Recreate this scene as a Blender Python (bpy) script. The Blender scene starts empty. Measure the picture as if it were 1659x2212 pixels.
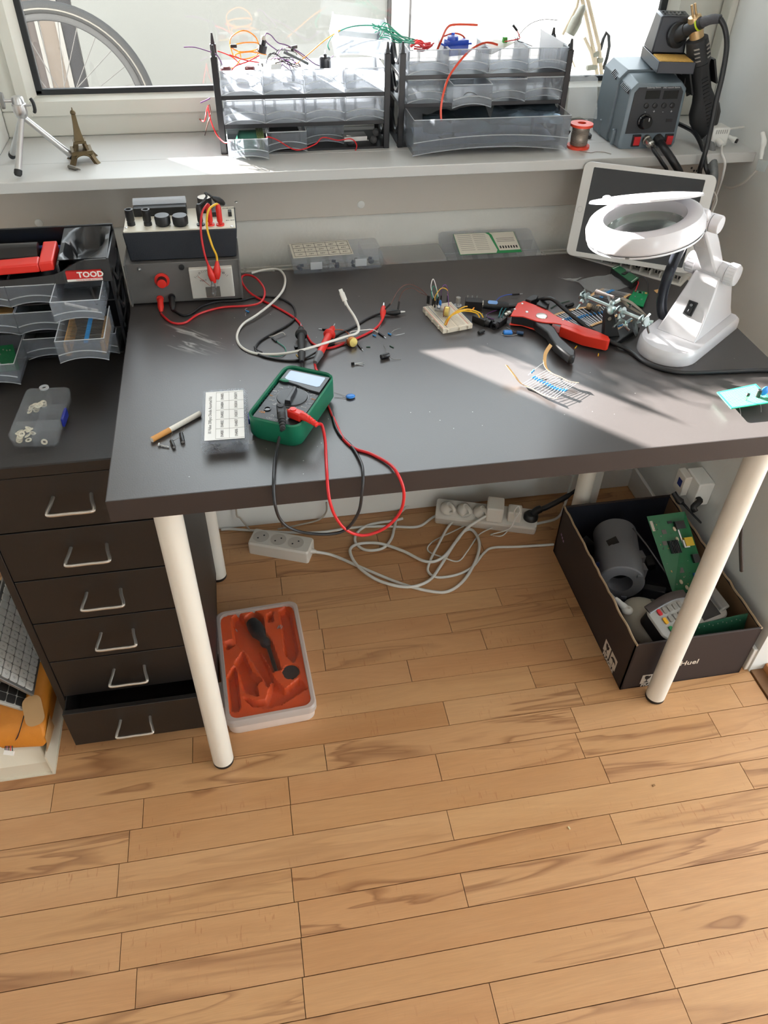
import bpy, bmesh, math, random
from mathutils import Vector, Matrix, Euler
random.seed(7)
sc = bpy.context.scene
col = sc.collection
PI = math.pi
# ------------------------------------------------------------------ camera
FPX = 1677.06
CAM = Vector((0.2015, -0.7711, 1.3772))
def RZ(a): return Matrix.Rotation(a, 3, 'Z')
def RX(a): return Matrix.Rotation(a, 3, 'X')
CR = RZ(-0.1939) @ RX(0.8363) @ RZ(0.0255)
cd = bpy.data.cameras.new('camera')
cd.sensor_fit = 'VERTICAL'
cd.sensor_height = 36.0
cd.lens = FPX / 2212 * 36.0
cd.clip_start = 0.02
cam = bpy.data.objects.new('camera', cd)
col.objects.link(cam)
cam.matrix_world = Matrix.Translation(CAM) @ CR.to_4x4()
sc.camera = cam
# ------------------------------------------------------------------ light
SUN_DIR = Vector((0.655, -0.756, -0.372)).normalized()      # the way the light travels
wd = bpy.data.worlds.new('world')
sc.world = wd
wd.use_nodes = True
wn = wd.node_tree.nodes
bg = wn['Background']
bg.inputs[0].default_value = (0.87, 0.955, 1.0, 1)
bg.inputs[1].default_value = 7.0
sl = bpy.data.lights.new('sun', 'SUN')
sl.energy = 120.0
sl.color = (1.0, 0.965, 0.92)
sl.angle = math.radians(0.7)
so = bpy.data.objects.new('sun', sl)
col.objects.link(so)
so.rotation_euler = SUN_DIR.to_track_quat('-Z', 'Y').to_euler()
so.location = (-2, 4, 3)
sc.view_settings.view_transform = 'Standard'
sc.view_settings.look = 'None'
sc.view_settings.gamma = 1.0
sc.view_settings.use_curve_mapping = False
sc.view_settings.exposure = -0.02
sc.cycles.use_denoising = True
sc.cycles.max_bounces = 8
sc.cycles.diffuse_bounces = 4
sc.cycles.glossy_bounces = 3
sc.cycles.transparent_max_bounces = 18
sc.cycles.adaptive_threshold = 0.02
sc.cycles.sample_clamp_indirect = 4.0
sc.cycles.caustics_reflective = False
sc.cycles.caustics_refractive = False
# ------------------------------------------------------------------ measuring: a pixel of the photograph onto a real plane
def ray(u, v):
    return CR @ Vector(((u - 829.5) / FPX, -(v - 1106.0) / FPX, -1.0))
def at(u, v, z):
    d = ray(u, v); return CAM + d * ((z - CAM.z) / d.z)
def aty(u, v, y):
    d = ray(u, v); return CAM + d * ((y - CAM.y) / d.y)
def atx(u, v, x):
    d = ray(u, v); return CAM + d * ((x - CAM.x) / d.x)
# ------------------------------------------------------------------ materials
def lin(c):
    return tuple(((x / 255.0 + 0.055) / 1.055) ** 2.4 if x > 10 else x / 255.0 / 12.92 for x in c)
MATS = {}
def mat(name, rgb, rough=0.5, metal=0.0, var=0.08, scale=25.0, bump=0.0, bscale=200.0, spec=0.5, coat=0.0, emit=None, estr=0.0):
    if name in MATS: return MATS[name]
    m = bpy.data.materials.new(name); m.use_nodes = True
    nt = m.node_tree; N = nt.nodes; L = nt.links
    p = N['Principled BSDF']
    c = lin(rgb)
    tc = N.new('ShaderNodeTexCoord')
    nz = N.new('ShaderNodeTexNoise'); nz.inputs['Scale'].default_value = scale; nz.inputs['Detail'].default_value = 3
    L.new(tc.outputs['Object'], nz.inputs['Vector'])
    mx = N.new('ShaderNodeMix'); mx.data_type = 'RGBA'
    mx.inputs[6].default_value = tuple(x * (1 - var) for x in c) + (1,)
    mx.inputs[7].default_value = tuple(min(1, x * (1 + var)) for x in c) + (1,)
    L.new(nz.outputs['Fac'], mx.inputs[0])
    L.new(mx.outputs[2], p.inputs['Base Color'])
    p.inputs['Roughness'].default_value = rough
    p.inputs['Metallic'].default_value = metal
    p.inputs['Specular IOR Level'].default_value = spec
    p.inputs['Coat Weight'].default_value = coat
    if bump > 0:
        n2 = N.new('ShaderNodeTexNoise'); n2.inputs['Scale'].default_value = bscale; n2.inputs['Detail'].default_value = 4
        L.new(tc.outputs['Object'], n2.inputs['Vector'])
        bp = N.new('ShaderNodeBump'); bp.inputs['Strength'].default_value = bump; bp.inputs['Distance'].default_value = 0.002
        L.new(n2.outputs['Fac'], bp.inputs['Height']); L.new(bp.outputs['Normal'], p.inputs['Normal'])
    if emit:
        p.inputs['Emission Color'].default_value = lin(emit) + (1,); p.inputs['Emission Strength'].default_value = estr
    MATS[name] = m
    return m
def clear(name, rgb, see, rough=0.3, spec=0.5, grime=0.0):
    """translucent plastic or glass: a share of the light goes straight through"""
    if name in MATS: return MATS[name]
    m = mat(name, rgb, rough, spec=spec, var=0.04)
    nt = m.node_tree; N = nt.nodes; L = nt.links
    p = N['Principled BSDF']; out = N['Material Output']
    tr = N.new('ShaderNodeBsdfTransparent'); tr.inputs[0].default_value = (1, 1, 1, 1)
    tl = N.new('ShaderNodeBsdfTranslucent'); tl.inputs[0].default_value = lin(rgb) + (1,)
    a = N.new('ShaderNodeMixShader'); a.inputs[0].default_value = 0.4
    L.new(p.outputs[0], a.inputs[1]); L.new(tl.outputs[0], a.inputs[2])
    b = N.new('ShaderNodeMixShader'); b.inputs[0].default_value = see
    L.new(a.outputs[0], b.inputs[1]); L.new(tr.outputs[0], b.inputs[2])
    L.new(b.outputs[0], out.inputs[0])
    return m
def glassy(name, fac=0.08, rough=0.02, tint=(255, 255, 255)):
    if name in MATS: return MATS[name]
    m = bpy.data.materials.new(name); m.use_nodes = True
    nt = m.node_tree; N = nt.nodes; L = nt.links; N.remove(N['Principled BSDF'])
    tr = N.new('ShaderNodeBsdfTransparent'); tr.inputs[0].default_value = lin(tint) + (1,)
    gl = N.new('ShaderNodeBsdfGlossy'); gl.inputs['Roughness'].default_value = rough
    fr = N.new('ShaderNodeFresnel'); fr.inputs[0].default_value = 1.35
    ad = N.new('ShaderNodeMath'); ad.operation = 'MULTIPLY_ADD'; ad.inputs[1].default_value = 0.6; ad.inputs[2].default_value = fac
    L.new(fr.outputs[0], ad.inputs[0])
    ms = N.new('ShaderNodeMixShader'); L.new(ad.outputs[0], ms.inputs[0])
    L.new(tr.outputs[0], ms.inputs[1]); L.new(gl.outputs[0], ms.inputs[2])
    L.new(ms.outputs[0], N['Material Output'].inputs[0])
    MATS[name] = m
    return m
# ------------------------------------------------------------------ mesh building
def smooth_path(pts, k=6, closed=False):
    P = [Vector(p) for p in pts]; n = len(P); out = []
    if n < 3: return P
    rng = range(n if closed else n - 1)
    for i in rng:
        if closed: p0, p1, p2, p3 = P[(i - 1) % n], P[i], P[(i + 1) % n], P[(i + 2) % n]
        else: p0, p1, p2, p3 = P[max(i - 1, 0)], P[i], P[i + 1], P[min(i + 2, n - 1)]
        for j in range(k):
            t = j / k
            out.append(0.5 * ((2 * p1) + (p2 - p0) * t + (2 * p0 - 5 * p1 + 4 * p2 - p3) * t * t + (3 * p1 - p0 - 3 * p2 + p3) * t ** 3))
    if not closed: out.append(P[-1])
    return out
def frame_of(axis):
    z = Vector(axis).normalized()
    x = Vector((1, 0, 0)) if abs(z.x) < 0.9 else Vector((0, 1, 0))
    y = z.cross(x).normalized(); x = y.cross(z)
    return Matrix((x, y, z)).transposed()
def rrect(w, h, r, n=4):
    """rounded rectangle outline around the origin"""
    pts = []
    for cx, cy, a0 in ((w / 2 - r, h / 2 - r, 0), (-w / 2 + r, h / 2 - r, 90), (-w / 2 + r, -h / 2 + r, 180), (w / 2 - r, -h / 2 + r, 270)):
        for i in range(n + 1):
            a = math.radians(a0 + 90 * i / n); pts.append((cx + r * math.cos(a), cy + r * math.sin(a)))
    return pts
XF = {}
class MB:
    def __init__(s, M=None): s.v = []; s.f = []; s.M = M
    def add(s, vs, fs):
        n = len(s.v)
        s.v += [(s.M @ Vector(v)) if s.M is not None else Vector(v) for v in vs]
        s.f += [[i + n for i in f] for f in fs]; return s
    def box(s, c, d, rot=None):
        c = Vector(c); h = [x / 2 for x in d]
        R = Matrix.Identity(3) if rot is None else (rot if isinstance(rot, Matrix) else Euler(rot).to_matrix())
        vs = [c + R @ Vector((sx * h[0], sy * h[1], sz * h[2])) for sx in (-1, 1) for sy in (-1, 1) for sz in (-1, 1)]
        return s.add(vs, [(0, 1, 3, 2), (4, 6, 7, 5), (0, 4, 5, 1), (2, 3, 7, 6), (0, 2, 6, 4), (1, 5, 7, 3)])
    def b2(s, a, b):
        return s.box([(a[i] + b[i]) / 2 for i in range(3)], [abs(b[i] - a[i]) for i in range(3)])
    def hexa(s, lo, hi):
        """a solid from four lower and four upper corners"""
        return s.add(list(lo) + list(hi), [(3, 2, 1, 0), (4, 5, 6, 7), (0, 1, 5, 4), (1, 2, 6, 5), (2, 3, 7, 6), (3, 0, 4, 7)])
    def cyl(s, p0, p1, r0, r1=None, n=14, cap=True):
        p0 = Vector(p0); p1 = Vector(p1); r1 = r0 if r1 is None else r1
        R = frame_of(p1 - p0); vs = []
        for p, r in ((p0, r0), (p1, r1)):
            for i in range(n):
                a = 2 * PI * i / n; vs.append(p + R @ Vector((r * math.cos(a), r * math.sin(a), 0)))
        fs = [(i, (i + 1) % n, n + (i + 1) % n, n + i) for i in range(n)]
        if cap: fs += [tuple(range(n - 1, -1, -1)), tuple(range(n, 2 * n))]
        return s.add(vs, fs)
    def tube(s, pts, r, n=8, k=5, cap=True, closed=False, flat=None):
        P = smooth_path(pts, k, closed) if k > 1 else [Vector(p) for p in pts]
        m = len(P); vs = []; R = None
        for i, p in enumerate(P):
            t = (P[(i + 1) % m] - P[i - 1]) if closed else (P[min(i + 1, m - 1)] - P[max(i - 1, 0)])
            if t.length < 1e-9: t = Vector((0, 0, 1))
            t.normalize()
            if R is None: R = frame_of(t)
            else:
                q = R.col[2].rotation_difference(t); R = q.to_matrix() @ R
            rr = r[min(int(i * len(r) / m), len(r) - 1)] if isinstance(r, (list, tuple)) else r
            for j in range(n):
                a = 2 * PI * j / n
                w = (rr * math.cos(a), rr * math.sin(a), 0) if not flat else (flat[0] * math.cos(a), flat[1] * math.sin(a), 0)
                vs.append(p + R @ Vector(w))
        fs = []
        for i in range(m if closed else m - 1):
            for j in range(n):
                a = i * n + j; b = i * n + (j + 1) % n; c = ((i + 1) % m) * n + (j + 1) % n; d = ((i + 1) % m) * n + j
                fs.append((a, b, c, d))
        if cap and not closed: fs += [tuple(range(n - 1, -1, -1)), tuple(range((m - 1) * n, m * n))]
        return s.add(vs, fs)
    def lathe(s, prof, c, axis=(0, 0, 1), n=20, cap=True):
        R = frame_of(axis); c = Vector(c); vs = []; fs = []
        for r, h in prof:
            for i in range(n):
                a = 2 * PI * i / n; vs.append(c + R @ Vector((r * math.cos(a), r * math.sin(a), h)))
        for k in range(len(prof) - 1):
            for i in range(n): fs.append((k * n + i, k * n + (i + 1) % n, (k + 1) * n + (i + 1) % n, (k + 1) * n + i))
        if cap: fs += [tuple(range(n - 1, -1, -1)), tuple(range((len(prof) - 1) * n, len(prof) * n))]
        return s.add(vs, fs)
    def prism(s, poly, z0, z1, M=None, poly2=None):
        n = len(poly); p2 = poly2 or poly
        vs = [Vector((x, y, z0)) for x, y in poly] + [Vector((x, y, z1)) for x, y in p2]
        if M is not None: vs = [M @ v for v in vs]
        return s.add(vs, [tuple(range(n - 1, -1, -1)), tuple(range(n, 2 * n))] + [(i, (i + 1) % n, n + (i + 1) % n, n + i) for i in range(n)])
    def stack(s, rings, cap0=True, cap1=True):
        n = len(rings[0]); vs = [Vector(p) for r in rings for p in r]; fs = []
        for k in range(len(rings) - 1):
            for i in range(n): fs.append((k * n + i, k * n + (i + 1) % n, (k + 1) * n + (i + 1) % n, (k + 1) * n + i))
        if cap0: fs.append(tuple(range(n - 1, -1, -1)))
        if cap1: fs.append(tuple(range((len(rings) - 1) * n, len(rings) * n)))
        return s.add(vs, fs)
    def sph(s, c, r, nu=12, nv=8, R=None):
        c = Vector(c); r = (r, r, r) if not isinstance(r, (tuple, list)) else r
        vs = []; fs = []
        for j in range(nv + 1):
            t = PI * j / nv
            for i in range(nu):
                a = 2 * PI * i / nu
                w = Vector((r[0] * math.sin(t) * math.cos(a), r[1] * math.sin(t) * math.sin(a), -r[2] * math.cos(t)))
                vs.append(c + (R @ w if R is not None else w))
        for j in range(nv):
            for i in range(nu): fs.append((j * nu + i, j * nu + (i + 1) % nu, (j + 1) * nu + (i + 1) % nu, (j + 1) * nu + i))
        return s.add(vs, fs)
    def sheet(s, rows, th=0.0004):
        """a thin sheet of real thickness through a grid of points"""
        m = len(rows); n = len(rows[0]); vs = [Vector(p) for r in rows for p in r]
        nn = Vector((0, 0, 0))
        for i in range(m - 1):
            for j in range(n - 1):
                nn += (Vector(rows[i][j + 1]) - Vector(rows[i][j])).cross(Vector(rows[i + 1][j]) - Vector(rows[i][j]))
        nn = nn.normalized() * th
        vs2 = [v + nn for v in vs]; N = m * n; fs = []
        for i in range(m - 1):
            for j in range(n - 1):
                q = (i * n + j, i * n + j + 1, (i + 1) * n + j + 1, (i + 1) * n + j)
                fs.append(tuple(N + x for x in q)); fs.append(q[::-1])
        rim = [j for j in range(n)] + [i * n + n - 1 for i in range(1, m)] + [(m - 1) * n + j for j in range(n - 2, -1, -1)] + [i * n for i in range(m - 2, 0, -1)]
        for a, b in zip(rim, rim[1:] + rim[:1]): fs.append((b, a, N + a, N + b))
        return s.add(vs + vs2, fs)
    def obj(s, name, m, parent=None, bev=0.0, smooth=True, seg=2, world=False, ang=38, label=None):
        me = bpy.data.meshes.new(name)
        vs = s.v; org = None
        if parent is not None and world:
            iv = XF[parent.name].inverted(); vs = [iv @ v for v in vs]
        elif parent is None:
            lo = [min(v[i] for v in vs) for i in range(3)]; hi = [max(v[i] for v in vs) for i in range(3)]
            org = Vector(((lo[0] + hi[0]) / 2, (lo[1] + hi[1]) / 2, lo[2])); vs = [v - org for v in vs]
        me.from_pydata([tuple(v) for v in vs], [], [tuple(f) for f in s.f])
        b = bmesh.new(); b.from_mesh(me); bmesh.ops.recalc_face_normals(b, faces=b.faces[:]); b.to_mesh(me); b.free()
        if smooth:
            me.shade_smooth(); me.set_sharp_from_angle(angle=math.radians(ang))
        me.materials.append(m)
        o = bpy.data.objects.new(name, me); col.objects.link(o)
        if org is not None: o.location = org; XF[o.name] = Matrix.Translation(org)
        if parent is not None: o.parent = parent; XF[o.name] = XF[parent.name]
        if bev > 0:
            bm = o.modifiers.new('bevel', 'BEVEL'); bm.width = bev; bm.segments = seg; bm.limit_method = 'ANGLE'; bm.angle_limit = math.radians(40)
        if label: o['label'] = label
        return o
def tag(o, label, cat, group=None):
    o['label'] = label; o['category'] = cat
    if group: o['group'] = group
    return o
def struct(o, label=None):
    o['kind'] = 'structure'
    if label: o['label'] = label
    return o
def thing(name, label, cat, loc=(0, 0, 0), rotz=0.0, group=None, rot=None):
    o = bpy.data.objects.new(name, None); col.objects.link(o); o.empty_display_size = 0.01
    o.location = loc; o.rotation_euler = rot if rot is not None else (0, 0, rotz)
    XF[o.name] = Matrix.Translation(Vector(loc)) @ Euler(o.rotation_euler).to_matrix().to_4x4()
    return tag(o, label, cat, group)
def copy_tree(root, loc=None, rotz=None, label=None, parent=None):
    r = root.copy(); col.objects.link(r)
    if parent is not None: r.parent = parent
    if loc is not None: r.location = loc
    if rotz is not None: r.rotation_euler = (0, 0, rotz)
    if label: r['label'] = label
    for ch in root.children: copy_tree(ch, parent=r)
    return r
TSC = bpy.data.scenes.new('lettering_workshop')
def text(body, size, M, m, parent=None, name='lettering', world=False, depth=0.0002, bold=0.0, align='CENTER', wide=1.0):
    cu = bpy.data.curves.new('t', 'FONT'); cu.body = body; cu.size = size; cu.align_x = align; cu.align_y = 'CENTER'
    cu.extrude = depth; cu.offset = bold; cu.resolution_u = 2
    t = bpy.data.objects.new('t', cu); TSC.collection.objects.link(t)
    vl = TSC.view_layers[0]; vl.update()
    me = bpy.data.meshes.new_from_object(t.evaluated_get(vl.depsgraph))
    bpy.data.objects.remove(t); bpy.data.curves.remove(cu)
    mb = MB(M); mb.add([Vector((v.co.x * wide, v.co.y, v.co.z)) for v in me.vertices], [tuple(p.vertices) for p in me.polygons])
    bpy.data.meshes.remove(me)
    return mb.obj(name, m, parent, smooth=False, world=world)
def plane_M(o, x, y):
    """matrix of a writing plane: origin, reading direction, up direction"""
    x = Vector(x).normalized(); y = Vector(y); y = (y - x * y.dot(x)).normalized(); z = x.cross(y)
    M = Matrix((x, y, z)).transposed().to_4x4(); M.translation = Vector(o); return M
# ================================================================== the setting
def wood_mat():
    m = bpy.data.materials.new('beech_parquet'); m.use_nodes = True
    nt = m.node_tree; N = nt.nodes; L = nt.links; p = N['Principled BSDF']
    tc = N.new('ShaderNodeTexCoord'); oi = N.new('ShaderNodeObjectInfo')
    rv = N.new('ShaderNodeMath'); rv.operation = 'MULTIPLY'; rv.inputs[1].default_value = 37.0; L.new(oi.outputs['Random'], rv.inputs[0])
    cb = N.new('ShaderNodeCombineXYZ'); L.new(rv.outputs[0], cb.inputs[0]); L.new(rv.outputs[0], cb.inputs[2])
    ad = N.new('ShaderNodeVectorMath'); ad.operation = 'ADD'; L.new(tc.outputs['Object'], ad.inputs[0]); L.new(cb.outputs[0], ad.inputs[1])
    def mapped(sx, sy):
        mp = N.new('ShaderNodeMapping'); mp.inputs['Scale'].default_value = (sx, sy, 1); L.new(ad.outputs[0], mp.inputs['Vector']); return mp
    def noise(mp, scale, det=4, dist=0.0):
        n = N.new('ShaderNodeTexNoise'); n.inputs['Scale'].default_value = scale; n.inputs['Detail'].default_value = det; n.inputs['Distortion'].default_value = dist
        L.new(mp.outputs[0], n.inputs['Vector']); return n
    def ramp(src, stops):
        r = N.new('ShaderNodeValToRGB'); L.new(src, r.inputs[0]); e = r.color_ramp.elements
        e[0].position, e[0].color = stops[0]; e[1].position, e[1].color = stops[-1]
        for q, c in stops[1:-1]:
            x = e.new(q); x.color = c
        return r
    g = lambda v: (v, v, v, 1)
    def mix(f, a, b, mode='MIX'):
        x = N.new('ShaderNodeMix'); x.data_type = 'RGBA'; x.blend_type = mode
        if isinstance(f, float): x.inputs[0].default_value = f
        else: L.new(f, x.inputs[0])
        for i, s in ((6, a), (7, b)):
            if isinstance(s, tuple): x.inputs[i].default_value = s
            else: L.new(s, x.inputs[i])
        return x.outputs[2]
    def c(r_, g_, b_): return lin((r_, g_, b_)) + (1,)
    base = ramp(noise(mapped(2.2, 16), 1.6, 5, 0.6).outputs['Fac'], [(0.25, c(188, 134, 88)), (0.75, c(208, 158, 110))]).outputs[0]
    # plank to plank tone
    tone = ramp(oi.outputs['Random'], [(0.0, c(178, 122, 78)), (0.3, c(206, 160, 112)), (0.6, c(194, 140, 96)), (1.0, c(212, 168, 122))]).outputs[0]
    base = mix(0.5, base, tone)
    # fine grain
    fg = ramp(noise(mapped(9, 260), 3.0, 3).outputs['Fac'], [(0.35, g(0.90)), (0.65, g(1.0))]).outputs[0]
    base = mix(0.8, base, fg, 'MULTIPLY')
    # flower figure: contour lines of a stretched noise
    cn = noise(mapped(1.3, 11), 1.2, 1, 0.2)
    wv = N.new('ShaderNodeMath'); wv.operation = 'MULTIPLY'; wv.inputs[1].default_value = 16.0; L.new(cn.outputs['Fac'], wv.inputs[0])
    fr = N.new('ShaderNodeMath'); fr.operation = 'FRACT'; L.new(wv.outputs[0], fr.inputs[0])
    fig = ramp(fr.outputs[0], [(0.0, g(0.93)), (0.5, g(1.0)), (1.0, g(0.94))]).outputs[0]
    base = mix(0.7, base, fig, 'MULTIPLY')
    # dark heartwood streaks, on some planks
    hn = noise(mapped(1.5, 15), 1.1, 3, 0.7)
    hs = ramp(hn.outputs['Fac'], [(0.485, g(0.0)), (0.505, g(1.0)), (0.512, g(0.75)), (0.56, g(0.0))]).outputs[0]
    pk = N.new('ShaderNodeMath'); pk.operation = 'FRACT'
    pm = N.new('ShaderNodeMath'); pm.operation = 'MULTIPLY'; pm.inputs[1].default_value = 7.31; L.new(oi.outputs['Random'], pm.inputs[0]); L.new(pm.outputs[0], pk.inputs[0])
    sel = ramp(pk.outputs[0], [(0.46, g(0.0)), (0.70, g(1.0))]).outputs[0]
    hf = N.new('ShaderNodeMath'); hf.operation = 'MULTIPLY'; L.new(hs, hf.inputs[0]); L.new(sel, hf.inputs[1])
    hf2 = N.new('ShaderNodeMath'); hf2.operation = 'MULTIPLY'; hf2.inputs[1].default_value = 0.62; L.new(hf.outputs[0], hf2.inputs[0])
    base = mix(hf2.outputs[0], base, c(112, 62, 34))
    # beech flecks across some planks
    fk = noise(mapped(240, 38), 1.0, 2)
    fm = noise(mapped(3, 7), 1.0, 2)
    f1 = ramp(fk.outputs['Fac'], [(0.63, g(0.0)), (0.70, g(1.0))]).outputs[0]
    f2 = ramp(fm.outputs['Fac'], [(0.52, g(0.0)), (0.62, g(0.6))]).outputs[0]
    ff = N.new('ShaderNodeMath'); ff.operation = 'MULTIPLY'; L.new(f1, ff.inputs[0]); L.new(f2, ff.inputs[1])
    base = mix(ff.outputs[0], base, c(165, 108, 70))
    # a rare knot
    kn = N.new('ShaderNodeTexVoronoi'); kn.inputs['Scale'].default_value = 4.5; L.new(ad.outputs[0], kn.inputs['Vector'])
    kr = ramp(kn.outputs['Distance'], [(0.010, g(0.7)), (0.022, g(0.0))]).outputs[0]
    base = mix(kr, base, c(96, 58, 34))
    L.new(base, p.inputs['Base Color'])
    p.inputs['Roughness'].default_value = 0.36
    rr = ramp(noise(mapped(6, 6), 4, 3).outputs['Fac'], [(0.3, g(0.30)), (0.7, g(0.44))]).outputs[0]
    L.new(rr, p.inputs['Roughness'])
    bp = N.new('ShaderNodeBump'); bp.inputs['Strength'].default_value = 0.06; bp.inputs['Distance'].default_value = 0.001
    L.new(fg, bp.inputs['Height']); L.new(bp.outputs[0], p.inputs['Normal'])
    return m
WOOD = wood_mat()
M_white = mat('white_paint', (232, 231, 226), 0.55, var=0.02, scale=6)
M_plaster = mat('rough_plaster', (226, 225, 219), 0.85, var=0.05, scale=18, bump=0.5, bscale=70)
M_wall = mat('wall_paint', (220, 220, 216), 0.8, var=0.03, scale=9, bump=0.15, bscale=120)
M_panel = mat('sill_panel_paint', (206, 198, 188), 0.6, var=0.03, scale=7)
M_sill = mat('white_laminate_sill', (204, 203, 200), 0.38, var=0.02, scale=5)
M_upvc = mat('white_window_plastic', (212, 210, 200), 0.42, var=0.02, scale=5)
M_gasket = mat('black_rubber_gasket', (24, 28, 32), 0.5)
M_gap = mat('dark_floor_gap', (58, 34, 20), 0.9)
# ---- floor: a slab with every plank laid on it
RW = 0.0582; Y0 = 0.0095
fl = struct(MB().b2((-1.25, -1.45, -0.05), (1.195, 0.735, -0.006)).obj('floor', M_gap, smooth=False))
FA = lambda x, y: at(x / 1.975, 1580 + y / 1.975, 0).x
FB = lambda x, y: at(820 + x / 1.9774, 1580 + y / 1.9774, 0).x
FC = lambda x, y: at(440 + x / 2.0738, 1120 + y / 2.0738, 0).x
JOINTS = {-1: [FA(611, 340), FA(1234, 250), FB(253, 155)], -2: [FA(1244, 375), FB(962, 167)], -3: [FA(504, 630), FB(302, 400), FB(1572, 195)],
          -4: [FA(1248, 650), FB(1009, 420)], -5: [FA(1278, 796), FB(361, 674)], -6: [FA(581, 1085), FA(1290, 955), FB(1120, 696)],
          -7: [FA(1296, 1126), FB(1185, 847)], -8: [FB(489, 1160)], -9: [FB(1303, 1175)], 0: [FA(224, 278), FC(545, 1063), FC(1652, 870)],
          1: [FA(822, 75), FC(1086, 872)], 2: [FC(405, 895), FC(1471, 710)], 3: [FC(921, 681)], 4: [FC(540, 634)], 5: [FC(1100, 466)],
          6: [FC(1322, 350)], 7: [FC(826, 325)], 8: [FC(348, 300)], 9: [FC(1276, 198)], 10: [FC(798, 165)]}
rnd = random.Random(3)
XL, XR = -1.25, 1.192
for r in range(-25, 13):
    js = sorted(JOINTS.get(r, [rnd.uniform(-0.3, 0.3)]))
    while js[0] > XL + 0.2: js.insert(0, js[0] - rnd.choice((0.29, 0.43, 0.52, 0.6)))
    while js[-1] < XR - 0.05: js.append(js[-1] + rnd.choice((0.29, 0.36, 0.52, 0.6)))
    js[0] = max(js[0], XL); js[-1] = XR
    ya, yb = Y0 + RW * r, min(Y0 + RW * (r + 1), 0.734)
    for xa, xb in zip(js, js[1:]):
        if xb - xa < 0.01: continue
        cx, cy = (xa + xb) / 2, (ya + yb) / 2
        g = 0.0006
        me = MB().box((0, 0, -0.0045), (xb - xa - 2 * g, yb - ya - (0.0018 if r % 2 else 0.0010), 0.009))
        o = me.obj('plank', WOOD, None, smooth=False)
        o.data.transform(Matrix.Translation((0, 0, -0.009)))
        o.parent = fl; o.location = Vector((cx, cy, rnd.uniform(-0.00025, 0.0))) - fl.location
# ---- walls
YW = 0.735
w = MB()
w.b2((-1.25, YW, 0.0), (1.19, 1.08, 0.887))                        # under the sill
w.b2((-1.25, YW, 0.887), (-0.212, 1.08, 2.4))                      # left of the window
w.b2((-0.212, YW, 1.95), (1.19, 1.08, 2.4))                        # above it
struct(w.obj('wall_back', M_plaster, smooth=False))
struct(MB().b2((1.19, 0.0925, -0.01), (1.31, 1.08, 2.4)).obj('wall_right', M_wall, smooth=False))
# the rest of the room: its left wall, the wall behind the viewer with an opening added for fill light, the ceiling; the right side opens into the next room
struct(MB().b2((-1.35, -3.0, -0.01), (-1.25, 1.08, 2.4)).obj('wall_left', M_wall, smooth=False))
wr = MB(); wr.b2((-1.25, -3.1, 0), (1.31, -3.0, 0.8)); wr.b2((-1.25, -3.1, 2.1), (1.31, -3.0, 2.4)); wr.b2((-1.25, -3.1, 0.8), (0.3, -3.0, 2.1)); wr.b2((0.7, -3.1, 0.8), (1.31, -3.0, 2.1))
struct(wr.obj('wall_rear', M_wall, smooth=False))
nr = MB(); nr.b2((2.6, -3.1, 2.1), (2.7, 0.7, 2.4)); nr.b2((2.6, -3.1, 0), (2.7, -1.7, 2.1)); nr.b2((2.6, 0.3, 0), (2.7, 0.7, 2.1)); nr.b2((1.31, 0.6, 0), (2.6, 0.7, 2.4)); nr.b2((1.31, -3.1, 0), (2.6, -3.0, 2.4))  # unseen opening in the far wall, added to light the floor from the right
struct(nr.obj('wall_next_room', M_wall, smooth=False))
struct(MB().b2((-1.35, -3.1, 2.4), (2.7, 1.08, 2.5)).obj('ceiling', M_white, smooth=False))
struct(MB().b2((-1.25, -3.0, -0.05), (1.195, -1.45, 0.0)).obj('floor_rear', mat('rear_floor', (196, 150, 108), 0.4), smooth=False))
struct(MB().b2((1.5, -3.0, -0.05), (2.6, 0.6, 0.02)).obj('floor_next_room', mat('rear_floor', (196, 150, 108), 0.4), smooth=False))
pan = MB().b2((-1.25, 0.727, 0.789), (1.19, YW, 0.888)).obj('trim_1', M_panel, bev=0.001); struct(pan, 'pale panel under the window sill')
for u, v in ((780, 442), (84, 482)):
    q = aty(u, v, 0.726)
    MB().lathe([(0.0072, 0), (0.0072, 0.0012), (0.0052, 0.0024), (0.0001, 0.0026)], (q.x, 0.727, q.z), (0, -1, 0), 20).obj('screw_cap', M_white, pan, world=True)
sill = MB().b2((-0.30, 0.645, 0.8865), (1.19, 0.735, 0.905)); sill.b2((-0.2115, 0.735, 0.8865), (1.19, 0.9, 0.905))
struct(sill.obj('trim_2', M_sill, bev=0.0012), 'white laminate window sill')
struct(MB().b2((-1.25, 0.7255, 0.0), (1.19, YW, 0.085)).obj('baseboard_back', M_white, bev=0.002))
bz = atx(1388, 1012, 1.18).z
struct(MB().b2((1.181, 0.096, 0.0), (1.19, 0.7255, 0.07)).obj('baseboard_right', M_white, bev=0.002))
M_thr = mat('brown_threshold_wood', (120, 84, 52), 0.5, var=0.2, scale=40)
th = MB().b2((1.1935, -1.45, -0.02), (1.222, 0.0925, 0.004)).obj('trim_3', M_thr, bev=0.001); struct(th, 'brown wooden door threshold')
M_thr2 = mat('warm_door_board', (176, 118, 72), 0.45, var=0.15, scale=30)
struct(MB().b2((1.222, -1.45, -0.02), (1.5, 0.092, 0.022)).obj('trim_4', M_thr2, bev=0.002), 'raised oak step beyond the threshold')
# cable channel lines on the right reveal
struct(MB().b2((1.176, 0.846, 0.905), (1.19, 0.88, 1.95)).obj('trim_5', M_upvc, bev=0.002), 'white corner strip beside the window')
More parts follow.
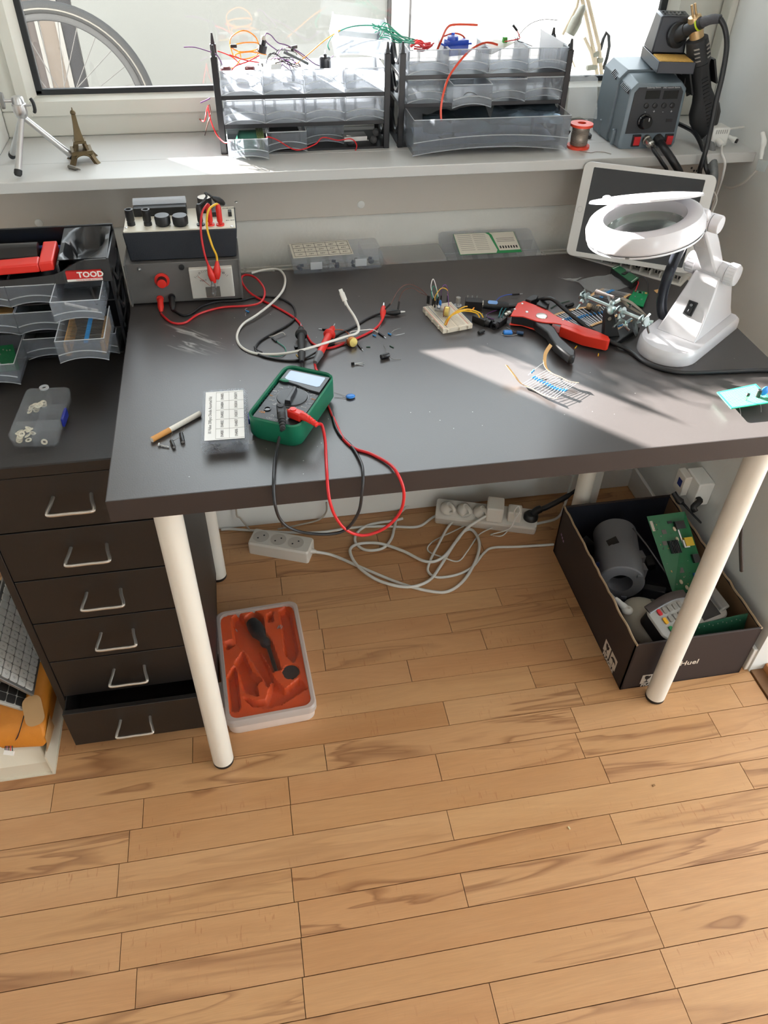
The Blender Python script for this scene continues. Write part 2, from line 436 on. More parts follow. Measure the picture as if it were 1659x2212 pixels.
# ---- radiator behind the desk
M_rad = mat('white_radiator_enamel', (214, 212, 204), 0.4, var=0.02)
rad = thing('radiator', 'white panel radiator with slotted top grille behind the desk', 'radiator', (0.5, 0.69, 0.13))
r_ = MB().b2((0.02, 0.662, 0.13), (1.12, 0.668, 0.695)); r_.b2((0.02, 0.712, 0.13), (1.12, 0.718, 0.695)); r_.b2((0.02, 0.662, 0.13), (0.024, 0.718, 0.70)); r_.b2((1.116, 0.662, 0.13), (1.12, 0.718, 0.70))
r_.obj('panel', M_rad, rad, world=True)
g_ = MB()
for y in (0.663, 0.677, 0.702, 0.717): g_.b2((0.02, y - 0.0025, 0.694), (1.12, y + 0.0025, 0.70))
for i in range(20): g_.b2((0.03 + i * 0.056, 0.662, 0.694), (0.034 + i * 0.056, 0.718, 0.70))
g_.obj('grille', M_rad, rad, world=True)
for i in (0.1, 0.9): MB().b2((i, 0.718, 0.3), (i + 0.04, 0.7345, 0.6)).obj('bracket', M_rad, rad, world=True)
# ---- window
win = struct(MB().b2((-0.2115, 0.886, 0.905), (1.19, 0.955, 0.95)).obj('window_1', M_upvc, bev=0.003), 'white window frame bottom rail')
def wpart(name, m, boxes, bev=0.0025, label=None):
    b = MB()
    for lo, hi in boxes: b.b2(lo, hi)
    return b.obj(name, m, win, bev=bev, world=True, label=label)
wpart('side_jamb', M_upvc, [((-0.2115, 0.886, 0.95), (-0.172, 0.955, 1.95))])
wpart('side_jamb', M_upvc, [((1.135, 0.886, 0.95), (1.19, 0.955, 1.95))])
wpart('head', M_upvc, [((-0.2115, 0.886, 1.9), (1.19, 0.955, 1.95))])
# sash: bevelled inner lip down to the gasket
zg = aty(420, 187, 0.9).z
def rail(name, prof, axis, a, b):
    m = MB()
    if axis == 'x': m.stack([[(t, y, z) for y, z in prof] for t in (a, b)])
    else: m.stack([[(x, y, t) for x, y in prof] for t in (a, b)])
    return m.obj(name, M_upvc, win, world=True, smooth=False)
rail('sash_rail', [(0.878, 0.944), (0.878, 0.968), (0.897, 0.975), (0.93, 0.975), (0.94, 0.944)], 'x', -0.177, 1.14)
rail('sash_rail', [(0.878, 1.89), (0.878, 1.85), (0.897, 1.84), (0.93, 1.84), (0.94, 1.89)], 'x', -0.177, 1.14)
rail('sash_stile', [(-0.177, 0.8772), (-0.158, 0.8772), (-0.144, 0.897), (-0.144, 0.93), (-0.177, 0.941)], 'z', 0.9433, 1.8907)
rail('sash_stile', [(1.14, 0.8772), (1.085, 0.8772), (1.068, 0.897), (1.068, 0.93), (1.14, 0.941)], 'z', 0.9433, 1.8907)
gk = [((-0.146, 0.896, 0.9735), (1.07, 0.908, 0.984)), ((-0.146, 0.896, 0.975), (-0.133, 0.908, 1.84)), ((1.056, 0.896, 0.975), (1.07, 0.908, 1.84)), ((-0.146, 0.896, 1.83), (1.07, 0.908, 1.842))]
wpart('gasket', M_gasket, gk, 0.002)
M_pane = glassy('window_glass', 0.015, 0.0)
wpart('pane', M_pane, [((-0.140, 0.9045, 0.978), (1.063, 0.9075, 1.836))], 0)
# ================================================================== outside
M_conc = mat('pale_sunny_paving', (142, 140, 136), 0.9, var=0.06, scale=3)
struct(MB().b2((-7, 1.08, 0.15), (9, 14, 0.25)).obj('ground_outside', M_conc, smooth=False))
struct(MB().b2((-0.2, 0.956, 0.895), (1.19, 1.10, 0.920)).obj('trim_6', M_conc, bev=0.003), 'stone ledge outside the window')
M_gw = mat('pale_grey_yard_wall', (86, 87, 85), 0.85, var=0.02, scale=4)
xe = aty(836, 60, 2.9).x; xb0 = aty(176, 120, 2.88).x
struct(MB().b2((xb0, 2.9, 0.25), (xe, 3.0, 1.35)).obj('yard_wall', M_gw, smooth=False))
M_post = mat('white_gate_post', (112, 111, 108), 0.7)
M_dkl = mat('dark_gate_edge', (26, 24, 24), 0.7)
gp = thing('gate_post', 'white gate post with dark edges at the end of the yard wall', 'post', (xe + 0.1, 2.93, 0.25))
x2 = aty(886, 60, 2.9).x
MB().b2((xe + 0.014, 2.88, 0.25), (x2 - 0.01, 2.98, 1.6)).obj('post', M_post, gp, world=True)
MB().b2((xe + 0.001, 2.885, 0.25), (xe + 0.014, 2.97, 1.6)).obj('edge_strip', M_dkl, gp, world=True)
MB().b2((x2 - 0.01, 2.885, 0.25), (x2, 2.97, 1.6)).obj('edge_strip', M_dkl, gp, world=True)
# board fence left of the yard wall: separate upright boards
M_bd = [mat('fence_white', (98, 96, 93), 0.8), mat('fence_beige', (76, 68, 61), 0.8), mat('fence_brown', (50, 44, 42), 0.8), mat('fence_dark', (16, 16, 20), 0.8)]
fe = thing('board_fence', 'white fence of upright boards behind the bicycle wheel, made tall to block sun', 'fence', (xb0 - 0.4, 2.9, 0.25))
xs = [(20, 0), (36, 0), (62, 2), (66, 0), (84, 2), (92, 0), (128, 1), (140, 0), (170, 3), (176, 0)]
prev = -1.31  # unseen left end and height of the fence are set to block the sun
for u in (-400, -300, -220, -160, -100, -50): xs.append((u, 0))
xs.sort()
for u, k in xs:
    x = aty(u, 90, 2.9).x
    if u == 176: x = xb0 - 0.001
    MB().b2((prev, 2.9 + 0.006 * (k > 0), 0.25), (x - 0.001, 2.93, 3.2)).obj('board', M_bd[k], fe, world=True); prev = x
for z in (0.45, 1.7, 2.9): MB().b2((-1.31, 2.932, z), (prev, 2.96, z + 0.07)).obj('cross_rail', M_bd[0], fe, world=True)
# bicycle wheel
M_tyre = mat('grey_black_tyre', (24, 25, 26), 0.9, bump=0.3, bscale=60)
M_strip = mat('tyre_reflective_strip', (78, 75, 70), 0.7)
M_rim = mat('grey_alloy_rim', (26, 27, 29), 0.7, 0.0)
M_spoke = mat('steel_spoke', (60, 59, 58), 0.6, 0.0)
wc = Vector((-0.372, 2.37, 0.575)); WR = 0.325
bw = thing('bicycle_wheel', 'grey bicycle wheel with reflective tyre stripe outside the window', 'wheel', (wc.x, wc.y, 0.25))
def ring(R, h, n=72): return [(wc.x + R * math.cos(2 * PI * i / n), wc.y + h, wc.z + R * math.sin(2 * PI * i / n)) for i in range(n)]
MB().tube(ring(WR - 0.019, 0), 0.019, 10, 1, closed=True).obj('tyre', M_tyre, bw, world=True)
MB().tube(ring(WR - 0.022, -0.0175), 0.0028, 6, 1, closed=True).obj('stripe', M_strip, bw, world=True)
MB().tube(ring(WR - 0.046, 0), 0.011, 8, 1, closed=True, flat=(0.013, 0.010)).obj('rim', M_rim, bw, world=True)
MB().cyl(wc + Vector((0, -0.05, 0)), wc + Vector((0, 0.05, 0)), 0.018, n=16).obj('hub', M_rim, bw, world=True)
for i in range(28):
    a = 2 * PI * i / 28 + 0.05; b = a + (0.9 if i % 2 else -0.9); s_ = 0.028 if i % 4 < 2 else -0.028
    p0 = wc + Vector((0.017 * math.cos(b), s_, 0.017 * math.sin(b))); p1 = wc + Vector(((WR - 0.055) * math.cos(a), 0, (WR - 0.055) * math.sin(a)))
    MB().cyl(p0, p1, 0.0016, n=5).obj('spoke', M_spoke, bw, world=True)
# ================================================================== desk
DT = 0.734
def desk_mat():
    m = mat('dark_grey_laminate', (62, 58, 57), 0.36, var=0.03, scale=9, bump=0.05, bscale=500, spec=0.75)
    nt = m.node_tree; N = nt.nodes; L = nt.links; p = N['Principled BSDF']
    src = p.inputs['Base Color'].links[0].from_socket; tc = N['Texture Coordinate']
    def math_(op, a, b_):
        x = N.new('ShaderNodeMath'); x.operation = op
        for i, s in ((0, a), (1, b_)):
            if isinstance(s, (int, float)): x.inputs[i].default_value = s
            else: L.new(s, x.inputs[i])
        return x.outputs[0]
    # dust specks lying on the top
    vo = N.new('ShaderNodeTexVoronoi'); vo.inputs['Scale'].default_value = 38; L.new(tc.outputs['Object'], vo.inputs['Vector'])
    speck = math_('LESS_THAN', vo.outputs['Distance'], 0.028)
    # rubbed chalky smears, streaks inside a patch near the back left
    mp = N.new('ShaderNodeMapping'); mp.vector_type = 'TEXTURE'; mp.inputs['Location'].default_value = (-0.4086, 0.080, 0.0); mp.inputs['Rotation'].default_value = (0, 0, -0.72); L.new(tc.outputs['Object'], mp.inputs['Vector'])
    sx = N.new('ShaderNodeSeparateXYZ'); L.new(mp.outputs[0], sx.inputs[0])
    ex = math_('POWER', math_('MULTIPLY', sx.outputs[0], 1 / 0.075), 2.0); ey = math_('POWER', math_('MULTIPLY', sx.outputs[1], 1 / 0.040), 2.0)
    mask = math_('MAXIMUM', math_('SUBTRACT', 1.0, math_('ADD', ex, ey)), 0.0)
    m2 = N.new('ShaderNodeMapping'); m2.inputs['Scale'].default_value = (14, 110, 1); L.new(mp.outputs[0], m2.inputs['Vector'])
    nz = N.new('ShaderNodeTexNoise'); nz.inputs['Scale'].default_value = 1.0; nz.inputs['Detail'].default_value = 4; nz.inputs['Distortion'].default_value = 1.2; L.new(m2.outputs[0], nz.inputs['Vector'])
    st = math_('MULTIPLY', math_('MAXIMUM', math_('SUBTRACT', nz.outputs['Fac'], 0.55), 0.0), 5.0)
    smear = math_('MINIMUM', math_('MULTIPLY', st, mask), 0.55)
    fac = math_('MAXIMUM', math_('MULTIPLY', speck, 0.7), smear)
    mx = N.new('ShaderNodeMix'); mx.data_type = 'RGBA'; L.new(fac, mx.inputs[0]); L.new(src, mx.inputs[6]); mx.inputs[7].default_value = lin((205, 203, 198)) + (1,)
    L.new(mx.outputs[2], p.inputs['Base Color'])
    return m
M_desk = desk_mat()
M_legw = mat('white_steel_leg', (226, 220, 208), 0.35, var=0.01)
M_blk = mat('black_plastic', (22, 22, 24), 0.45)
M_foot = mat('black_leg_foot', (20, 16, 16), 0.6)
DW, DD = 1.0172, 0.6218
dk = thing('desk', 'dark grey desk with round white steel legs under the window', 'desk', (DW / 2, DD / 2, 0))
MB().b2((0.0008, 0.0008, 0.7003), (DW - 0.0008, DD - 0.0008, DT)).obj('tabletop', M_desk, dk, bev=0.0004, world=True)
M_edge = mat('shaded_brown_edge', (44, 37, 35), 0.5, var=0.04)  # desk edges coloured darker than the top, shade of the front put into the colour
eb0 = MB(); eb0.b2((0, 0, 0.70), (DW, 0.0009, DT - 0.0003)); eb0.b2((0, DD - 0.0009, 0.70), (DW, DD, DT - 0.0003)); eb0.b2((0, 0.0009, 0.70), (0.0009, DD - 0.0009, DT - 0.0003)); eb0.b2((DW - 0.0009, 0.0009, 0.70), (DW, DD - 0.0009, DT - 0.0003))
eb0.obj('shaded_edge', M_edge, dk, world=True)
for lx, ly in ((0.0601, 0.0634), (DW - 0.0601, 0.0634), (0.0601, DD - 0.0634), (DW - 0.0601, DD - 0.0634)):
    lg = MB().cyl((lx, ly, 0.009), (lx, ly, 0.70), 0.0198, n=32).obj('leg', M_legw, dk, world=True)
    MB().lathe([(0.0185, 0), (0.0198, 0.002), (0.0198, 0.009)], (lx, ly, 0.0), n=28).obj('foot', M_foot, lg, world=True)
# ---- steel drawer unit
M_blkst = mat('black_steel', (22, 18, 16), 0.5, var=0.08, scale=60, bump=0.05, bscale=300)
M_chrome = mat('brushed_handle_steel', (196, 190, 182), 0.28, 0.9)
HX0, HX1, HY, HB, HT = -0.2225, 0.058, 0.149, 0.585, 0.69
hu = thing('drawer_unit', 'black steel cabinet of six drawers with wire handles beside the desk', 'drawer unit', ((HX0 + HX1) / 2, (HY + HB) / 2, 0))
b = MB(); t = 0.012
b.b2((HX0, HY, 0.03), (HX0 + t, HB, HT - 0.02)); b.b2((HX1 - t, HY, 0.03), (HX1, HB, HT - 0.02)); b.b2((HX0, HB - 0.004, 0.03), (HX1, HB, HT - 0.02)); b.b2((HX0, HY + 0.004, 0.03), (HX1, HB, 0.036))
b.obj('body', M_blkst, hu, bev=0.001, world=True)
MB().b2((HX0 - 0.001, HY - 0.002, HT - 0.0205), (HX1 + 0.001, HB, HT)).obj('top', M_blkst, hu, bev=0.002, world=True)
for x in (HX0 + 0.03, HX1 - 0.03):
    for y in (HY + 0.04, HB - 0.04): MB().cyl((x, y, 0), (x, y, 0.03), 0.012, n=14).obj('foot', M_blk, hu, world=True)
for i in range(6):
    z1 = 0.668 - 0.1031 * i; z0 = z1 - 0.1005; pull = 0.039 if i == 5 else 0.0
    y = HY - pull
    d = MB(); xa, xb = HX0 + t + 0.0015, HX1 - t - 0.0015
    d.b2((xa, y, z0), (xb, y + 0.01, z1))
    if i == 5:
        d.b2((xa, y + 0.01, z0 + 0.01), (xb, y + 0.4, z0 + 0.012)); d.b2((xa, y + 0.01, z0 + 0.01), (xa + 0.002, y + 0.4, z1 - 0.006)); d.b2((xb - 0.002, y + 0.01, z0 + 0.01), (xb, y + 0.4, z1 - 0.006))
    dr = d.obj('drawer', M_blkst, hu, bev=0.0008, world=True)
    hz = z1 - 0.040; hx = -0.0815; hw = 0.033
    if i == 5: hx = -0.088
    MB().tube([(hx - hw * 0.8, y + 0.002, hz), (hx - hw * 0.86, y - 0.012, hz - 0.001), (hx - hw * 0.98, y - 0.029, hz - 0.004), (hx - hw * 0.86, y - 0.033, hz - 0.006), (hx, y - 0.033, hz - 0.006),
               (hx + hw * 0.86, y - 0.033, hz - 0.006), (hx + hw * 0.98, y - 0.029, hz - 0.004), (hx + hw * 0.86, y - 0.012, hz - 0.001), (hx + hw * 0.8, y + 0.002, hz)], 0.0028, 10, 4).obj('handle', M_chrome, dr, world=True)
# ================================================================== things on the window sill
SZ = 0.905
M_silver = mat('brushed_aluminium', (198, 198, 198), 0.32, 0.85)
M_brass = mat('old_brass', (98, 84, 60), 0.45, 0.7, var=0.25, scale=120)
M_dkrub = mat('dark_rubber', (28, 29, 31), 0.6)
# ---- mini tripod
F1, F2, F3 = at(41, 386, SZ), at(163, 349, SZ), at(28, 346, SZ)
hubp = Vector((-0.139, 0.722, 0.0)); hz = aty(47, 250, hubp.y).z; hubp = aty(47, 250, hubp.y)
tp = thing('mini_tripod', 'small silver tabletop tripod standing at the left of the window sill', 'tripod', (hubp.x, hubp.y, SZ))
for F in (F1, F2, F3):
    F = F + Vector((0, 0, 0.006)); d = (F - hubp); t0 = hubp + d.normalized() * 0.004
    lg = MB().cyl(t0, F - d.normalized() * 0.006, 0.0045, 0.0058, n=14).obj('leg', M_silver, tp, world=True)
    MB().tube([F - d.normalized() * 0.008, F - d.normalized() * 0.002, F + d.normalized() * 0.001], [0.0066, 0.0066, 0.005], 12, 1).obj('rubber_foot', M_dkrub, lg, world=True)
up = Vector((0, 0, 1))
MB().lathe([(0.006, -0.004), (0.010, 0.0), (0.0115, 0.006), (0.0115, 0.018), (0.010, 0.019), (0.0095, 0.027), (0.008, 0.0295), (0.001, 0.03)], hubp, n=22).obj('head', M_silver, tp, world=True)
hc = hubp + Vector((0, 0, 0.022))
MB().cyl(hc + Vector((-0.009, 0, 0.001)), hc + Vector((-0.022, -0.002, 0.002)), 0.0028, n=10).obj('ball_stem', M_silver, tp, world=True)
dsc = MB().lathe([(0.012, 0), (0.0125, 0.002), (0.0125, 0.0045), (0.011, 0.005)], hc + Vector((-0.021, -0.002, 0.002)), (-1, -0.1, 0.05), 22).obj('camera_plate', mat('grey_rubber', (120, 118, 114), 0.6), tp, world=True)
MB().cyl(hc + Vector((-0.026, -0.0025, 0.0022)), hc + Vector((-0.032, -0.003, 0.0025)), 0.0022, n=8).obj('screw', M_silver, dsc, world=True)
MB().cyl(hc + Vector((0.009, 0, -0.006)), hc + Vector((0.02, 0, -0.006)), 0.002, n=8).obj('clamp_screw', M_silver, tp, world=True)
MB().tube([hc + Vector((0.021, -0.001, 0.004)), hc + Vector((0.024, -0.003, -0.002)), hc + Vector((0.024, -0.003, -0.012)), hc + Vector((0.022, -0.001, -0.017))], 0.0028, 8, 3).obj('knob', M_dkrub, tp, world=True)
# ---- tower souvenir
e0 = Vector((-0.0615, 0.742, SZ)); eh = aty(152.5, 232, e0.y).z - SZ
ei = thing('tower_souvenir', 'small brass lattice tower souvenir on the white sill', 'souvenir', e0, 0.0)
EA = math.radians(12)
def eq(a, r, z): return Vector((r * math.cos(a), r * math.sin(a), z))
H = eh
for i in range(4):
    a = EA + PI / 2 * i - PI / 4 * 0 + PI / 4
    m = MB()
    pts = [(0.030, 0.0, 0.0058), (0.026, 0.05, 0.0054), (0.0205, 0.13, 0.0052), (0.0165, 0.20, 0.0050)]
    rings = []
    for r, hh, w in pts: rings.append([eq(a, r, hh * H) + Vector((w * math.cos(a + k), w * math.sin(a + k), 0)) for k in (PI / 4, 3 * PI / 4, 5 * PI / 4, 7 * PI / 4)])
    m.stack(rings).obj('leg', M_brass, ei)
    m = MB(); rings = []
    for r, hh, w in ((0.0135, 0.225, 0.0042), (0.0105, 0.30, 0.0038), (0.0088, 0.37, 0.0036)): rings.append([eq(a, r, hh * H) + Vector((w * math.cos(a + k), w * math.sin(a + k), 0)) for k in (PI / 4, 3 * PI / 4, 5 * PI / 4, 7 * PI / 4)])
    m.stack(rings).obj('strut', M_brass, ei)
    b_ = a + PI / 4                                                # arch between the feet
    p0, p1 = eq(a, 0.024, 0.05 * H), eq(a + PI / 2, 0.024, 0.05 * H)
    MB().tube([p0, p0.lerp(p1, 0.2) + up * 0.09 * H, p0.lerp(p1, 0.5) + up * 0.125 * H, p0.lerp(p1, 0.8) + up * 0.09 * H, p1], 0.0016, 5, 3).obj('arch', M_brass, ei)
R4 = Matrix.Rotation(EA, 3, 'Z')
MB().box((0, 0, 0.205 * H), (0.035, 0.035, 0.006), R4).obj('platform', M_brass, ei)
MB().box((0, 0, 0.38 * H), (0.021, 0.021, 0.004), R4).obj('platform', M_brass, ei)
def sq(w, z): return [R4 @ Vector((sx * w, sy * w, z)) for sx, sy in ((1, 1), (-1, 1), (-1, -1), (1, -1))]
MB().stack([sq(0.0085, 0.39 * H), sq(0.0062, 0.52 * H), sq(0.0044, 0.68 * H), sq(0.0034, 0.88 * H)]).obj('shaft', M_brass, ei)
MB().lathe([(0.0034, 0.87 * H), (0.0046, 0.89 * H), (0.0046, 0.915 * H), (0.0036, 0.94 * H), (0.0012, 0.955 * H), (0.0007, H)], (0, 0, 0), n=10).obj('lantern', M_brass, ei)
# ---- driver bit
q0, q1 = at(150, 364, SZ) + up * 0.0033, at(174, 371, SZ) + up * 0.0033
dq = (q1 - q0)
bt = MB(); bt.cyl(q0, q0 + dq * 0.62, 0.0036, n=6); bt.cyl(q0 + dq * 0.62, q0 + dq * 0.72, 0.0036, 0.0016, n=6); bt.cyl(q0 + dq * 0.72, q1, 0.0016, 0.0012, n=6)
tag(bt.obj('driver_bit', mat('grey_bit_steel', (120, 116, 108), 0.45, 0.6)), 'short grey hex driver bit lying in front of the tower souvenir', 'driver bit')
# ---- drawer racks
M_frost = clear('frosted_plastic', (160, 166, 174), 0.63, 0.25)
M_frostedge = clear('frosted_edge', (232, 235, 238), 0.25, 0.3)
M_rack = mat('black_rack_plastic', (20, 21, 26), 0.38)
def drawer_mesh(w, d, h, t=0.0014, arch=0.30):
    """small translucent drawer, front at y = 0, open on top, arched lower front edge"""
    m = MB(); z0 = h * 0.14
    m.b2((-w / 2 + 0.001, t, z0), (w / 2 - 0.001, d, z0 + t)); m.b2((-w / 2, t, z0 * 0.2), (-w / 2 + t, d, h)); m.b2((w / 2 - t, t, z0 * 0.2), (w / 2, d, h)); m.b2((-w / 2 + t, d - t, z0), (w / 2 - t, d, h * 0.9))
    n = 12; lo = []; hi = []
    for i in range(n + 1):
        x = -w / 2 + w * i / n; k = 1 - (2 * i / n - 1) ** 2
        lo.append((x, h * arch * k * 0.62)); hi.append((x, h))
    for i in range(n):
        a, b, c_, d_ = lo[i], lo[i + 1], hi[i + 1], hi[i]
        m.hexa([(a[0], 0, a[1]), (b[0], 0, b[1]), (b[0], t, b[1]), (a[0], t, a[1])], [(d_[0], 0, d_[1]), (c_[0], 0, c_[1]), (c_[0], t, c_[1]), (d_[0], t, d_[1])])
    for s in (-0.25, 0.25): m.b2((s * w - 0.0025, t, h * 0.5), (s * w + 0.0025, t + 0.0012, h * 0.97))
    e = MB(); pts = []
    for i in range(n + 1):
        x = -w / 2 + 0.001 + (w - 0.002) * i / n; k = 1 - (2 * i / n - 1) ** 2; pts.append((x, -0.0003, h * (0.36 + 0.16 * k)))
    e.tube(pts, 0.0009, 5, 1)
    rim = MB(); rim.tube([(-w / 2 + 0.0006, d, h), (-w / 2 + 0.0006, 0.0006, h), (w / 2 - 0.0006, 0.0006, h), (w / 2 - 0.0006, d, h)], 0.0009, 4, 1)
    lowr = MB(); lowr.tube([(x, 0.0004, z) for x, z in lo], 0.0008, 4, 1)
    return m, e, rim, lowr
DCACHE = {}
def drawer(parent, w, d, h, loc, name='drawer', rot=None, label=None, top=False):
    key = (round(w, 4), round(d, 4), round(h, 4))
    if key not in DCACHE:
        m, e, rim, lowr = drawer_mesh(w, d, h)
        tmp = bpy.data.objects.new('tmp', None); XF['tmp'] = Matrix.Identity(4); col.objects.link(tmp)
        os_ = [x.obj('x', mm, tmp) for x, mm in ((m, M_frost), (e, M_frostedge), (rim, M_frostedge), (lowr, M_frostedge))]
        DCACHE[key] = [o.data for o in os_]
        for o in os_ + [tmp]: bpy.data.objects.remove(o)
    ds = DCACHE[key]; L = Vector(loc)
    o = bpy.data.objects.new(name, ds[0]); col.objects.link(o)
    if parent is not None:
        o.parent = parent; o.matrix_local = XF[parent.name].inverted() @ (Matrix.Translation(L) @ (Euler(rot).to_matrix().to_4x4() if rot else Matrix.Identity(4)))
    else:
        o.location = L
        if rot: o.rotation_euler = rot
    for dd, nn in zip(ds[1:], ('grip_ridge', 'top_rim', 'lower_rim')):
        c_ = bpy.data.objects.new(nn, dd); col.objects.link(c_); c_.parent = o
    return o
def rack(label, x0, x1, y0, yb, ztop=1.062, zs=(0.9515, 0.9985)):
    t = thing('drawer_rack', label, 'drawer rack', ((x0 + x1) / 2, (y0 + yb) / 2, SZ))
    pw = 0.011
    for x in (x0, x1 - pw):
        for y in (y0, yb - pw):
            p = MB().b2((x, y, SZ), (x + pw, y + pw, ztop)).obj('post', M_rack, t, bev=0.001, world=True)
            f = MB(); f.hexa([(x + 0.002, y + 0.002, ztop), (x + pw - 0.002, y + 0.002, ztop), (x + pw - 0.002, y + pw - 0.002, ztop), (x + 0.002, y + pw - 0.002, ztop)],
                             [(x + 0.004, y + 0.004, ztop + 0.017), (x + 0.007, y + 0.004, ztop + 0.017), (x + 0.007, y + 0.007, ztop + 0.017), (x + 0.004, y + 0.007, ztop + 0.017)])
            f.obj('peg', M_rack, p, world=True)
    for z in (SZ + 0.0005,) + zs:
        MB().b2((x0 + 0.002, y0 + 0.0015, z - 0.0005 if z < 0.91 else z - 0.004), (x1 - 0.002, yb - 0.001, z + 0.003)).obj('shelf', M_rack, t, bev=0.0006, world=True)
    for x in (x0 + 0.004, x1 - 0.007):                              # curved side frames between the posts
        for z in (SZ + 0.004, zs[0] + 0.0035, zs[1] + 0.0035):
            pts = []
            for i in range(9):
                k = i / 8; pts.append((x + 0.0015, y0 + pw + (yb - y0 - 2 * pw) * k, z + 0.040 - 0.030 * math.sin(PI * k)))
            MB().tube(pts, 0.0, 6, 1, flat=(0.0035, 0.0045)).obj('side_brace', M_rack, t, world=True)
    return t
RY, RB = 0.748, 0.856
rk1 = rack('black drawer rack with clear drawers on the sill, nearer the tower souvenir', 0.180, 0.492, RY, RB)
dw = 0.0712; dh = 0.0375; dd = 0.098
X1 = [0.193 + 0.0725 * i + dw / 2 for i in range(4)]
for x in X1: drawer(rk1, dw, dd, dh, (x, RY + 0.001, 1.0025))
for x in X1: drawer(rk1, dw, dd, dh, (x, RY + 0.001, 0.9555))
for x, pull in zip(X1[:3], (0.047, 0.012, -0.022)): drawer(rk1, dw, dd, 0.034, (x, RY - pull, 0.9092))
rk2 = rack('black drawer rack with one wide drawer pulled out, nearer the soldering station', 0.508, 0.830, RY, RB, 1.062, (0.977, 1.0235))
X2 = [0.524 + 0.0742 * i + 0.073 / 2 for i in range(4)]
for x in X2: drawer(rk2, 0.073, dd, dh + 0.001, (x, RY + 0.001, 1.0275))
for x, pull in zip(X2, (0.0, 0.040, 0.008, 0.0)): drawer(rk2, 0.073, dd, dh, (x, RY - pull + 0.001, 0.981))
bigd = drawer(rk2, 0.296, 0.108, 0.060, (0.672, 0.686, 0.9092), name='wide_drawer')
# ---- contents and wires of the racks
def wire(label, pts, r, m, cat='wire', group=None, k=5, n=6, name='wire'):
    return tag(MB().tube(pts, r, n, k).obj(name, m), label, cat, group)
def M_wire(nm, rgb, rough=0.4): return mat('wire_' + nm, rgb, rough, var=0.03)
W_or, W_rd, W_yl, W_pu, W_bk, W_gn, W_br = M_wire('orange', (232, 140, 24)), M_wire('red', (196, 28, 34)), M_wire('yellow', (226, 176, 40)), M_wire('purple', (98, 52, 110)), M_wire('black', (24, 24, 28)), M_wire('green', (24, 128, 104)), M_wire('brown', (86, 50, 40))
W_wh, W_bl, W_gy = M_wire('white', (232, 230, 226)), M_wire('blue', (44, 72, 156)), M_wire('grey', (128, 126, 124))
def Q(lst, y): return [aty(u, v, y + (q[0] if q else 0)) for u, v, *q in lst]
YT = 0.80
wire('coil of orange wire on top of the left drawer rack', Q([(505, 125), (497, 85), (525, 66), (552, 80), (556, 105), (520, 112), (500, 100), (530, 92), (560, 95), (555, 118), (525, 128), (508, 118), (540, 112), (575, 118)], YT), 0.0011, W_or)
wire('orange wire arching right over the left drawer rack', Q([(640, 138), (665, 118), (700, 88), (735, 65)], YT), 0.0011, W_or)
wire('yellow wire stuck in the left drawer rack', Q([(480, 150), (505, 145), (520, 125), (515, 110)], YT - 0.01), 0.001, W_yl)
for i, l in enumerate(([(470, 110), (500, 122), (520, 140)], [(560, 120), (535, 133), (510, 142), (500, 152)], [(495, 118), (530, 130), (560, 135)])):
    wire('short red wire over the drawers of the left rack', Q(l, YT - 0.012 * i), 0.001, W_rd, group='red wires on the left rack')
wire('purple wire sticking out past the left rack post', Q([(397, 102), (420, 102), (448, 110), (468, 118), (480, 140)], 0.775), 0.0009, W_pu)
wire('long purple wire looping above the left rack', Q([(600, 110), (575, 90), (574, 73), (585, 76), (600, 92), (620, 98), (650, 115), (690, 142), (720, 120)], YT), 0.0009, W_pu)
rr = random.Random(5)
for i in range(16):
    u0, v0 = rr.uniform(575, 620), rr.uniform(95, 130)
    m = (W_bk, W_pu, W_br, W_bk)[i % 4]; nm = ('black', 'purple', 'brown', 'black')[i % 4]
    pts = [(u0, v0 + 18), (u0 + rr.uniform(5, 18), v0 + rr.uniform(-8, 8)), (u0 + rr.uniform(20, 42), v0 + rr.uniform(0, 18)), (u0 + rr.uniform(35, 62), v0 + rr.uniform(10, 34))]
    wire('thin %s jumper wire in the tangle on the left rack' % nm, Q([p + (rr.uniform(-0.02, 0.02),) for p in pts], YT), 0.0008, m, group='%s wires in the tangle' % nm)
wire('green wire curving over the right end of the left rack', Q([(712, 108), (708, 96), (718, 78), (745, 62), (780, 55), (825, 57), (850, 66)], 0.81), 0.0011, W_gn)
gb = random.Random(9)
for i in range(11):
    u, v = 835 + gb.uniform(-8, 8), 62 + gb.uniform(-14, 20)
    wire('green wire of the bundle tucked behind the right rack', Q([(u - 12 - gb.uniform(0, 14), v + gb.uniform(-16, 20)), (u, v + gb.uniform(-10, 10)), (u + 25, v + 14), (u + 50, 82 + i * 1.0), (u + 68, 88 + i * 0.6)], 0.80 - 0.004 * i), 0.0009, W_gn, group='green wire bundle')
rr2 = random.Random(12)
for i in range(7):
    u, v = 885 + rr2.uniform(0, 10), 98 + rr2.uniform(-4, 6)
    wire('curl of red wire heaped in the first top drawer of the right rack', Q([(u, v), (u + 14, v - 8), (u + 30, v + rr2.uniform(-6, 8)), (u + 44, v - 2), (u + 26, v + 8), (u + 8, v + 6)], 0.785 - 0.004 * i), 0.0012, W_rd, group='red wire curls')
def ribbon(label, pts, m, w=0.004):
    P = smooth_path(pts, 6); rows = []
    for i, p in enumerate(P):
        t = (P[min(i + 1, len(P) - 1)] - P[max(i - 1, 0)]).normalized(); s = t.cross(Vector((0.2, -1, 0.3)).normalized()).normalized() * w / 2; rows.append([p - s, p + s])
    return tag(MB().sheet(rows, 0.0009).obj('ribbon_cable', m), label, 'cable')
W_rdor = M_wire('red_orange', (206, 66, 34))
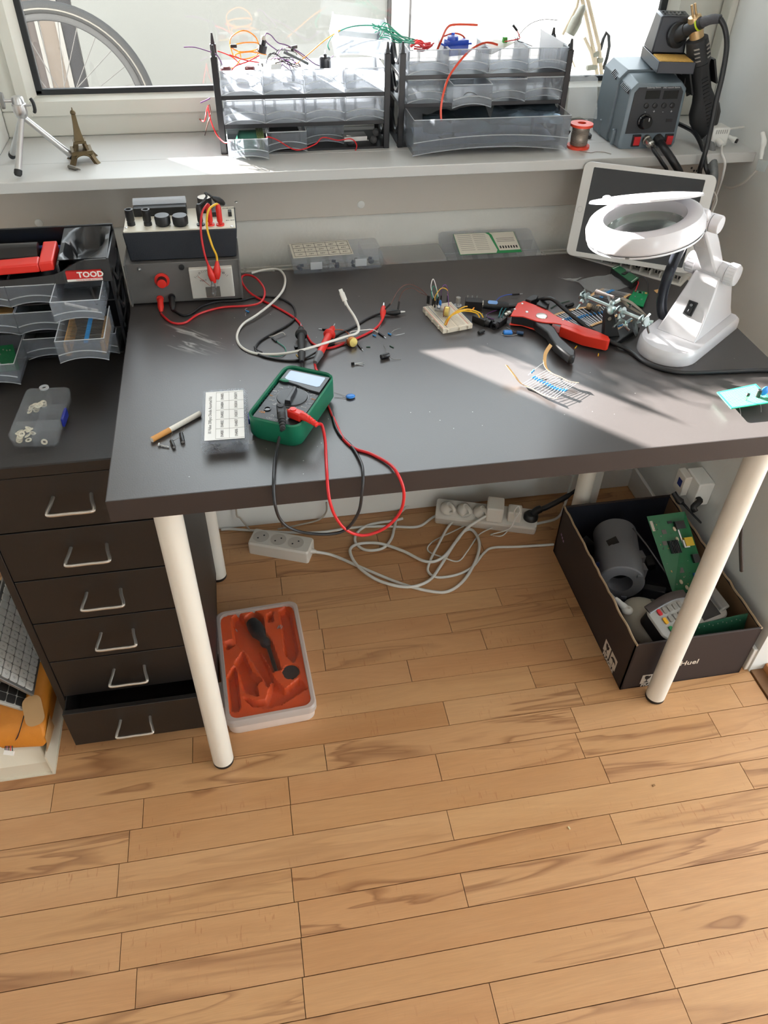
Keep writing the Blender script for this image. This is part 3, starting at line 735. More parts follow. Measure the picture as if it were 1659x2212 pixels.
ribbon('red ribbon cable arching above the right rack', Q([(944, 108), (952, 90), (966, 60), (985, 53), (1032, 54)], 0.79), W_rdor)
ribbon('long orange brown ribbon cable hanging down over the wide drawer', [aty(1075, 97, 0.80), aty(1050, 92, 0.79), aty(1020, 105, 0.765), aty(995, 130, 0.735), aty(970, 165, 0.715), aty(958, 200, 0.700), aty(952, 235, 0.694), aty(953, 262, 0.692)], W_rdor, 0.0035)
ribbon('red ribbon cable curled in the second top drawer of the right rack', Q([(955, 80), (980, 72), (1000, 78), (1010, 95)], 0.80), W_rdor, 0.003)
# servo motor, toggle and small parts in the top drawers
sv = thing('servo_motor', 'small blue servo motor in a top drawer of the right rack', 'servo motor', aty(985, 104, 0.79) - Vector((0, 0, 0.004)), math.radians(15))
M_blu = clear('blue_translucent_plastic', (26, 84, 200), 0.15, 0.25)
MB().box((0, 0, 0.006), (0.040, 0.022, 0.024)).obj('case', M_blu, sv, bev=0.001)
MB().box((0, 0, 0.011), (0.054, 0.018, 0.003)).obj('mounting_flange', M_blu, sv)
MB().lathe([(0.010, 0.017), (0.010, 0.024), (0.003, 0.025), (0.003, 0.029)], (-0.008, 0, 0), n=14).obj('gear_hub', M_blu, sv)
def small_box(name, label, cat, u, v, y, dims, m, rz=0.0, tilt=0.0, bev=0.0006):
    o = MB().box((0, 0, dims[2] / 2), dims).obj(name, m, None, bev=bev); p = aty(u, v, y); o.location = p; o.rotation_euler = (tilt, 0, rz)
    return tag(o, label, cat)
mtr = thing('motor', 'small black motor standing in the third top drawer of the left rack', 'motor', aty(703, 148, 0.79))
MB().lathe([(0.010, 0), (0.0105, 0.002), (0.0105, 0.018), (0.009, 0.0195), (0.003, 0.020), (0.003, 0.023), (0.001, 0.0235)], (0, 0, 0), n=18).obj('can', mat('black_gloss', (20, 20, 22), 0.25), mtr)
MB().cyl((0, 0, 0.023), (0, 0, 0.029), 0.0011, n=8).obj('shaft', M_silver, mtr)
kn = thing('toggle_switch', 'black toggle switch with grey cap in the wire tangle on the left rack', 'switch', aty(566, 108, 0.80))
MB().lathe([(0.008, -0.004), (0.008, 0.008), (0.0045, 0.009), (0.0045, 0.016)], (0, 0, 0), (0.3, 0, 1), 14).obj('body', M_blk, kn)
MB().sph((0.004, 0, 0.018), 0.0045).obj('cap', mat('beige_cap', (196, 188, 176), 0.5), kn)
for i, (u, v) in enumerate(((505, 103), (636, 105), (632, 110), (563, 143))):
    small_box('connector_plug', 'small black connector plug in the wire tangle on the left rack', 'connector', u, v, 0.795, (0.011, 0.005, 0.005), M_blk, i * 0.7)['group'] = 'connector plugs in the tangle'
small_box('relay', 'white relay block under the wires of the left rack', 'relay', 592, 150, 0.79, (0.022, 0.013, 0.013), mat('white_relay', (206, 204, 198), 0.45), 0.5, 0.3)
for i, (u, v) in enumerate(((488, 150), (540, 150))):
    tag(MB().lathe([(0.008, 0), (0.009, 0.003), (0.009, 0.009), (0.007, 0.011)], aty(u, v, 0.78) - up * 0.006, n=14).obj('push_button', mat('dark_red_button', (84, 30, 34), 0.4)), 'dark red push button in the first top drawer of the left rack', 'button', 'push buttons in the first drawer')
# stick probe
tag(MB().tube(Q([(612, 112), (640, 125), (666, 138)], 0.79), 0.0022, 8, 2).obj('plastic_rod', mat('grey_rod', (84, 88, 86), 0.5)), 'grey plastic rod lying across the wires of the left rack', 'rod')
# spare drawer propped on the left rack, sheet propped on the right rack
sd = drawer(None, 0.098, 0.062, 0.036, aty(780, 128, 0.79) + Vector((0, 0, 0.002)), name='spare_drawer', rot=(0.45, 0.12, 0.1)); tag(sd, 'frosted white spare drawer propped up on the right end of the left rack', 'drawer')
M_wpl = clear('white_milky_plastic', (244, 244, 246), 0.12, 0.4)
a_, b_, c_, d_ = aty(1163, 148, 0.80), aty(1222, 150, 0.775), aty(1226, 96, 0.775), aty(1168, 62, 0.80)
sh = MB().sheet([[a_, b_], [d_, c_]], 0.0016); tag(sh.obj('plastic_plate', M_wpl), 'slanted milky white plastic plate propped in the last top drawer of the right rack', 'plate')
a_, b_, c_, d_ = aty(1028, 112, 0.80), aty(1062, 118, 0.785), aty(1112, 92, 0.80), aty(1068, 86, 0.82)
tag(MB().sheet([[a_, b_], [d_, c_]], 0.0012).obj('paper_slip', mat('white_paper', (236, 234, 228), 0.7)), 'white paper slip in the third top drawer of the right rack', 'paper')
wire('thin black wire arching up from the right rack', Q([(1150, 100), (1130, 92), (1118, 88), (1122, 75), (1145, 52), (1175, 42), (1205, 44)], 0.79), 0.0007, W_bk)
tag(MB().cyl(aty(1108, 54, 0.79), aty(1117, 66, 0.79), 0.0022, n=8).obj('jumper_plug', M_blk), 'single black jumper plug pointing up above the right rack', 'plug')
wire('red wire below the black jumper plug', Q([(1117, 66), (1122, 78), (1120, 84), (1090, 90)], 0.79), 0.001, W_rd)
small_box('green_terminal', 'tiny green and yellow part in the third top drawer of the right rack', 'part', 1090, 92, 0.80, (0.008, 0.008, 0.009), mat('green_part', (70, 160, 60), 0.5))
# circuit board stack in the pulled-out bottom drawer
M_pcbg = mat('teal_pcb', (64, 128, 110), 0.4, var=0.2, scale=300)
for i in range(9):
    tag(MB().b2((0.206 + i * 0.0012, 0.716, 0.9185 + i * 0.0022), (0.242 + i * 0.0006, 0.775, 0.9198 + i * 0.0022)).obj('circuit_board', M_pcbg), 'green perforated board in the stack in the lowest left drawer', 'circuit board', 'board stack')
for i in range(6):
    o = MB().b2((0.2465 + i * 0.0022, 0.720, 0.917), (0.2477 + i * 0.0022, 0.78, 0.9405)).obj('circuit_board', mat('olive_pcb', (120, 138, 84), 0.5)); tag(o, 'olive green board standing on edge in the lowest left drawer', 'circuit board', 'boards on edge')
# black parts in the empty bay
small_box('motor_mount', 'silver metal motor bracket in the empty bay of the left rack', 'bracket', 765, 300, 0.77, (0.044, 0.03, 0.008), M_silver, 0.05)
tag(MB().tube([(0.413, 0.762, 0.926), (0.43, 0.758, 0.922), (0.455, 0.765, 0.915)], 0.0015, 6, 3).obj('steel_rod', M_silver), 'thin steel rod leaning in the empty bay of the left rack', 'rod')
for i, (x, z) in enumerate(((0.421, 0.915), (0.465, 0.917), (0.470, 0.930))):
    tag(MB().lathe([(0.006, 0), (0.007, 0.003), (0.007, 0.009), (0.004, 0.010)], (x, 0.775, z - 0.003), (0, -1, 0.2), 14).obj('knob', M_blk), 'round black knob in the empty bay of the left rack', 'knob', 'knobs in the empty bay')
# black parts inside the second bottom drawer
tag(MB().b2((0.272, 0.752, 0.9185), (0.326, 0.81, 0.936)).obj('black_module', M_blk, bev=0.002), 'black module in the second bottom drawer of the left rack', 'module')
# antistatic bags in the wide drawer
M_bag = mat('antistatic_film', (128, 148, 166), 0.22, 0.85, var=0.3, scale=40)
def film(name, label, cat, P, m, n=9, amp=0.006, seed=1, th=0.0003):
    """crumpled sheet between four corners"""
    r = random.Random(seed); rows = []
    ph = [r.uniform(0, 6.28) for _ in range(6)]
    for i in range(n):
        row = []
        for j in range(n):
            a, b = i / (n - 1), j / (n - 1)
            p = (Vector(P[0]) * (1 - b) + Vector(P[1]) * b) * (1 - a) + (Vector(P[3]) * (1 - b) + Vector(P[2]) * b) * a
            e = math.sin(a * 9 + b * 4 + ph[0]) * 0.5 + math.sin(a * 5 - b * 11 + ph[1]) * 0.4 + math.sin(b * 17 + a * 13 + ph[2]) * 0.3 + r.uniform(-.25, .25)
            row.append(p + Vector((0, 0, amp * (1 + e * 0.7))))
        rows.append(row)
    return tag(MB().sheet(rows, th).obj(name, m, ang=25), label, cat)
film('antistatic_bag', 'dark shiny antistatic bag at the right end of the wide drawer', 'bag', [(0.665, 0.70, 0.944), (0.812, 0.70, 0.948), (0.812, 0.775, 0.968), (0.70, 0.775, 0.962)], M_bag, 14, 0.007, 3)
film('antistatic_bag', 'dark shiny antistatic bag in the middle of the wide drawer', 'bag', [(0.545, 0.70, 0.932), (0.69, 0.70, 0.938), (0.68, 0.78, 0.956), (0.56, 0.78, 0.950)], M_bag, 14, 0.008, 4)
film('antistatic_bag', 'dark blue antistatic bag lying flat on the floor of the wide drawer', 'bag', [(0.535, 0.694, 0.921), (0.80, 0.694, 0.921), (0.80, 0.785, 0.926), (0.54, 0.785, 0.926)], mat('dark_blue_film', (70, 88, 120), 0.3, 0.6, var=0.3, scale=60), 12, 0.003, 6)
tag(MB().box((0.600, 0.735, 0.9225), (0.03, 0.02, 0.008), (0, 0, 0.4)).obj('adapter_block', mat('dark_part', (36, 40, 48), 0.5), bev=0.001), 'dark plug block under the bags in the wide drawer', 'plug')
# jumper in pulled drawer
wire('short black jumper wire in the pulled-out middle drawer of the right rack', [(0.625, 0.74, 0.992), (0.632, 0.735, 1.000), (0.643, 0.728, 1.0), (0.652, 0.722, 0.994)], 0.001, W_bk)
# loose red wire to the left of the rack and along the lowest drawers
wire('red wire trailing off the left side of the left rack', [at(362, 279, SZ) + up * 0.003, at(385, 278, SZ) + up * 0.004, at(410, 270, SZ) + up * 0.006, at(414, 264, SZ) + up * 0.012, at(428, 268, SZ) + up * 0.012, aty(441, 262, 0.775), aty(446, 240, 0.765), aty(450, 228, 0.757)], 0.0012, W_rd)
wire('red wire looped under the left rack into its lowest drawer', [aty(449, 230, 0.75), aty(456, 262, 0.745), aty(468, 290, 0.735), aty(485, 308, 0.715), (0.199, 0.705, 0.94)], 0.0012, W_rd)
wire('dark wire hanging beside the left rack', [aty(452, 225, 0.755), aty(455, 245, 0.753), aty(448, 270, 0.752), at(443, 296, SZ) + up * 0.003], 0.0009, W_br)
wire('red wire lying across the lowest drawers of the left rack', [(0.262, 0.706, 0.943), aty(581, 296, 0.712), aty(600, 303, 0.722), aty(640, 324, 0.7325), aty(680, 312, 0.735), aty(697, 297, 0.744), aty(730, 303, 0.744), aty(758, 300, 0.742), aty(770, 312, 0.742), aty(768, 326, 0.742)], 0.0011, W_rd)
wire('short purple wire end poking out beside the left rack', Q([(433, 222), (445, 217), (454, 212)], 0.752), 0.0012, W_pu)
# ---- solder spool and the bag behind it
M_sred = mat('red_spool_plastic', (222, 70, 44), 0.45)
s0 = at(1248, 318, SZ); s0.z = SZ
sp = thing('solder_spool', 'red spool of solder wire standing on the sill beside the wide drawer', 'spool', s0)
MB().lathe([(0.0215, 0), (0.0215, 0.0045), (0.016, 0.005)], (0, 0, 0), n=26).obj('flange', M_sred, sp)
MB().lathe([(0.007, 0.0385), (0.0215, 0.0385), (0.0215, 0.043), (0.008, 0.0435), (0.007, 0.030)], (0, 0, 0), n=26, cap=False).obj('flange', M_sred, sp)
MB().lathe([(0.0085, 0.004), (0.0085, 0.0388)], (0, 0, 0), n=18).obj('core', mat('dark_red_core', (150, 40, 30), 0.6), sp)
cp = []
for i in range(17 * 16 + 1):
    a = 2 * PI * i / 16; cp.append((0.0155 * math.cos(a), 0.0155 * math.sin(a), 0.006 + 0.031 * i / (17 * 16)))
MB().tube(cp, 0.0012, 5, 1).obj('solder_winding', mat('solder_tin', (150, 140, 130), 0.35, 0.6), sp)
MB().lathe([(0.0145, 0.005), (0.0145, 0.038)], (0, 0, 0), n=18).obj('inner_winding', mat('solder_tin', (150, 140, 130), 0.35, 0.6), sp)
wire('loose end of solder wire on the sill in front of the station', [at(1252, 327, SZ) + up * 0.001, at(1275, 331, SZ) + up * 0.001, at(1288, 329, SZ) + up * 0.001, at(1305, 330, SZ) + up * 0.001, at(1320, 334, SZ) + up * 0.001], 0.0006, mat('solder_tin', (150, 140, 130), 0.35, 0.6))
M_film = clear('clear_film', (236, 238, 238), 0.78, 0.12)
film('clear_bag', 'clear plastic bag standing behind the solder spool', 'bag', [aty(1222, 262, 0.77), aty(1288, 262, 0.77), aty(1290, 178, 0.80), aty(1232, 160, 0.80)], M_film, 10, 0.006, 8)
rb = random.Random(2)
for i in range(6):
    p = Vector((0.850 + 0.009 * i, 0.76 + rb.uniform(-0.006, 0.012), SZ + rb.uniform(0.0, 0.008)))
    o = MB().box((0, 0, 0.004), (0.011, 0.007, 0.008)).obj('connector_part', M_blk if i != 1 else M_sred, None, bev=0.001); o.location = p; o.rotation_euler = (0.2, 0.3, i)
    tag(o, 'small black part at the bottom of the clear bag' if i != 1 else 'small red part at the bottom of the clear bag', 'part', 'parts in the clear bag' if i != 1 else None)
# ---- soldering station
M_stn = mat('blue_grey_station_plastic', (104, 116, 124), 0.42, var=0.04, scale=60, bump=0.06, bscale=700)
M_face = mat('dark_station_face', (44, 46, 50), 0.4)
M_disp = mat('black_display', (12, 12, 14), 0.08)
M_rdsw = mat('red_rocker', (190, 44, 48), 0.3)
M_prnt = mat('white_print', (200, 202, 204), 0.6, var=0.0)
M_dks = mat('dark_coated_steel', (52, 54, 60), 0.32, 0.35)
st = thing('soldering_station', 'blue grey soldering station with black control face on the right of the sill', 'soldering station', (0.983, 0.745, SZ))
def sring(y, x0, x1, z0, z1, c, ct):
    return [(x0 + 0.004, y, z0), (x1 - 0.004, y, z0), (x1, y, z0 + 0.008), (x1 - c, y, z1 - ct), (x1 - c - ct, y, z1), (x0 + c + ct, y, z1), (x0 + c, y, z1 - ct), (x0, y, z0 + 0.008)]
fz = 1.019
fb = MB().stack([sring(0.691, 0.929, 1.038, SZ, fz - 0.002, 0.004, 0.011), sring(0.694, 0.925, 1.042, SZ, fz, 0.004, 0.012), sring(0.742, 0.925, 1.042, SZ, fz + 0.006, 0.004, 0.012)])
bd = fb.obj('front_shell', M_stn, st, world=True, bev=0.001)
MB().stack([sring(0.742, 0.921, 1.046, SZ, fz + 0.010, 0.004, 0.014), sring(0.815, 0.921, 1.046, SZ, fz + 0.016, 0.004, 0.014)]).obj('rear_shell', M_stn, st, world=True, bev=0.001)
for i in range(7): MB().box((0.9295, 0.7 + i * 0.005, 1.004 + i * 0.0006), (0.006, 0.0022, 0.010), (0, 0.75, 0)).obj('vent_slot', M_face, st, world=True)
for i in range(5): MB().box((0.927, 0.755 + i * 0.005, 1.014 + i * 0.0010), (0.006, 0.0022, 0.010), (0, 0.75, 0)).obj('vent_slot', M_face, st, world=True)
for y in (0.712, 0.775): MB().b2((0.9195, y, SZ + 0.002), (0.926, y + 0.007, SZ + 0.03)).obj('side_rib', M_stn, st, world=True, bev=0.002)
fp = MB().stack([[(0.934, 0.6895, 0.933), (1.033, 0.6895, 0.933), (1.031, 0.6895, 1.003), (1.024, 0.6895, 1.0115), (0.943, 0.6895, 1.0115), (0.936, 0.6895, 1.003)], [(0.934, 0.692, 0.933), (1.033, 0.692, 0.933), (1.031, 0.692, 1.003), (1.024, 0.692, 1.0115), (0.943, 0.692, 1.0115), (0.936, 0.692, 1.003)]])
face = fp.obj('control_face', M_face, st, world=True)
YF = 0.6892
def on(u, v): return aty(u, v, YF)
for u0, u1 in ((1393, 1428), (1431, 1467)):
    a, b = on(u0, 214), on(u1, 195); MB().b2((a.x, YF - 0.0006, a.z), (b.x, YF + 0.002, b.z)).obj('display', M_disp, face, world=True)
for i, u in enumerate((1396, 1414.5, 1434, 1452)):
    p = on(u, 228.5 - i * 0.3); MB().lathe([(0.0048, -0.001), (0.0048, 0.0016), (0.0036, 0.0026), (0.0005, 0.0028)], p, (0, -1, 0), 16).obj('button', M_blk, face, world=True)
    q = on(u - 2, 241); text('-' if i % 2 == 0 else '+', 0.008, plane_M((q.x, YF - 0.0002, q.z), (1, 0, 0), (0, 0, 1)), M_prnt, face, world=True, depth=0.0001)
for tx, u in (('Soldering Station', 1413), ('SMD rework Station', 1451)):
    q = on(u, 189); text(tx, 0.0040, plane_M((q.x, YF - 0.0002, q.z), (1, 0, 0), (0, 0, 1)), M_prnt, face, world=True, depth=0.0001)
p = on(1391, 262); kb = MB().lathe([(0.0135, 0), (0.0135, 0.004), (0.011, 0.005), (0.0105, 0.014), (0.009, 0.016), (0.0005, 0.0162)], p, (0, -1, 0.05), 24).obj('dial', mat('gloss_black', (14, 14, 16), 0.12), face, world=True)
MB().b2((p.x + 0.001, YF - 0.0168, p.z + 0.004), (p.x + 0.0022, YF - 0.0155, p.z + 0.0095)).obj('pointer_mark', M_prnt, kb, world=True)
p = on(1445, 260); MB().b2((p.x - 0.006, YF - 0.001, p.z - 0.0026), (p.x + 0.006, YF + 0.001, p.z + 0.0026)).obj('slide_switch', M_blk, face, world=True)
for u, v in ((1374, 304), (1444, 302)):
    p = on(u, v); s_ = MB().b2((p.x - 0.0082, 0.688, p.z - 0.0105), (p.x + 0.0082, 0.6935, p.z + 0.0105)).obj('rocker_switch', M_blk, st, world=True, bev=0.0006)
    MB().hexa([(p.x - 0.0055, 0.686, p.z - 0.0078), (p.x + 0.0062, 0.686, p.z - 0.0078), (p.x + 0.0062, 0.69, p.z - 0.0078), (p.x - 0.0055, 0.69, p.z - 0.0078)], [(p.x - 0.0055, 0.6845, p.z + 0.0078), (p.x + 0.0062, 0.6845, p.z + 0.0078), (p.x + 0.0062, 0.69, p.z + 0.0078), (p.x - 0.0055, 0.69, p.z + 0.0078)]).obj('rocker', M_rdsw, s_, world=True)
pj = on(1396, 301); MB().lathe([(0.0088, 0), (0.0088, 0.005), (0.0068, 0.006), (0.0068, 0.012), (0.0078, 0.013), (0.0078, 0.020), (0.005, 0.022), (0.0042, 0.030)], (pj.x, 0.6915, pj.z), (0.18, -1, -0.25), 20).obj('connector', mat('nickel', (196, 192, 184), 0.25, 0.9), st, world=True)
ph = on(1421, 300); MB().lathe([(0.0095, 0), (0.0095, 0.012), (0.0078, 0.016)], (ph.x, 0.6915, ph.z), (0.15, -1, -0.25), 20).obj('hose_boot', M_dkrub, st, world=True)
for x in (0.935, 1.032):
    for y in (0.70, 0.80): MB().cyl((x, y, SZ), (x, y, SZ + 0.001), 0.005, n=10).obj('foot', M_dkrub, st, world=True)
# ---- iron stand on top of the station
ih = thing('iron_stand', 'black soldering iron stand with sponge tray on top of the station', 'stand', (1.0, 0.679, 1.0285), math.radians(-11))
b = MB(); w_, d_ = 0.066, 0.128
b.b2((-w_ / 2, 0, 0.0065), (w_ / 2, d_, 0.0085)); b.b2((-w_ / 2, 0, 0.007), (w_ / 2, 0.0016, 0.0255)); b.b2((-w_ / 2, d_ - 0.0016, 0.007), (w_ / 2, d_, 0.0255)); b.b2((-w_ / 2, 0, 0.007), (-w_ / 2 + 0.0016, d_, 0.0255)); b.b2((w_ / 2 - 0.0016, 0, 0.007), (w_ / 2, d_, 0.0255))
b.obj('tray', M_dks, ih, bev=0.0006)
for x in (-0.025, 0.025):
    for y in (0.062, 0.118): MB().cyl((x, y, -0.0005), (x, y, 0.0068), 0.004, n=8).obj('foot', M_dkrub, ih)
sg = MB().b2((-w_ / 2 + 0.003, 0.003, 0.0087), (w_ / 2 - 0.003, 0.060, 0.0262)).obj('sponge', mat('yellow_brown_sponge', (196, 152, 72), 0.95, var=0.35, scale=260, bump=0.8, bscale=500), ih, bev=0.002)
c0, c1 = 0.060, 0.124
cz = 0.084
cs = MB(); cs.hexa([(-0.033, c0, 0.0258), (0.028, c0, 0.0258), (0.033, c1, 0.0258), (-0.033, c1, 0.0258)], [(-0.026, c0 + 0.008, cz), (0.026, c0 + 0.006, cz), (0.027, c1 - 0.016, cz + 0.003), (-0.027, c1 - 0.016, cz + 0.003)])
cs.obj('housing', M_dks, ih, bev=0.003)
for i in range(6):
    for j in range(2): MB().lathe([(0.0022, 0), (0.0022, 0.0006)], (-0.018 + i * 0.007, c0 + 0.02 + j * 0.014, cz + 0.0014 + j * 0.0008), n=8).obj('vent_hole', M_disp, ih)
MB().lathe([(0.017, 0), (0.0205, 0.002), (0.0205, 0.007), (0.013, 0.009), (0.011, 0.004)], (0.006, c0 + 0.0045, 0.055), (0.45, -1, 0.18), 26, cap=False).obj('holder_collar', M_dkrub, ih)
# ---- soldering iron in the stand
H0 = XF[ih.name] @ Vector((0.006, c0, 0.056))
tip = aty(1518, 48, 0.70); end = aty(1556, 41, 0.675)
si = thing('soldering_iron', 'black soldering iron resting in the stand on the station', 'soldering iron', H0)
dv = (tip - H0)
MB().tube([H0 - dv * 0.15, H0 + dv * 0.35, H0 + dv * 0.36, H0 + dv * 0.98], [0.0125, 0.012, 0.010, 0.0098], 16, 2).obj('handle', M_dkrub, si, world=True)
MB().cyl(H0 + dv * 0.80, H0 + dv * 0.86, 0.0106, n=18).obj('ring', mat('lime_ring', (190, 210, 40), 0.5), si, world=True)
MB().tube([H0 + dv * 0.9, tip, (tip + end) / 2 + Vector((0, 0, 0.002)), end], [0.0088, 0.0085, 0.008, 0.0072], 12, 3).obj('grip_sleeve', mat('ribbed_grey_rubber', (66, 66, 70), 0.6, bump=0.5, bscale=900), si, world=True)
cab = [end, aty(1566, 62, 0.668), aty(1570, 100, 0.66), aty(1561, 160, 0.652), aty(1548, 215, 0.645), aty(1537, 270, 0.636), aty(1526, 320, 0.625), aty(1512, 365, 0.625), aty(1504, 392, 0.64), (1.045, 0.66, 0.80)]
MB().tube(cab, 0.0046, 10, 5).obj('cable', mat('black_cable', (26, 27, 30), 0.35), si, world=True)
# ---- hot air gun hung on the side of the station
YG = 0.715
g0, g1 = aty(1526, 285, YG), aty(1503, 60, YG)
ga = (g1 - g0).normalized(); gl = (g1 - g0).length
hg = thing('hot_air_gun', 'black hot air gun with brass nozzle hung beside the soldering station', 'hot air gun', (g0.x, g0.y, g0.z))
def gp_(t): return g0 + ga * gl * t
side = ga.cross(Vector((0, 1, 0))).normalized(); frn = side.cross(ga)
def gring(t, rx, ry, n=20, off=0.0):
    c = gp_(t) + frn * off; return [c + side * rx * math.cos(2 * PI * i / n) + frn * ry * math.sin(2 * PI * i / n) for i in range(n)]
MB().stack([gring(-0.06, 0.010, 0.010), gring(0.0, 0.016, 0.014), gring(0.06, 0.024, 0.017), gring(0.15, 0.030, 0.020), gring(0.24, 0.029, 0.020), gring(0.33, 0.021, 0.018), gring(0.42, 0.0165, 0.016), gring(0.60, 0.0165, 0.016), gring(0.68, 0.0185, 0.018), gring(0.69, 0.0205, 0.020), gring(0.80, 0.0205, 0.020), gring(0.90, 0.019, 0.019), gring(0.915, 0.014, 0.014)]).obj('handle', M_dkrub, hg, world=True)
for i in range(14):
    c = gp_(0.10 + i * 0.035) - frn * (0.0205 if i < 7 else 0.0165); MB().box(c, (0.012, 0.0016, 0.0022), Matrix((side, frn, ga)).transposed()).obj('grip_rib', M_blk, hg, world=True)
for k in range(4):
    for s_ in (-1, 1):
        c = gp_(0.74 + k * 0.036) - frn * 0.0175 + side * s_ * 0.0105; MB().box(c, (0.009, 0.003, 0.0022), Matrix(((side - frn * 0.6 * s_ * -1).normalized(), frn, ga)).transposed()).obj('vent_slot', mat('vent_glint', (150, 146, 140), 0.4, 0.4), hg, world=True)
M_brs = mat('satin_brass', (190, 160, 116), 0.35, 0.6)
MB().stack([gring(0.90, 0.0125, 0.0125), gring(1.06, 0.0125, 0.0125), gring(1.10, 0.011, 0.011), gring(1.11, 0.004, 0.004)]).obj('barrel', M_brs, hg, world=True)
for s_ in (-1, 1):
    c = gp_(1.10) + side * 0.003 * s_; MB().cyl(c, c + ga * 0.020, 0.0022, n=10).obj('nozzle_tube', M_brs, hg, world=True)
br = MB(); br.b2((1.0465, 0.722, 0.955), (1.050, 0.775, 1.02)); br.box(gp_(0.52) + frn * 0.018, (0.046, 0.003, 0.05), Matrix((side, frn, ga)).transposed())
br.obj('bracket', M_blk, hg, world=True, bev=0.001)
for s_ in (-1, 1): MB().box(gp_(0.56) + side * 0.0235 * s_ + frn * 0.004, (0.004, 0.032, 0.044), Matrix((side, frn, ga)).transposed()).obj('clip', M_blk, hg, world=True, bev=0.001)
hose = [gp_(-0.04), aty(1532, 310, 0.69), aty(1538, 345, 0.655), aty(1540, 385, 0.628), aty(1530, 425, 0.64), aty(1512, 470, 0.66), (1.05, 0.68, 0.75)]
MB().tube(hose, 0.0095, 12, 5).obj('hose', mat('grey_wrapped_hose', (116, 118, 120), 0.3, 0.2, var=0.35, scale=120, bump=0.6, bscale=150), hg, world=True)
# ---- station cables
M_bcab = mat('black_cable', (26, 27, 30), 0.35)
wire('thin black lead from the round plug of the station down behind the tablet', [(pj.x + 0.004, 0.668, pj.z - 0.006), aty(1412, 325, 0.64), aty(1428, 348, 0.628), aty(1440, 380, 0.632), (0.985, 0.64, 0.82), (1.0, 0.65, 0.75)], 0.0034, M_bcab, 'cable', name='station_lead', n=8)
wire('thick black air hose from the station down behind the tablet', [(ph.x + 0.002, 0.682, ph.z - 0.003), aty(1436, 322, 0.648), aty(1455, 350, 0.624), aty(1470, 385, 0.628), (1.03, 0.64, 0.83), (1.04, 0.65, 0.75)], 0.0072, M_bcab, 'hose', name='air_hose', n=10)
wire('black mains cable curving from behind the station over the sill edge', [(1.05, 0.78, 0.935), aty(1480, 274, 0.735), aty(1503, 290, 0.70), aty(1519, 325, 0.662), aty(1524, 360, 0.630), aty(1524, 395, 0.64), (1.075, 0.66, 0.75)], 0.0042, M_bcab, 'cable', name='mains_cable', n=8)
# ---- white charger and cables at the right end of the sill
ad_ = thing('usb_charger', 'white block charger with cables at the right end of the sill', 'charger', (1.128, 0.70, SZ), 0.05)
MB().box((0, 0, 0.017), (0.036, 0.036, 0.034)).obj('block', M_white, ad_, bev=0.003)
for i in range(6): MB().b2((-0.013 + i * 0.0045, -0.0183, 0.024), (-0.011 + i * 0.0045, -0.0178, 0.031)).obj('vent_line', mat('grey_line', (170, 168, 164), 0.6), ad_)
MB().lathe([(0.0062, 0), (0.0062, 0.012), (0.004, 0.016)], (-0.004, -0.017, 0.012), (0.1, -1, -0.3), 14).obj('plug', M_white, ad_)
wire('white cable hanging from the charger down over the sill edge', [(1.125, 0.664, SZ + 0.008), aty(1559, 330, 0.643), aty(1566, 352, 0.628), aty(1560, 385, 0.632), aty(1548, 420, 0.66), aty(1535, 455, 0.69)], 0.0022, W_wh, 'cable', name='charger_cable', n=8)
M_wcab = mat('white_cable', (222, 219, 212), 0.45, var=0.02)
wire('thin white cable curving from the charger to the right wall', [(1.146, 0.70, SZ + 0.026), aty(1600, 275, 0.71), aty(1625, 276, 0.70), aty(1645, 290, 0.685), aty(1650, 310, 0.665)], 0.0018, M_wcab, 'cable', name='thin_cable', n=8)
sk = thing('cable_coupler', 'white cable coupler with black round socket near the right end of the sill', 'coupler', (1.163, 0.69, SZ))
MB().tube([(1.147, 0.705, SZ + 0.018), (1.158, 0.70, SZ + 0.012), (1.168, 0.69, SZ + 0.008)], [0.003, 0.004, 0.006], 12, 3).obj('sleeve', M_white, sk, world=True)
MB().cyl((1.1675, 0.6905, SZ + 0.008), (1.1705, 0.687, SZ + 0.0075), 0.004, n=12).obj('socket', M_blk, sk, world=True)
cs_ = thing('cable_sleeve', 'white inline plug hanging over the end of the sill by the right wall', 'plug', atx(1648, 330, 1.176))
P_ = [atx(1647, 288, 1.178), atx(1650, 305, 1.176), atx(1646, 325, 1.174), atx(1644, 345, 1.172)]
MB().tube(P_, [0.0045, 0.0055, 0.004, 0.003], 10, 3).obj('plug_body', M_white, cs_, world=True)
MB().tube([P_[-1], atx(1640, 360, 1.172), atx(1628, 375, 1.174), atx(1605, 395, 1.178), atx(1580, 405, 1.183), atx(1562, 402, 1.186)], 0.0026, 8, 5).obj('cable', M_wcab, cs_, world=True)
lb = [atx(1638, 345, 1.166), atx(1662, 348, 1.160), atx(1652, 372, 1.160), atx(1632, 368, 1.166)]
tg = MB().sheet([[lb[0], lb[1]], [lb[3], lb[2]]], 0.0003).obj('clear_tag', clear('clear_tag_film', (225, 232, 232), 0.5, 0.15), cs_, world=True)
# wall outlet plate below the sill, behind the tablet
op = aty(1494, 368, 0.7255)
so_ = thing('wall_outlet', 'pale wall outlet plate with small black holes under the sill', 'outlet', (op.x, 0.727, op.z))
MB().b2((op.x - 0.03, 0.7225, op.z - 0.03), (op.x + 0.03, 0.727, op.z + 0.025)).obj('plate', M_panel, so_, bev=0.001, world=True)
for u, v in ((1494, 363), (1499, 369), (1505, 369)):
    q = aty(u, v, 0.7225); MB().cyl((q.x, 0.7221, q.z), (q.x, 0.7226, q.z), 0.0022, n=8).obj('hole', M_blk, so_, world=True)
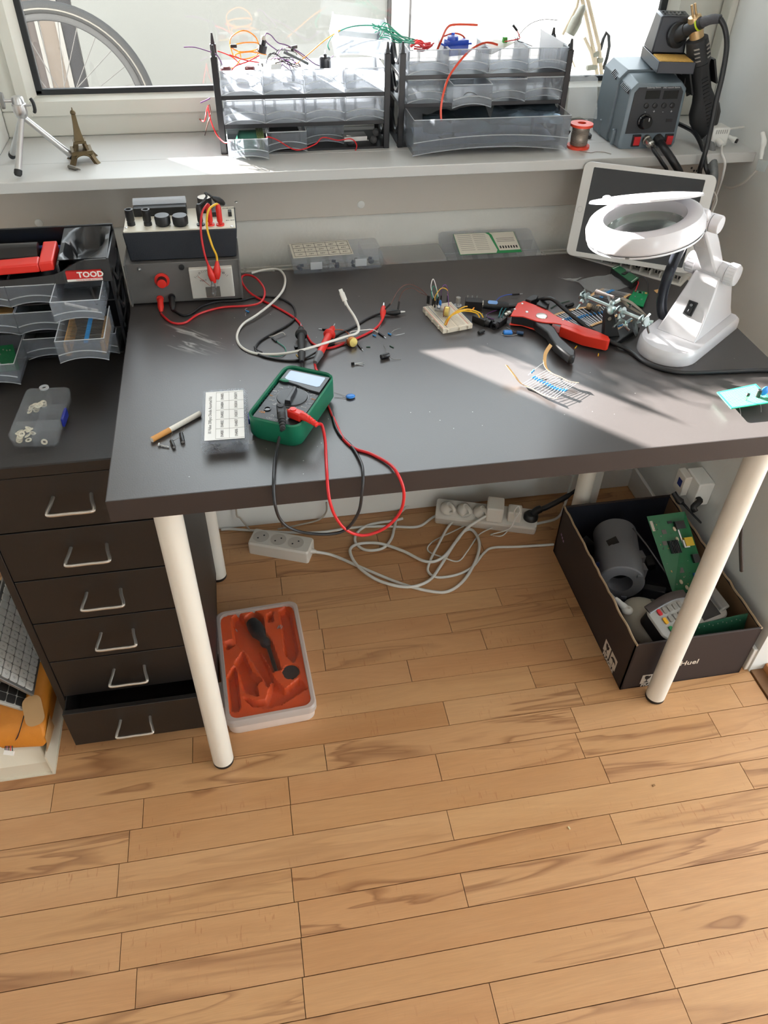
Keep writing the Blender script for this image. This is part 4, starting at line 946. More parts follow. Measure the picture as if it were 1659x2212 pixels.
# ---- jointed lamp standing on the ledge outside the right pane
YL = 1.02
M_wl = mat('pale_wood_lamp', (214, 196, 172), 0.5); M_lk = mat('grey_green_knob', (150, 148, 136), 0.5)
lp0 = aty(1290, 175, YL)
al = thing('jointed_lamp', 'pale wooden jointed lamp on the ledge outside the right of the window', 'lamp', (lp0.x, YL, 0.92))
MB().lathe([(0.035, 0), (0.035, 0.008), (0.012, 0.012), (0.010, 0.03)], (lp0.x, YL, 0.92), n=20).obj('base', M_lk, al, world=True)
def bar(pts, r, m, nm): MB().tube([aty(u, v, YL) for u, v in pts], r, 8, 1).obj(nm, m, al, world=True)
bar([(1291, 172), (1285, 120), (1258, 0), (1248, -60)], 0.0042, M_wl, 'arm_bar')
bar([(1300, 165), (1294, 100), (1270, 0), (1258, -60)], 0.0042, M_wl, 'arm_bar')
bar([(1284, 140), (1277, 112), (1262, 80)], 0.0036, M_wl, 'lower_bar')
for u, v in ((1287, 117), (1296, 130), (1273, 146), (1283, 145), (1312, 146)): 
    q = aty(u, v, YL); MB().lathe([(0.005, -0.006), (0.006, -0.004), (0.006, 0.004), (0.005, 0.006)], q, (1, 0, 0.1), 12).obj('knob', M_lk, al, world=True)
bar([(1297, 108), (1303, 85), (1310, 70), (1315, 78), (1316, 100), (1311, 125), (1303, 150)], 0.0036, M_blk, 'cable_loop')
q0_, q1_ = aty(1249, 22, YL - 0.02), aty(1222, 78, YL - 0.02)
bar([(1262, -60), (1246, 15), (1228, 50), (1215, 75)], 0.0034, M_wl, 'upper_arm')
ha = (q0_ - q1_).normalized()
MB().lathe([(0.010, 0.0), (0.0115, 0.012), (0.0115, 0.028), (0.009, 0.034), (0.007, 0.05), (0.003, 0.056)], q1_ + Vector((0.006, -0.006, 0.004)), ha, 16).obj('lamp_head', M_lk, al, world=True)
bar([(1232, 120), (1242, 145)], 0.0016, M_wl, 'stay_rod')
# ================================================================== on the black cabinet
HZ = 0.69
M_org = mat('black_organiser_plastic', (26, 27, 30), 0.28)
M_red = mat('bright_red_plastic', (214, 44, 34), 0.42)
OX0, OX1, OY, OB = -0.2475, -0.006, 0.434, 0.552
og = thing('tool_organiser', 'black tool organiser with clear drawers and red handle on the cabinet', 'organiser', ((OX0 + OX1) / 2, (OY + OB) / 2, HZ))
b = MB()
b.b2((OX0, OY + 0.004, HZ), (OX0 + 0.004, OB, 0.83)); b.b2((OX0, OB - 0.004, HZ), (OX1, OB, 0.84))
for z in (HZ, 0.7365, 0.785): b.b2((OX0, OY + 0.006, z), (OX1, OB - 0.002, z + 0.0022))
b.obj('shell', M_org, og, world=True)
# right side with round openings: two uprights and rails
sd_ = MB(); sd_.b2((OX1 - 0.004, OY + 0.002, HZ), (OX1, OY + 0.022, 0.83)); sd_.b2((OX1 - 0.004, OB - 0.02, HZ), (OX1, OB - 0.0005, 0.84))
for z in (HZ, 0.7365, 0.785): sd_.b2((OX1 - 0.004, OY + 0.002, z + 0.0005), (OX1, OB - 0.001, z + 0.008))
sd_.obj('side_frame', M_org, og, world=True)
for z in (0.696, 0.744, 0.793):
    pts = [(OX1 - 0.001, OY + 0.02 + 0.078 * k / 8, z + 0.038 - 0.030 * math.sin(PI * k / 8)) for k in range(9)]
    MB().tube(pts, 0, 6, 1, flat=(0.003, 0.005)).obj('side_arch', M_org, og, world=True)
# top tray: sloping fascia, bins
fs = []
n = 20
def fz_(x):
    k = (x - OX0) / (OX1 - OX0); return 0.833 + (0.021 if k > 0.86 else (0.021 * (0.5 - 0.5 * math.cos(PI * (k - 0.62) / 0.24)) if k > 0.62 else 0.0)) - (0.004 * math.sin(PI * min(1, k / 0.62)) if k < 0.62 else 0)
rows0, rows1 = [], []
m = MB()
for i in range(n):
    xa = OX0 + (OX1 - OX0) * i / n; xb = OX0 + (OX1 - OX0) * (i + 1) / n
    m.hexa([(xa, OY, 0.8205), (xb, OY, 0.8205), (xb, OY + 0.004, 0.8205), (xa, OY + 0.004, 0.8205)], [(xa, OY + 0.006, fz_(xa)), (xb, OY + 0.006, fz_(xb)), (xb, OY + 0.010, fz_(xb)), (xa, OY + 0.010, fz_(xa))])
m.obj('fascia', M_org, og, world=True)
m = MB(); m.b2((OX0, OY + 0.004, 0.8185), (OX1, OB, 0.8215)); m.b2((OX0, OB - 0.004, 0.82), (OX1, OB, 0.866)); m.b2((OX1 - 0.004, OY + 0.006, 0.82), (OX1, OB, 0.855)); m.b2((OX0, OY + 0.006, 0.82), (OX0 + 0.004, OB, 0.85)); m.b2((-0.086, OY + 0.008, 0.82), (-0.082, OB, 0.848))
m.obj('top_tray', M_org, og, world=True, bev=0.001)
# scooped bin on the right: a deck with a rounded hollow
nx, ny = 12, 12; rows = []
for j in range(ny + 1):
    row = []
    for i in range(nx + 1):
        x = -0.082 + 0.073 * i / nx; y = OY + 0.01 + (OB - OY - 0.014) * j / ny
        u_, v_ = (x + 0.046) / 0.027, (y - (OY + 0.062)) / 0.048
        e = max(0.0, 1 - (abs(u_ - 0.25 * v_) ** 2.5 + abs(v_) ** 2.5)); row.append((x, y, 0.8535 + 0.009 * j / ny - 0.028 * min(1, e * 2.2)))
    rows.append(row)
MB().sheet(rows, 0.0012).obj('scooped_bin', M_org, og, world=True, ang=60)
# drawers
PW = 0.0735
def odr(i, tier, pull, zup=0.0):
    x = -0.0205 - PW * i - 0.0725 / 2; z = (0.6925, 0.7390, 0.7875)[tier]
    return drawer(og, 0.0725, 0.105, (0.037, 0.037, 0.0335)[tier], (x, OY + 0.002 - pull, z + zup))
pA = OY - at(180, 692, 0.790).y; pB = OY - at(196, 778, 0.742).y; pC = OY - at(25, 830, 0.695).y
for i in range(3):
    for tr in range(3):
        pull = {(0, 2): pA, (0, 1): pB, (2, 0): pC}.get((i, tr), 0.003)
        odr(i, tr, pull)
# sticker
q0, q1 = aty(145, 603, OY), aty(216, 577, OY)
ang = -0.02
stk = MB().b2((q0.x, OY - 0.0012, 0.8235), (q1.x, OY + 0.004, 0.8395)).obj('brand_sticker', mat('red_sticker', (196, 44, 40), 0.4), og, world=True)
M_wpr = mat('sticker_white', (232, 226, 218), 0.5)
text('TOOD', 0.0125, plane_M((q1.x - 0.0165, OY - 0.0014, 0.8335), (1, 0, 0), (0, 0, 1)), M_wpr, stk, world=True, depth=0.0002, bold=0.0004, wide=1.05)
MB().b2((q0.x, OY - 0.0014, 0.8236), (q1.x, OY - 0.0011, 0.8272)).obj('sticker_band', M_wpr, stk, world=True)
text('TOOLS & WORK SOLUTION', 0.0030, plane_M(((q0.x + q1.x) / 2 + 0.006, OY - 0.0016, 0.8254), (1, 0, 0), (0, 0, 1)), mat('red_sticker', (196, 44, 40), 0.4), stk, world=True, depth=0.0001)
# red handle frame over the tray
hd = MB()
hd.hexa([(OX0 + 0.01, OY + 0.011, 0.832), (-0.112, OY + 0.011, 0.836), (-0.112, OY + 0.034, 0.838), (OX0 + 0.01, OY + 0.034, 0.834)], [(OX0 + 0.01, OY + 0.011, 0.846), (-0.112, OY + 0.011, 0.850), (-0.112, OY + 0.034, 0.853), (OX0 + 0.01, OY + 0.034, 0.848)])
hd.hexa([(-0.112, OY + 0.0105, 0.836), (-0.090, OY + 0.0105, 0.838), (-0.090, OY + 0.078, 0.842), (-0.112, OY + 0.078, 0.842)], [(-0.112, OY + 0.0105, 0.851), (-0.090, OY + 0.0105, 0.853), (-0.090, OY + 0.078, 0.858), (-0.112, OY + 0.078, 0.858)])
hd.obj('red_handle', M_red, og, world=True, bev=0.0025)
# tray contents
tp_ = MB().cyl((-0.228, OY + 0.058, 0.8435), (-0.116, OY + 0.058, 0.8435), 0.0205, n=28); tag(tp_.obj('black_tube', mat('gloss_black_tube', (20, 20, 22), 0.22)), 'glossy black tube lying in the organiser top tray', 'tube')
pn = thing('ballpoint_pen', 'blue ballpoint pen lying at the back of the organiser tray', 'pen', (-0.2, OY + 0.092, 0.8255))
MB().tube([(-0.240, OY + 0.092, 0.8415), (-0.185, OY + 0.092, 0.8415), (-0.10, OY + 0.092, 0.8405), (-0.088, OY + 0.092, 0.840)], [0.005, 0.0042, 0.004, 0.0015], 12, 4).obj('barrel', mat('blue_pen', (36, 82, 172), 0.3), pn, world=True)
MB().cyl((-0.222, OY + 0.092, 0.8415), (-0.190, OY + 0.092, 0.8415), 0.0054, n=14).obj('label_band', M_wpr, pn, world=True)
MB().b2((-0.24, OY + 0.0875, 0.8215), (-0.1, OY + 0.0965, 0.8355)).obj('rest', M_org, og, world=True)
gs = thing('green_strip', 'green toothed strip at the left of the organiser tray', 'strip', (-0.238, OY + 0.05, 0.8215))
MB().b2((-0.2405, OY + 0.037, 0.8215), (-0.2355, OY + 0.078, 0.862)).obj('strip', mat('green_plastic', (96, 176, 92), 0.5), gs, world=True)
for i in range(7): MB().b2((-0.2355, OY + 0.038 + i * 0.0058, 0.85), (-0.2330, OY + 0.0408 + i * 0.0058, 0.862)).obj('tooth', mat('green_plastic', (96, 176, 92), 0.5), gs, world=True)
# drawer contents
M_lead = mat('tinned_lead', (128, 122, 114), 0.35, 0.6); M_res = mat('blue_resistor', (44, 126, 186), 0.4); M_tan = mat('tan_paper_tape', (204, 160, 104), 0.7)
xc = -0.0205 - 0.0725 / 2; yb_ = OY + 0.002 - pB
rt = thing('resistor_strip', 'taped strip of blue resistors in the pulled organiser drawer', 'resistor strip', (xc, yb_ + 0.045, 0.7475))
MB().b2((xc - 0.026, yb_ + 0.006, 0.7475), (xc - 0.019, yb_ + 0.09, 0.7668)).obj('paper_tape', M_tan, rt, world=True)
MB().b2((xc + 0.028, yb_ + 0.006, 0.7475), (xc + 0.034, yb_ + 0.09, 0.7668)).obj('paper_tape', M_tan, rt, world=True)
for i in range(17):
    y = yb_ + 0.008 + i * 0.0049; lm = MB().cyl((xc - 0.024, y, 0.768), (xc + 0.032, y, 0.7675), 0.0006, n=5).obj('lead', M_lead, rt, world=True)
    MB().tube([(xc + 0.004, y, 0.768), (xc + 0.0045, y, 0.768), (xc + 0.0055, y, 0.768), (xc + 0.009, y, 0.768), (xc + 0.010, y, 0.768), (xc + 0.0105, y, 0.768)], [0.001, 0.002, 0.0018, 0.0018, 0.002, 0.001], 8, 1).obj('resistor_body', M_res, lm, world=True)
yA = OY + 0.002 - pA
tag(MB().cyl((xc - 0.018, yA + 0.006, 0.816), (xc + 0.028, yA + 0.012, 0.797), 0.0022, n=8).obj('plastic_stick', M_wpr), 'white stick lying in the upper pulled organiser drawer', 'stick')
tag(MB().tube([(xc + 0.012, yA + 0.07, 0.797), (xc + 0.016, yA + 0.06, 0.812), (xc + 0.025, yA + 0.03, 0.799)], 0.002, 8, 3).obj('small_tool', M_dkrub), 'small dark tool standing in the upper pulled organiser drawer', 'tool')
xd = -0.0205 - PW * 2 - 0.0725 / 2; yc = OY + 0.002 - pC
M_pcb = mat('green_pcb', (28, 92, 58), 0.35, var=0.3, scale=160)
pb = thing('small_circuit_board', 'green circuit board in the lowest pulled organiser drawer', 'circuit board', (xd, yc + 0.04, 0.7))
MB().box((xd, yc + 0.045, 0.714), (0.055, 0.06, 0.0015), (0.25, 0.1, 0.3)).obj('board', M_pcb, pb, world=True)
rs = random.Random(4)
RB_ = Euler((0.25, 0.1, 0.3)).to_matrix()
for i in range(16): MB().sph(Vector((xd, yc + 0.045, 0.7145)) + RB_ @ Vector((rs.uniform(-0.025, 0.025), rs.uniform(-0.027, 0.027), 0.001)), 0.0014, 6, 4).obj('solder_joint', M_lead, pb, world=True)
tag(MB().box((xd - 0.027, yc + 0.052, 0.722), (0.012, 0.016, 0.01), (0.2, 0.1, 0.3)).obj('yellow_component', mat('pale_yellow', (226, 214, 130), 0.5), bev=0.001), 'pale yellow block in the lowest pulled organiser drawer', 'component')
tag(MB().box((-0.0205 - PW * 1.9 - 0.036, OY + 0.045, 0.768), (0.03, 0.05, 0.003), (0.1, 0.25, 0.5)).obj('paper_piece', M_tan), 'tan card piece in the middle organiser drawer', 'card')
# ---- clear box with washers on the cabinet
M_cbox = clear('clear_box_plastic', (226, 232, 238), 0.92, 0.2)
wb = thing('washer_box', 'clear lidded box of washers with blue latch on the cabinet', 'box', (-0.118, 0.248, HZ), math.radians(-3.5))
def lidded_box(t, w, d, h, nx, ny, m, r=0.006, lid=0.35):
    def ring(w2, d2, z, rr): return [(x, y, z) for x, y in rrect(w2, d2, rr)]
    th = 0.0014
    MB().stack([ring(w * .97, d * .97, 0, r), ring(w, d, h * (1 - lid), r), ring(w - 2 * th, d - 2 * th, h * (1 - lid), r), ring(w * .97 - 2 * th, d * .97 - 2 * th, th, r)]).obj('base', m, t)
    MB().stack([ring(w + 0.001, d + 0.001, h * (1 - lid) + 0.0004, r), ring(w + 0.001, d + 0.001, h - 0.002, r), ring(w - 0.002, d - 0.002, h, r), ring(w - 0.004, d - 0.004, h - th, r), ring(w + 0.001 - 2 * th, d + 0.001 - 2 * th, h - th - 0.001, r), ring(w + 0.001 - 2 * th, d + 0.001 - 2 * th, h * (1 - lid) + 0.0004, r)], cap0=False, cap1=False)\
        .obj('lid_rim', m, t)
    MB().prism(rrect(w - 0.004, d - 0.004, r), h - th, h - 0.0002).obj('lid', m, t)
    for i in range(1, nx): MB().b2((-w / 2 + w * i / nx - 0.0006, -d / 2 + 0.002, 0.001), (-w / 2 + w * i / nx + 0.0006, d / 2 - 0.002, h * 0.8)).obj('divider', m, t)
    for i in range(1, ny): MB().b2((-w / 2 + 0.002, -d / 2 + d * i / ny - 0.0006, 0.001), (w / 2 - 0.002, -d / 2 + d * i / ny + 0.0006, h * 0.8)).obj('divider', m, t)
lidded_box(wb, 0.064, 0.122, 0.024, 2, 3, M_cbox, 0.007)
MB().box((0.0335, -0.004, 0.012), (0.004, 0.03, 0.014)).obj('latch', mat('blue_latch', (30, 44, 140), 0.4), wb, bev=0.001)
MB().lathe([(0.0035, -0.0012), (0.007, -0.0012), (0.007, 0.0012), (0.0035, 0.0012), (0.0035, -0.0012)], (-0.008, 0.067, 0.020), n=20, cap=False).obj('hang_loop', M_frostedge, wb)
M_wash = mat('pale_washer', (222, 214, 190), 0.5)
rw_ = random.Random(11); Mw = XF[wb.name]
def washer(x, y, z, m, lab, grp=None, tl=(0, 0, 0), s=1.0):
    o = MB().lathe([(0.0022 * s, -0.0006), (0.0045 * s, -0.0006), (0.0045 * s, 0.0006), (0.0022 * s, 0.0006), (0.0022 * s, -0.0006)], (0, 0, 0), n=16, cap=False).obj('washer', m); o.location = Mw @ Vector((x, y, z)); o.rotation_euler = tl
    return tag(o, lab, 'washer', grp)
for i in range(14): washer(-0.016 + rw_.uniform(-0.010, 0.010), 0.028 + rw_.uniform(-0.006, 0.012), 0.003 + i * 0.0008, M_wash, 'pale washer in the rear compartment of the clear washer box', 'washers at the rear', (rw_.uniform(-.5, .5), rw_.uniform(-.5, .5), 0))
for i in range(16): washer(-0.016 + rw_.uniform(-0.010, 0.010), -0.042 + rw_.uniform(-0.010, 0.010), 0.003 + i * 0.0009, M_wash, 'pale washer in the front compartment of the clear washer box', 'washers at the front', (rw_.uniform(-.5, .5), rw_.uniform(-.5, .5), 0))
washer(0.014, -0.057, 0.008, M_wash, 'single pale washer standing at the front right of the clear box', None, (1.5, 0, 0))
# ================================================================== instruments at the back left of the desk
M_psu = mat('grey_hammered_steel', (112, 110, 108), 0.38, 0.35, var=0.05, scale=200, bump=0.08, bscale=600)
ps = thing('power_supply', 'grey metal bench power supply with meter and red knob on the desk', 'power supply', (0.1, 0.575, DT))
PX0, PX1, PY, PB, PZ = 0.0035, 0.1915, 0.516, 0.60, 0.808
cs2 = MB(); cs2.stack([[(PX0, PY + 0.003, DT + 0.003), (PX1, PY - 0.001, DT + 0.003), (PX1, PB, DT + 0.003), (PX0, PB, DT + 0.003)], [(PX0, PY + 0.003, PZ), (PX1, PY - 0.001, PZ), (PX1, PB, PZ), (PX0, PB, PZ)]])
case_ = cs2.obj('case', M_psu, ps, world=True, bev=0.0008)
for x in (PX0, PX1): MB().b2((x - 0.0012, PY - 0.004, DT + 0.001), (x + 0.0012, PB, PZ + 0.001)).obj('side_panel', M_psu, ps, world=True)
for x in (0.02, 0.17):
    for y in (0.53, 0.59): MB().cyl((x, y, DT), (x, y, DT + 0.0035), 0.006, n=10).obj('foot', M_dkrub, ps, world=True)
YP = PY + 0.0005
def onp(u, v): return aty(u, v, YP)
k_ = onp(350, 605); MB().lathe([(0.0125, 0), (0.0125, 0.0025), (0.008, 0.003)], (k_.x, YP, k_.z), (0, -1, 0), 24).obj('knob_skirt', M_red, ps, world=True)
kb_ = MB().lathe([(0.0082, 0), (0.0080, 0.010), (0.0078, 0.012)], (k_.x, YP - 0.002, k_.z), (0, -1, 0), 18).obj('knob', M_blk, ps, world=True)
MB().lathe([(0.0078, 0.012), (0.0070, 0.014), (0.0004, 0.0145)], (k_.x, YP - 0.002, k_.z), (0, -1, 0), 18).obj('knob_cap', M_red, kb_, world=True)
k_ = onp(301, 581); MB().lathe([(0.003, 0), (0.003, 0.002), (0.0016, 0.004), (0.0003, 0.0042)], (k_.x, YP, k_.z), (0, -1, 0), 10).obj('chrome_button', M_silver, ps, world=True)
k_ = onp(392, 577); MB().lathe([(0.0048, 0), (0.0048, 0.0015), (0.0004, 0.0022)], (k_.x, YP, k_.z), (0, -1, 0), 14).obj('grommet', M_blk, ps, world=True)
# panel meter
ma, mb_ = onp(417, 640), onp(500, 572)
mt = MB().b2((ma.x, YP - 0.010, ma.z), (mb_.x, YP, mb_.z)).obj('meter_body', mat('meter_face', (226, 222, 214), 0.5), ps, world=True, bev=0.001)
mx, mz = (ma.x + mb_.x) / 2, (ma.z + mb_.z) / 2; mw = mb_.x - ma.x
ms_ = MB(); rr_ = mw * 0.46
for i in range(21):
    a = math.radians(140 - 100 * i / 20); l_ = 0.004 if i % 5 == 0 else 0.0022
    c0_ = Vector((mx + rr_ * math.cos(a), YP - 0.0106, mz - 0.010 + rr_ * math.sin(a))); c1_ = Vector((mx + (rr_ + l_) * math.cos(a), YP - 0.0106, mz - 0.010 + (rr_ + l_) * math.sin(a)))
    ms_.cyl(c0_, c1_, 0.0002, n=4)
ms_.obj('scale_marks', mat('black_print', (30, 30, 30), 0.6), mt, world=True)
MB().cyl((mx - 0.004, YP - 0.0108, mz - 0.004), (mx - 0.022, YP - 0.0108, mz + 0.014), 0.0003, n=4).obj('needle', M_red, mt, world=True)
for tx, ax_, zz in (('0', -0.019, 0.020), ('10', 0.0, 0.027), ('20', 0.021, 0.018), ('VOLT', -0.014, 0.006), ('DC', 0.0, 0.012)):
    text(tx, 0.0045, plane_M((mx + ax_, YP - 0.0107, mz + zz), (1, 0, 0), (0, 0, 1)), mat('black_print', (30, 30, 30), 0.6), mt, world=True, depth=0.0001)
MB().b2((mx - 0.012, YP - 0.0118, ma.z + 0.002), (mx + 0.012, YP - 0.0102, mz - 0.006)).obj('movement_window', mat('grey_window', (110, 106, 100), 0.3), mt, world=True)
MB().b2((ma.x - 0.001, YP - 0.0125, ma.z - 0.001), (mb_.x + 0.001, YP - 0.0122, mb_.z + 0.001)).obj('meter_glass', M_pane, mt, world=True)
jr, jb = onp(346, 645), onp(371, 641)
MB().lathe([(0.0062, 0), (0.0062, 0.003)], (jr.x, YP, jr.z), (0, -1, 0), 14).obj('red_jack', M_red, ps, world=True)
MB().lathe([(0.0062, 0), (0.0062, 0.003)], (jb.x, YP, jb.z), (0, -1, 0), 14).obj('black_jack', M_blk, ps, world=True)
# leads of the supply with banana plugs and crocodile clips
DZ = DT + 0.0022
def plug(parent, p, d, m, r=0.0052, l=0.026): return MB().lathe([(r * 0.9, 0), (r, 0.003), (r, l * 0.6), (r * 0.75, l * 0.8), (r * 0.55, l)], p, d, 14).obj('banana_plug', m, parent, world=True)
def croc(parent, p, d, m, l=0.032, r=0.0052):
    d = Vector(d).normalized(); p = Vector(p)
    c = MB().lathe([(0.002, 0), (r * 0.62, l * 0.18), (r, l * 0.45), (r * 0.92, l * 0.72), (r * 0.6, l * 0.9)], p, d, 12).obj('clip_boot', m, parent, world=True)
    MB().tube([p + d * l * 0.86, p + d * l * 1.02, p + d * l * 1.16], [0.0022, 0.0018, 0.0012], 6, 1).obj('clip_jaw', M_silver, c, world=True); return c
D_ = lambda u, v, h=DZ: at(u, v, h)
rl = thing('red_lead', 'red lead from the power supply to a red crocodile clip', 'lead', (jr.x, jr.y, DT))
plug(rl, (jr.x, YP - 0.003, jr.z), (0.02, -0.9, -0.5), M_red)
pe = Vector((jr.x, YP - 0.026, jr.z - 0.0135))
clip_r = D_(826, 690, DT + 0.006)
MB().tube([pe, D_(352, 682), D_(372, 697), D_(400, 697), D_(430, 678), D_(480, 664), D_(540, 660, DZ + 0.001), D_(566, 650, DZ + 0.004), D_(571, 625, DZ + 0.012), D_(552, 600, DZ + 0.018), D_(530, 594, DZ + 0.018), D_(521, 604, DZ + 0.014), D_(535, 628, DZ + 0.004), D_(565, 648, DZ), D_(600, 665), D_(640, 690), D_(660, 720), D_(676, 742), D_(705, 752), D_(735, 745), D_(790, 722), D_(815, 706), clip_r + Vector((0, 0, 0))], 0.0019, 8, 6).obj('wire', W_rd, rl, world=True)
croc(rl, clip_r, D_(828, 667, DT + 0.014) - clip_r, M_red)
bl_ = thing('black_lead', 'black lead from the power supply to a black crocodile clip', 'lead', (jb.x, jb.y, DT))
plug(bl_, (jb.x, YP - 0.003, jb.z), (0.02, -0.9, -0.5), M_blk)
pe = Vector((jb.x, YP - 0.026, jb.z - 0.0135)); clip_b = D_(829, 676, DT + 0.0055)
MB().tube([pe, D_(378, 672), D_(395, 681), D_(412, 678), D_(435, 662), D_(470, 652), D_(520, 649), D_(555, 641), D_(600, 643), D_(632, 660), D_(637, 685), D_(620, 703), D_(585, 722), D_(558, 740), D_(553, 758), D_(570, 770), D_(625, 779), D_(660, 773), D_(700, 748, DZ + 0.004), D_(730, 722), D_(760, 708), D_(790, 690), D_(812, 680), clip_b], 0.0019, 8, 6).obj('wire', W_bk, bl_, world=True)
croc(bl_, clip_b, D_(862, 674, DT + 0.0055) - clip_b, M_blk)
# ---- component checker on top of the supply
M_ckr = mat('dark_navy_case', (30, 34, 42), 0.7, bump=0.2, bscale=500); M_ivory = mat('ivory_panel', (226, 220, 204), 0.45, var=0.03)
ck = thing('component_checker', 'dark boxed component checker with ivory panel on top of the power supply', 'checker', (0.1, 0.575, PZ + 0.001))
za, zb_ = PZ + 0.0015, 0.8575
CX0, CX1, CY, CB = 0.0095, 0.1945, 0.527, 0.618
MB().hexa([(CX0 + 0.004, CY, za), (CX1 - 0.006, CY - 0.004, za), (CX1 - 0.006, CB - 0.004, za), (CX0 + 0.004, CB - 0.004, za)], [(CX0, CY, zb_), (CX1, CY - 0.004, zb_), (CX1, CB, zb_), (CX0, CB, zb_)]).obj('case', M_ckr, ck, world=True, bev=0.002)
tpn = MB().hexa([(CX0 + 0.002, CY + 0.002, zb_), (CX1 - 0.002, CY - 0.002, zb_), (CX1 - 0.002, CB - 0.002, zb_), (CX0 + 0.002, CB - 0.002, zb_)], [(CX0 + 0.002, CY + 0.002, zb_ + 0.002), (CX1 - 0.002, CY - 0.002, zb_ + 0.002), (CX1 - 0.002, CB - 0.002, zb_ + 0.002), (CX0 + 0.002, CB - 0.002, zb_ + 0.002)]).obj('panel', M_ivory, ck, world=True)
ZT = zb_ + 0.002
def onz(u, v): return at(u, v, ZT)
for u, v in ((273, 492), (501, 489), (510, 437)):
    q = onz(u, v); MB().lathe([(0.0028, 0), (0.0024, 0.0012), (0.0004, 0.0016)], q, n=10).obj('screw', M_silver, ck, world=True)
for u, v in ((284, 486), (320, 486)):
    q = onz(u, v); t_ = MB().lathe([(0.0066, 0), (0.0066, 0.005), (0.0055, 0.006), (0.0068, 0.008), (0.0068, 0.026), (0.0045, 0.0262), (0.0035, 0.022)], q, n=18).obj('terminal_post', M_blk, ck, world=True)
for u, v in ((353, 486), (391, 486)):
    q = onz(u, v); MB().lathe([(0.0095, 0), (0.0095, 0.002), (0.0125, 0.003), (0.0130, 0.013), (0.0115, 0.0165), (0.0004, 0.0168)], q, n=24).obj('dial', M_blk, ck, world=True)
# analogue meter under clear cover
qa, qb = onz(290, 470), onz(404, 470)
mtr2 = MB().b2((qa.x, qa.y + 0.001, ZT), (qb.x, CB - 0.006, ZT + 0.014)).obj('meter_housing', M_blk, ck, world=True, bev=0.001)
MB().hexa([(qa.x - 0.001, qa.y + 0.016, ZT + 0.0141), (qb.x + 0.001, qa.y + 0.016, ZT + 0.0141), (qb.x + 0.001, CB - 0.005, ZT + 0.0141), (qa.x - 0.001, CB - 0.005, ZT + 0.0141)], [(qa.x, qa.y + 0.018, ZT + 0.021), (qb.x, qa.y + 0.018, ZT + 0.021), (qb.x, CB - 0.007, ZT + 0.024), (qa.x, CB - 0.007, ZT + 0.024)]).obj('meter_cover', clear('meter_cover_plastic', (236, 240, 246), 0.3, 0.08), mtr2, world=True, bev=0.001)
q = onz(497, 465); MB().box((q.x, q.y, ZT + 0.004), (0.006, 0.012, 0.008)).obj('slide_switch', M_blk, ck, world=True, bev=0.0005)
q = onz(466, 468); MB().box((q.x - 0.002, q.y + 0.012, ZT + 0.004), (0.010, 0.026, 0.008)).obj('rocker_switch', M_blk, ck, world=True, bev=0.0005)
q = onz(470, 447); text('CAPACITOR CHECKER', 0.0052, plane_M((q.x + 0.004, CB - 0.010, ZT + 0.0002), (1, 0, 0), (0, 1, 0)), mat('black_print', (30, 30, 30), 0.6), ck, world=True, depth=0.0001)
q = onz(497, 476); text('ON OFF', 0.004, plane_M((q.x, q.y, ZT + 0.0002), (1, 0, 0), (0, 1, 0)), mat('black_print', (30, 30, 30), 0.6), ck, world=True, depth=0.0001)
cap_ = onz(441, 462); MB().lathe([(0.012, 0), (0.012, 0.022), (0.0115, 0.0235)], (cap_.x + 0.003, cap_.y + 0.014, ZT), n=20).obj('large_capacitor', M_blk, ck, world=True)
MB().lathe([(0.011, 0.0236), (0.0004, 0.0238)], (cap_.x + 0.003, cap_.y + 0.014, ZT), n=20).obj('capacitor_top', M_wpr, ck, world=True)
for (u, v), m_, nm in (((434, 486), M_blk, 'black'), ((455, 486), M_red, 'red'), ((476, 486), M_red, 'red')):
    q = onz(u, v); MB().lathe([(0.0068, 0), (0.0068, 0.0022), (0.003, 0.0026), (0.0028, 0.006)], q, n=16).obj('socket', m_, ck, world=True)
# test leads plugged into the checker, hanging down in front
def hang(label, u, v, pm, wm, pts, cpos, cdir, cm):
    q = onz(u, v); t_ = thing('test_lead', label, 'lead', q)
    MB().lathe([(0.0042, 0), (0.0046, 0.002), (0.0046, 0.022), (0.0034, 0.027), (0.0022, 0.029)], q + up * 0.0055, (0, 0.03, 1), 14).obj('banana_plug', pm, t_, world=True)
    MB().tube([q + up * 0.033] + pts, 0.0018, 8, 6).obj('wire', wm, t_, world=True)
    if cpos is not None: croc(t_, cpos, cdir, cm, 0.034, 0.0062)
    return t_
F_ = lambda u, v, y: aty(u, v, y)
c1p, c2p = F_(450, 573, 0.499), F_(469, 563, 0.501)
hang('red test lead hanging from the checker to a red clip on the meter', 455, 486, M_red, W_rd, [F_(447, 442, 0.535), F_(436, 462, 0.52), F_(434, 500, 0.514), F_(441, 545, 0.503), c1p], c1p, F_(462, 608, 0.496) - c1p, M_red)
hang('yellow test lead hanging from the checker to a red clip on the meter', 476, 486, M_red, W_yl, [F_(466, 441, 0.535), F_(450, 455, 0.52), F_(447, 490, 0.513), F_(458, 530, 0.503), F_(467, 550, 0.502), c2p], c2p, F_(469, 605, 0.496) - c2p, M_red)
c3p = F_(458, 426, 0.565)
hang('black test lead looping on top of the checker to a black clip', 434, 486, M_blk, W_bk, [F_(434, 440, 0.55), F_(446, 425, 0.56), F_(443, 417, 0.565), F_(450, 420, 0.566), c3p], c3p, F_(472, 434, 0.575) - c3p, M_blk)
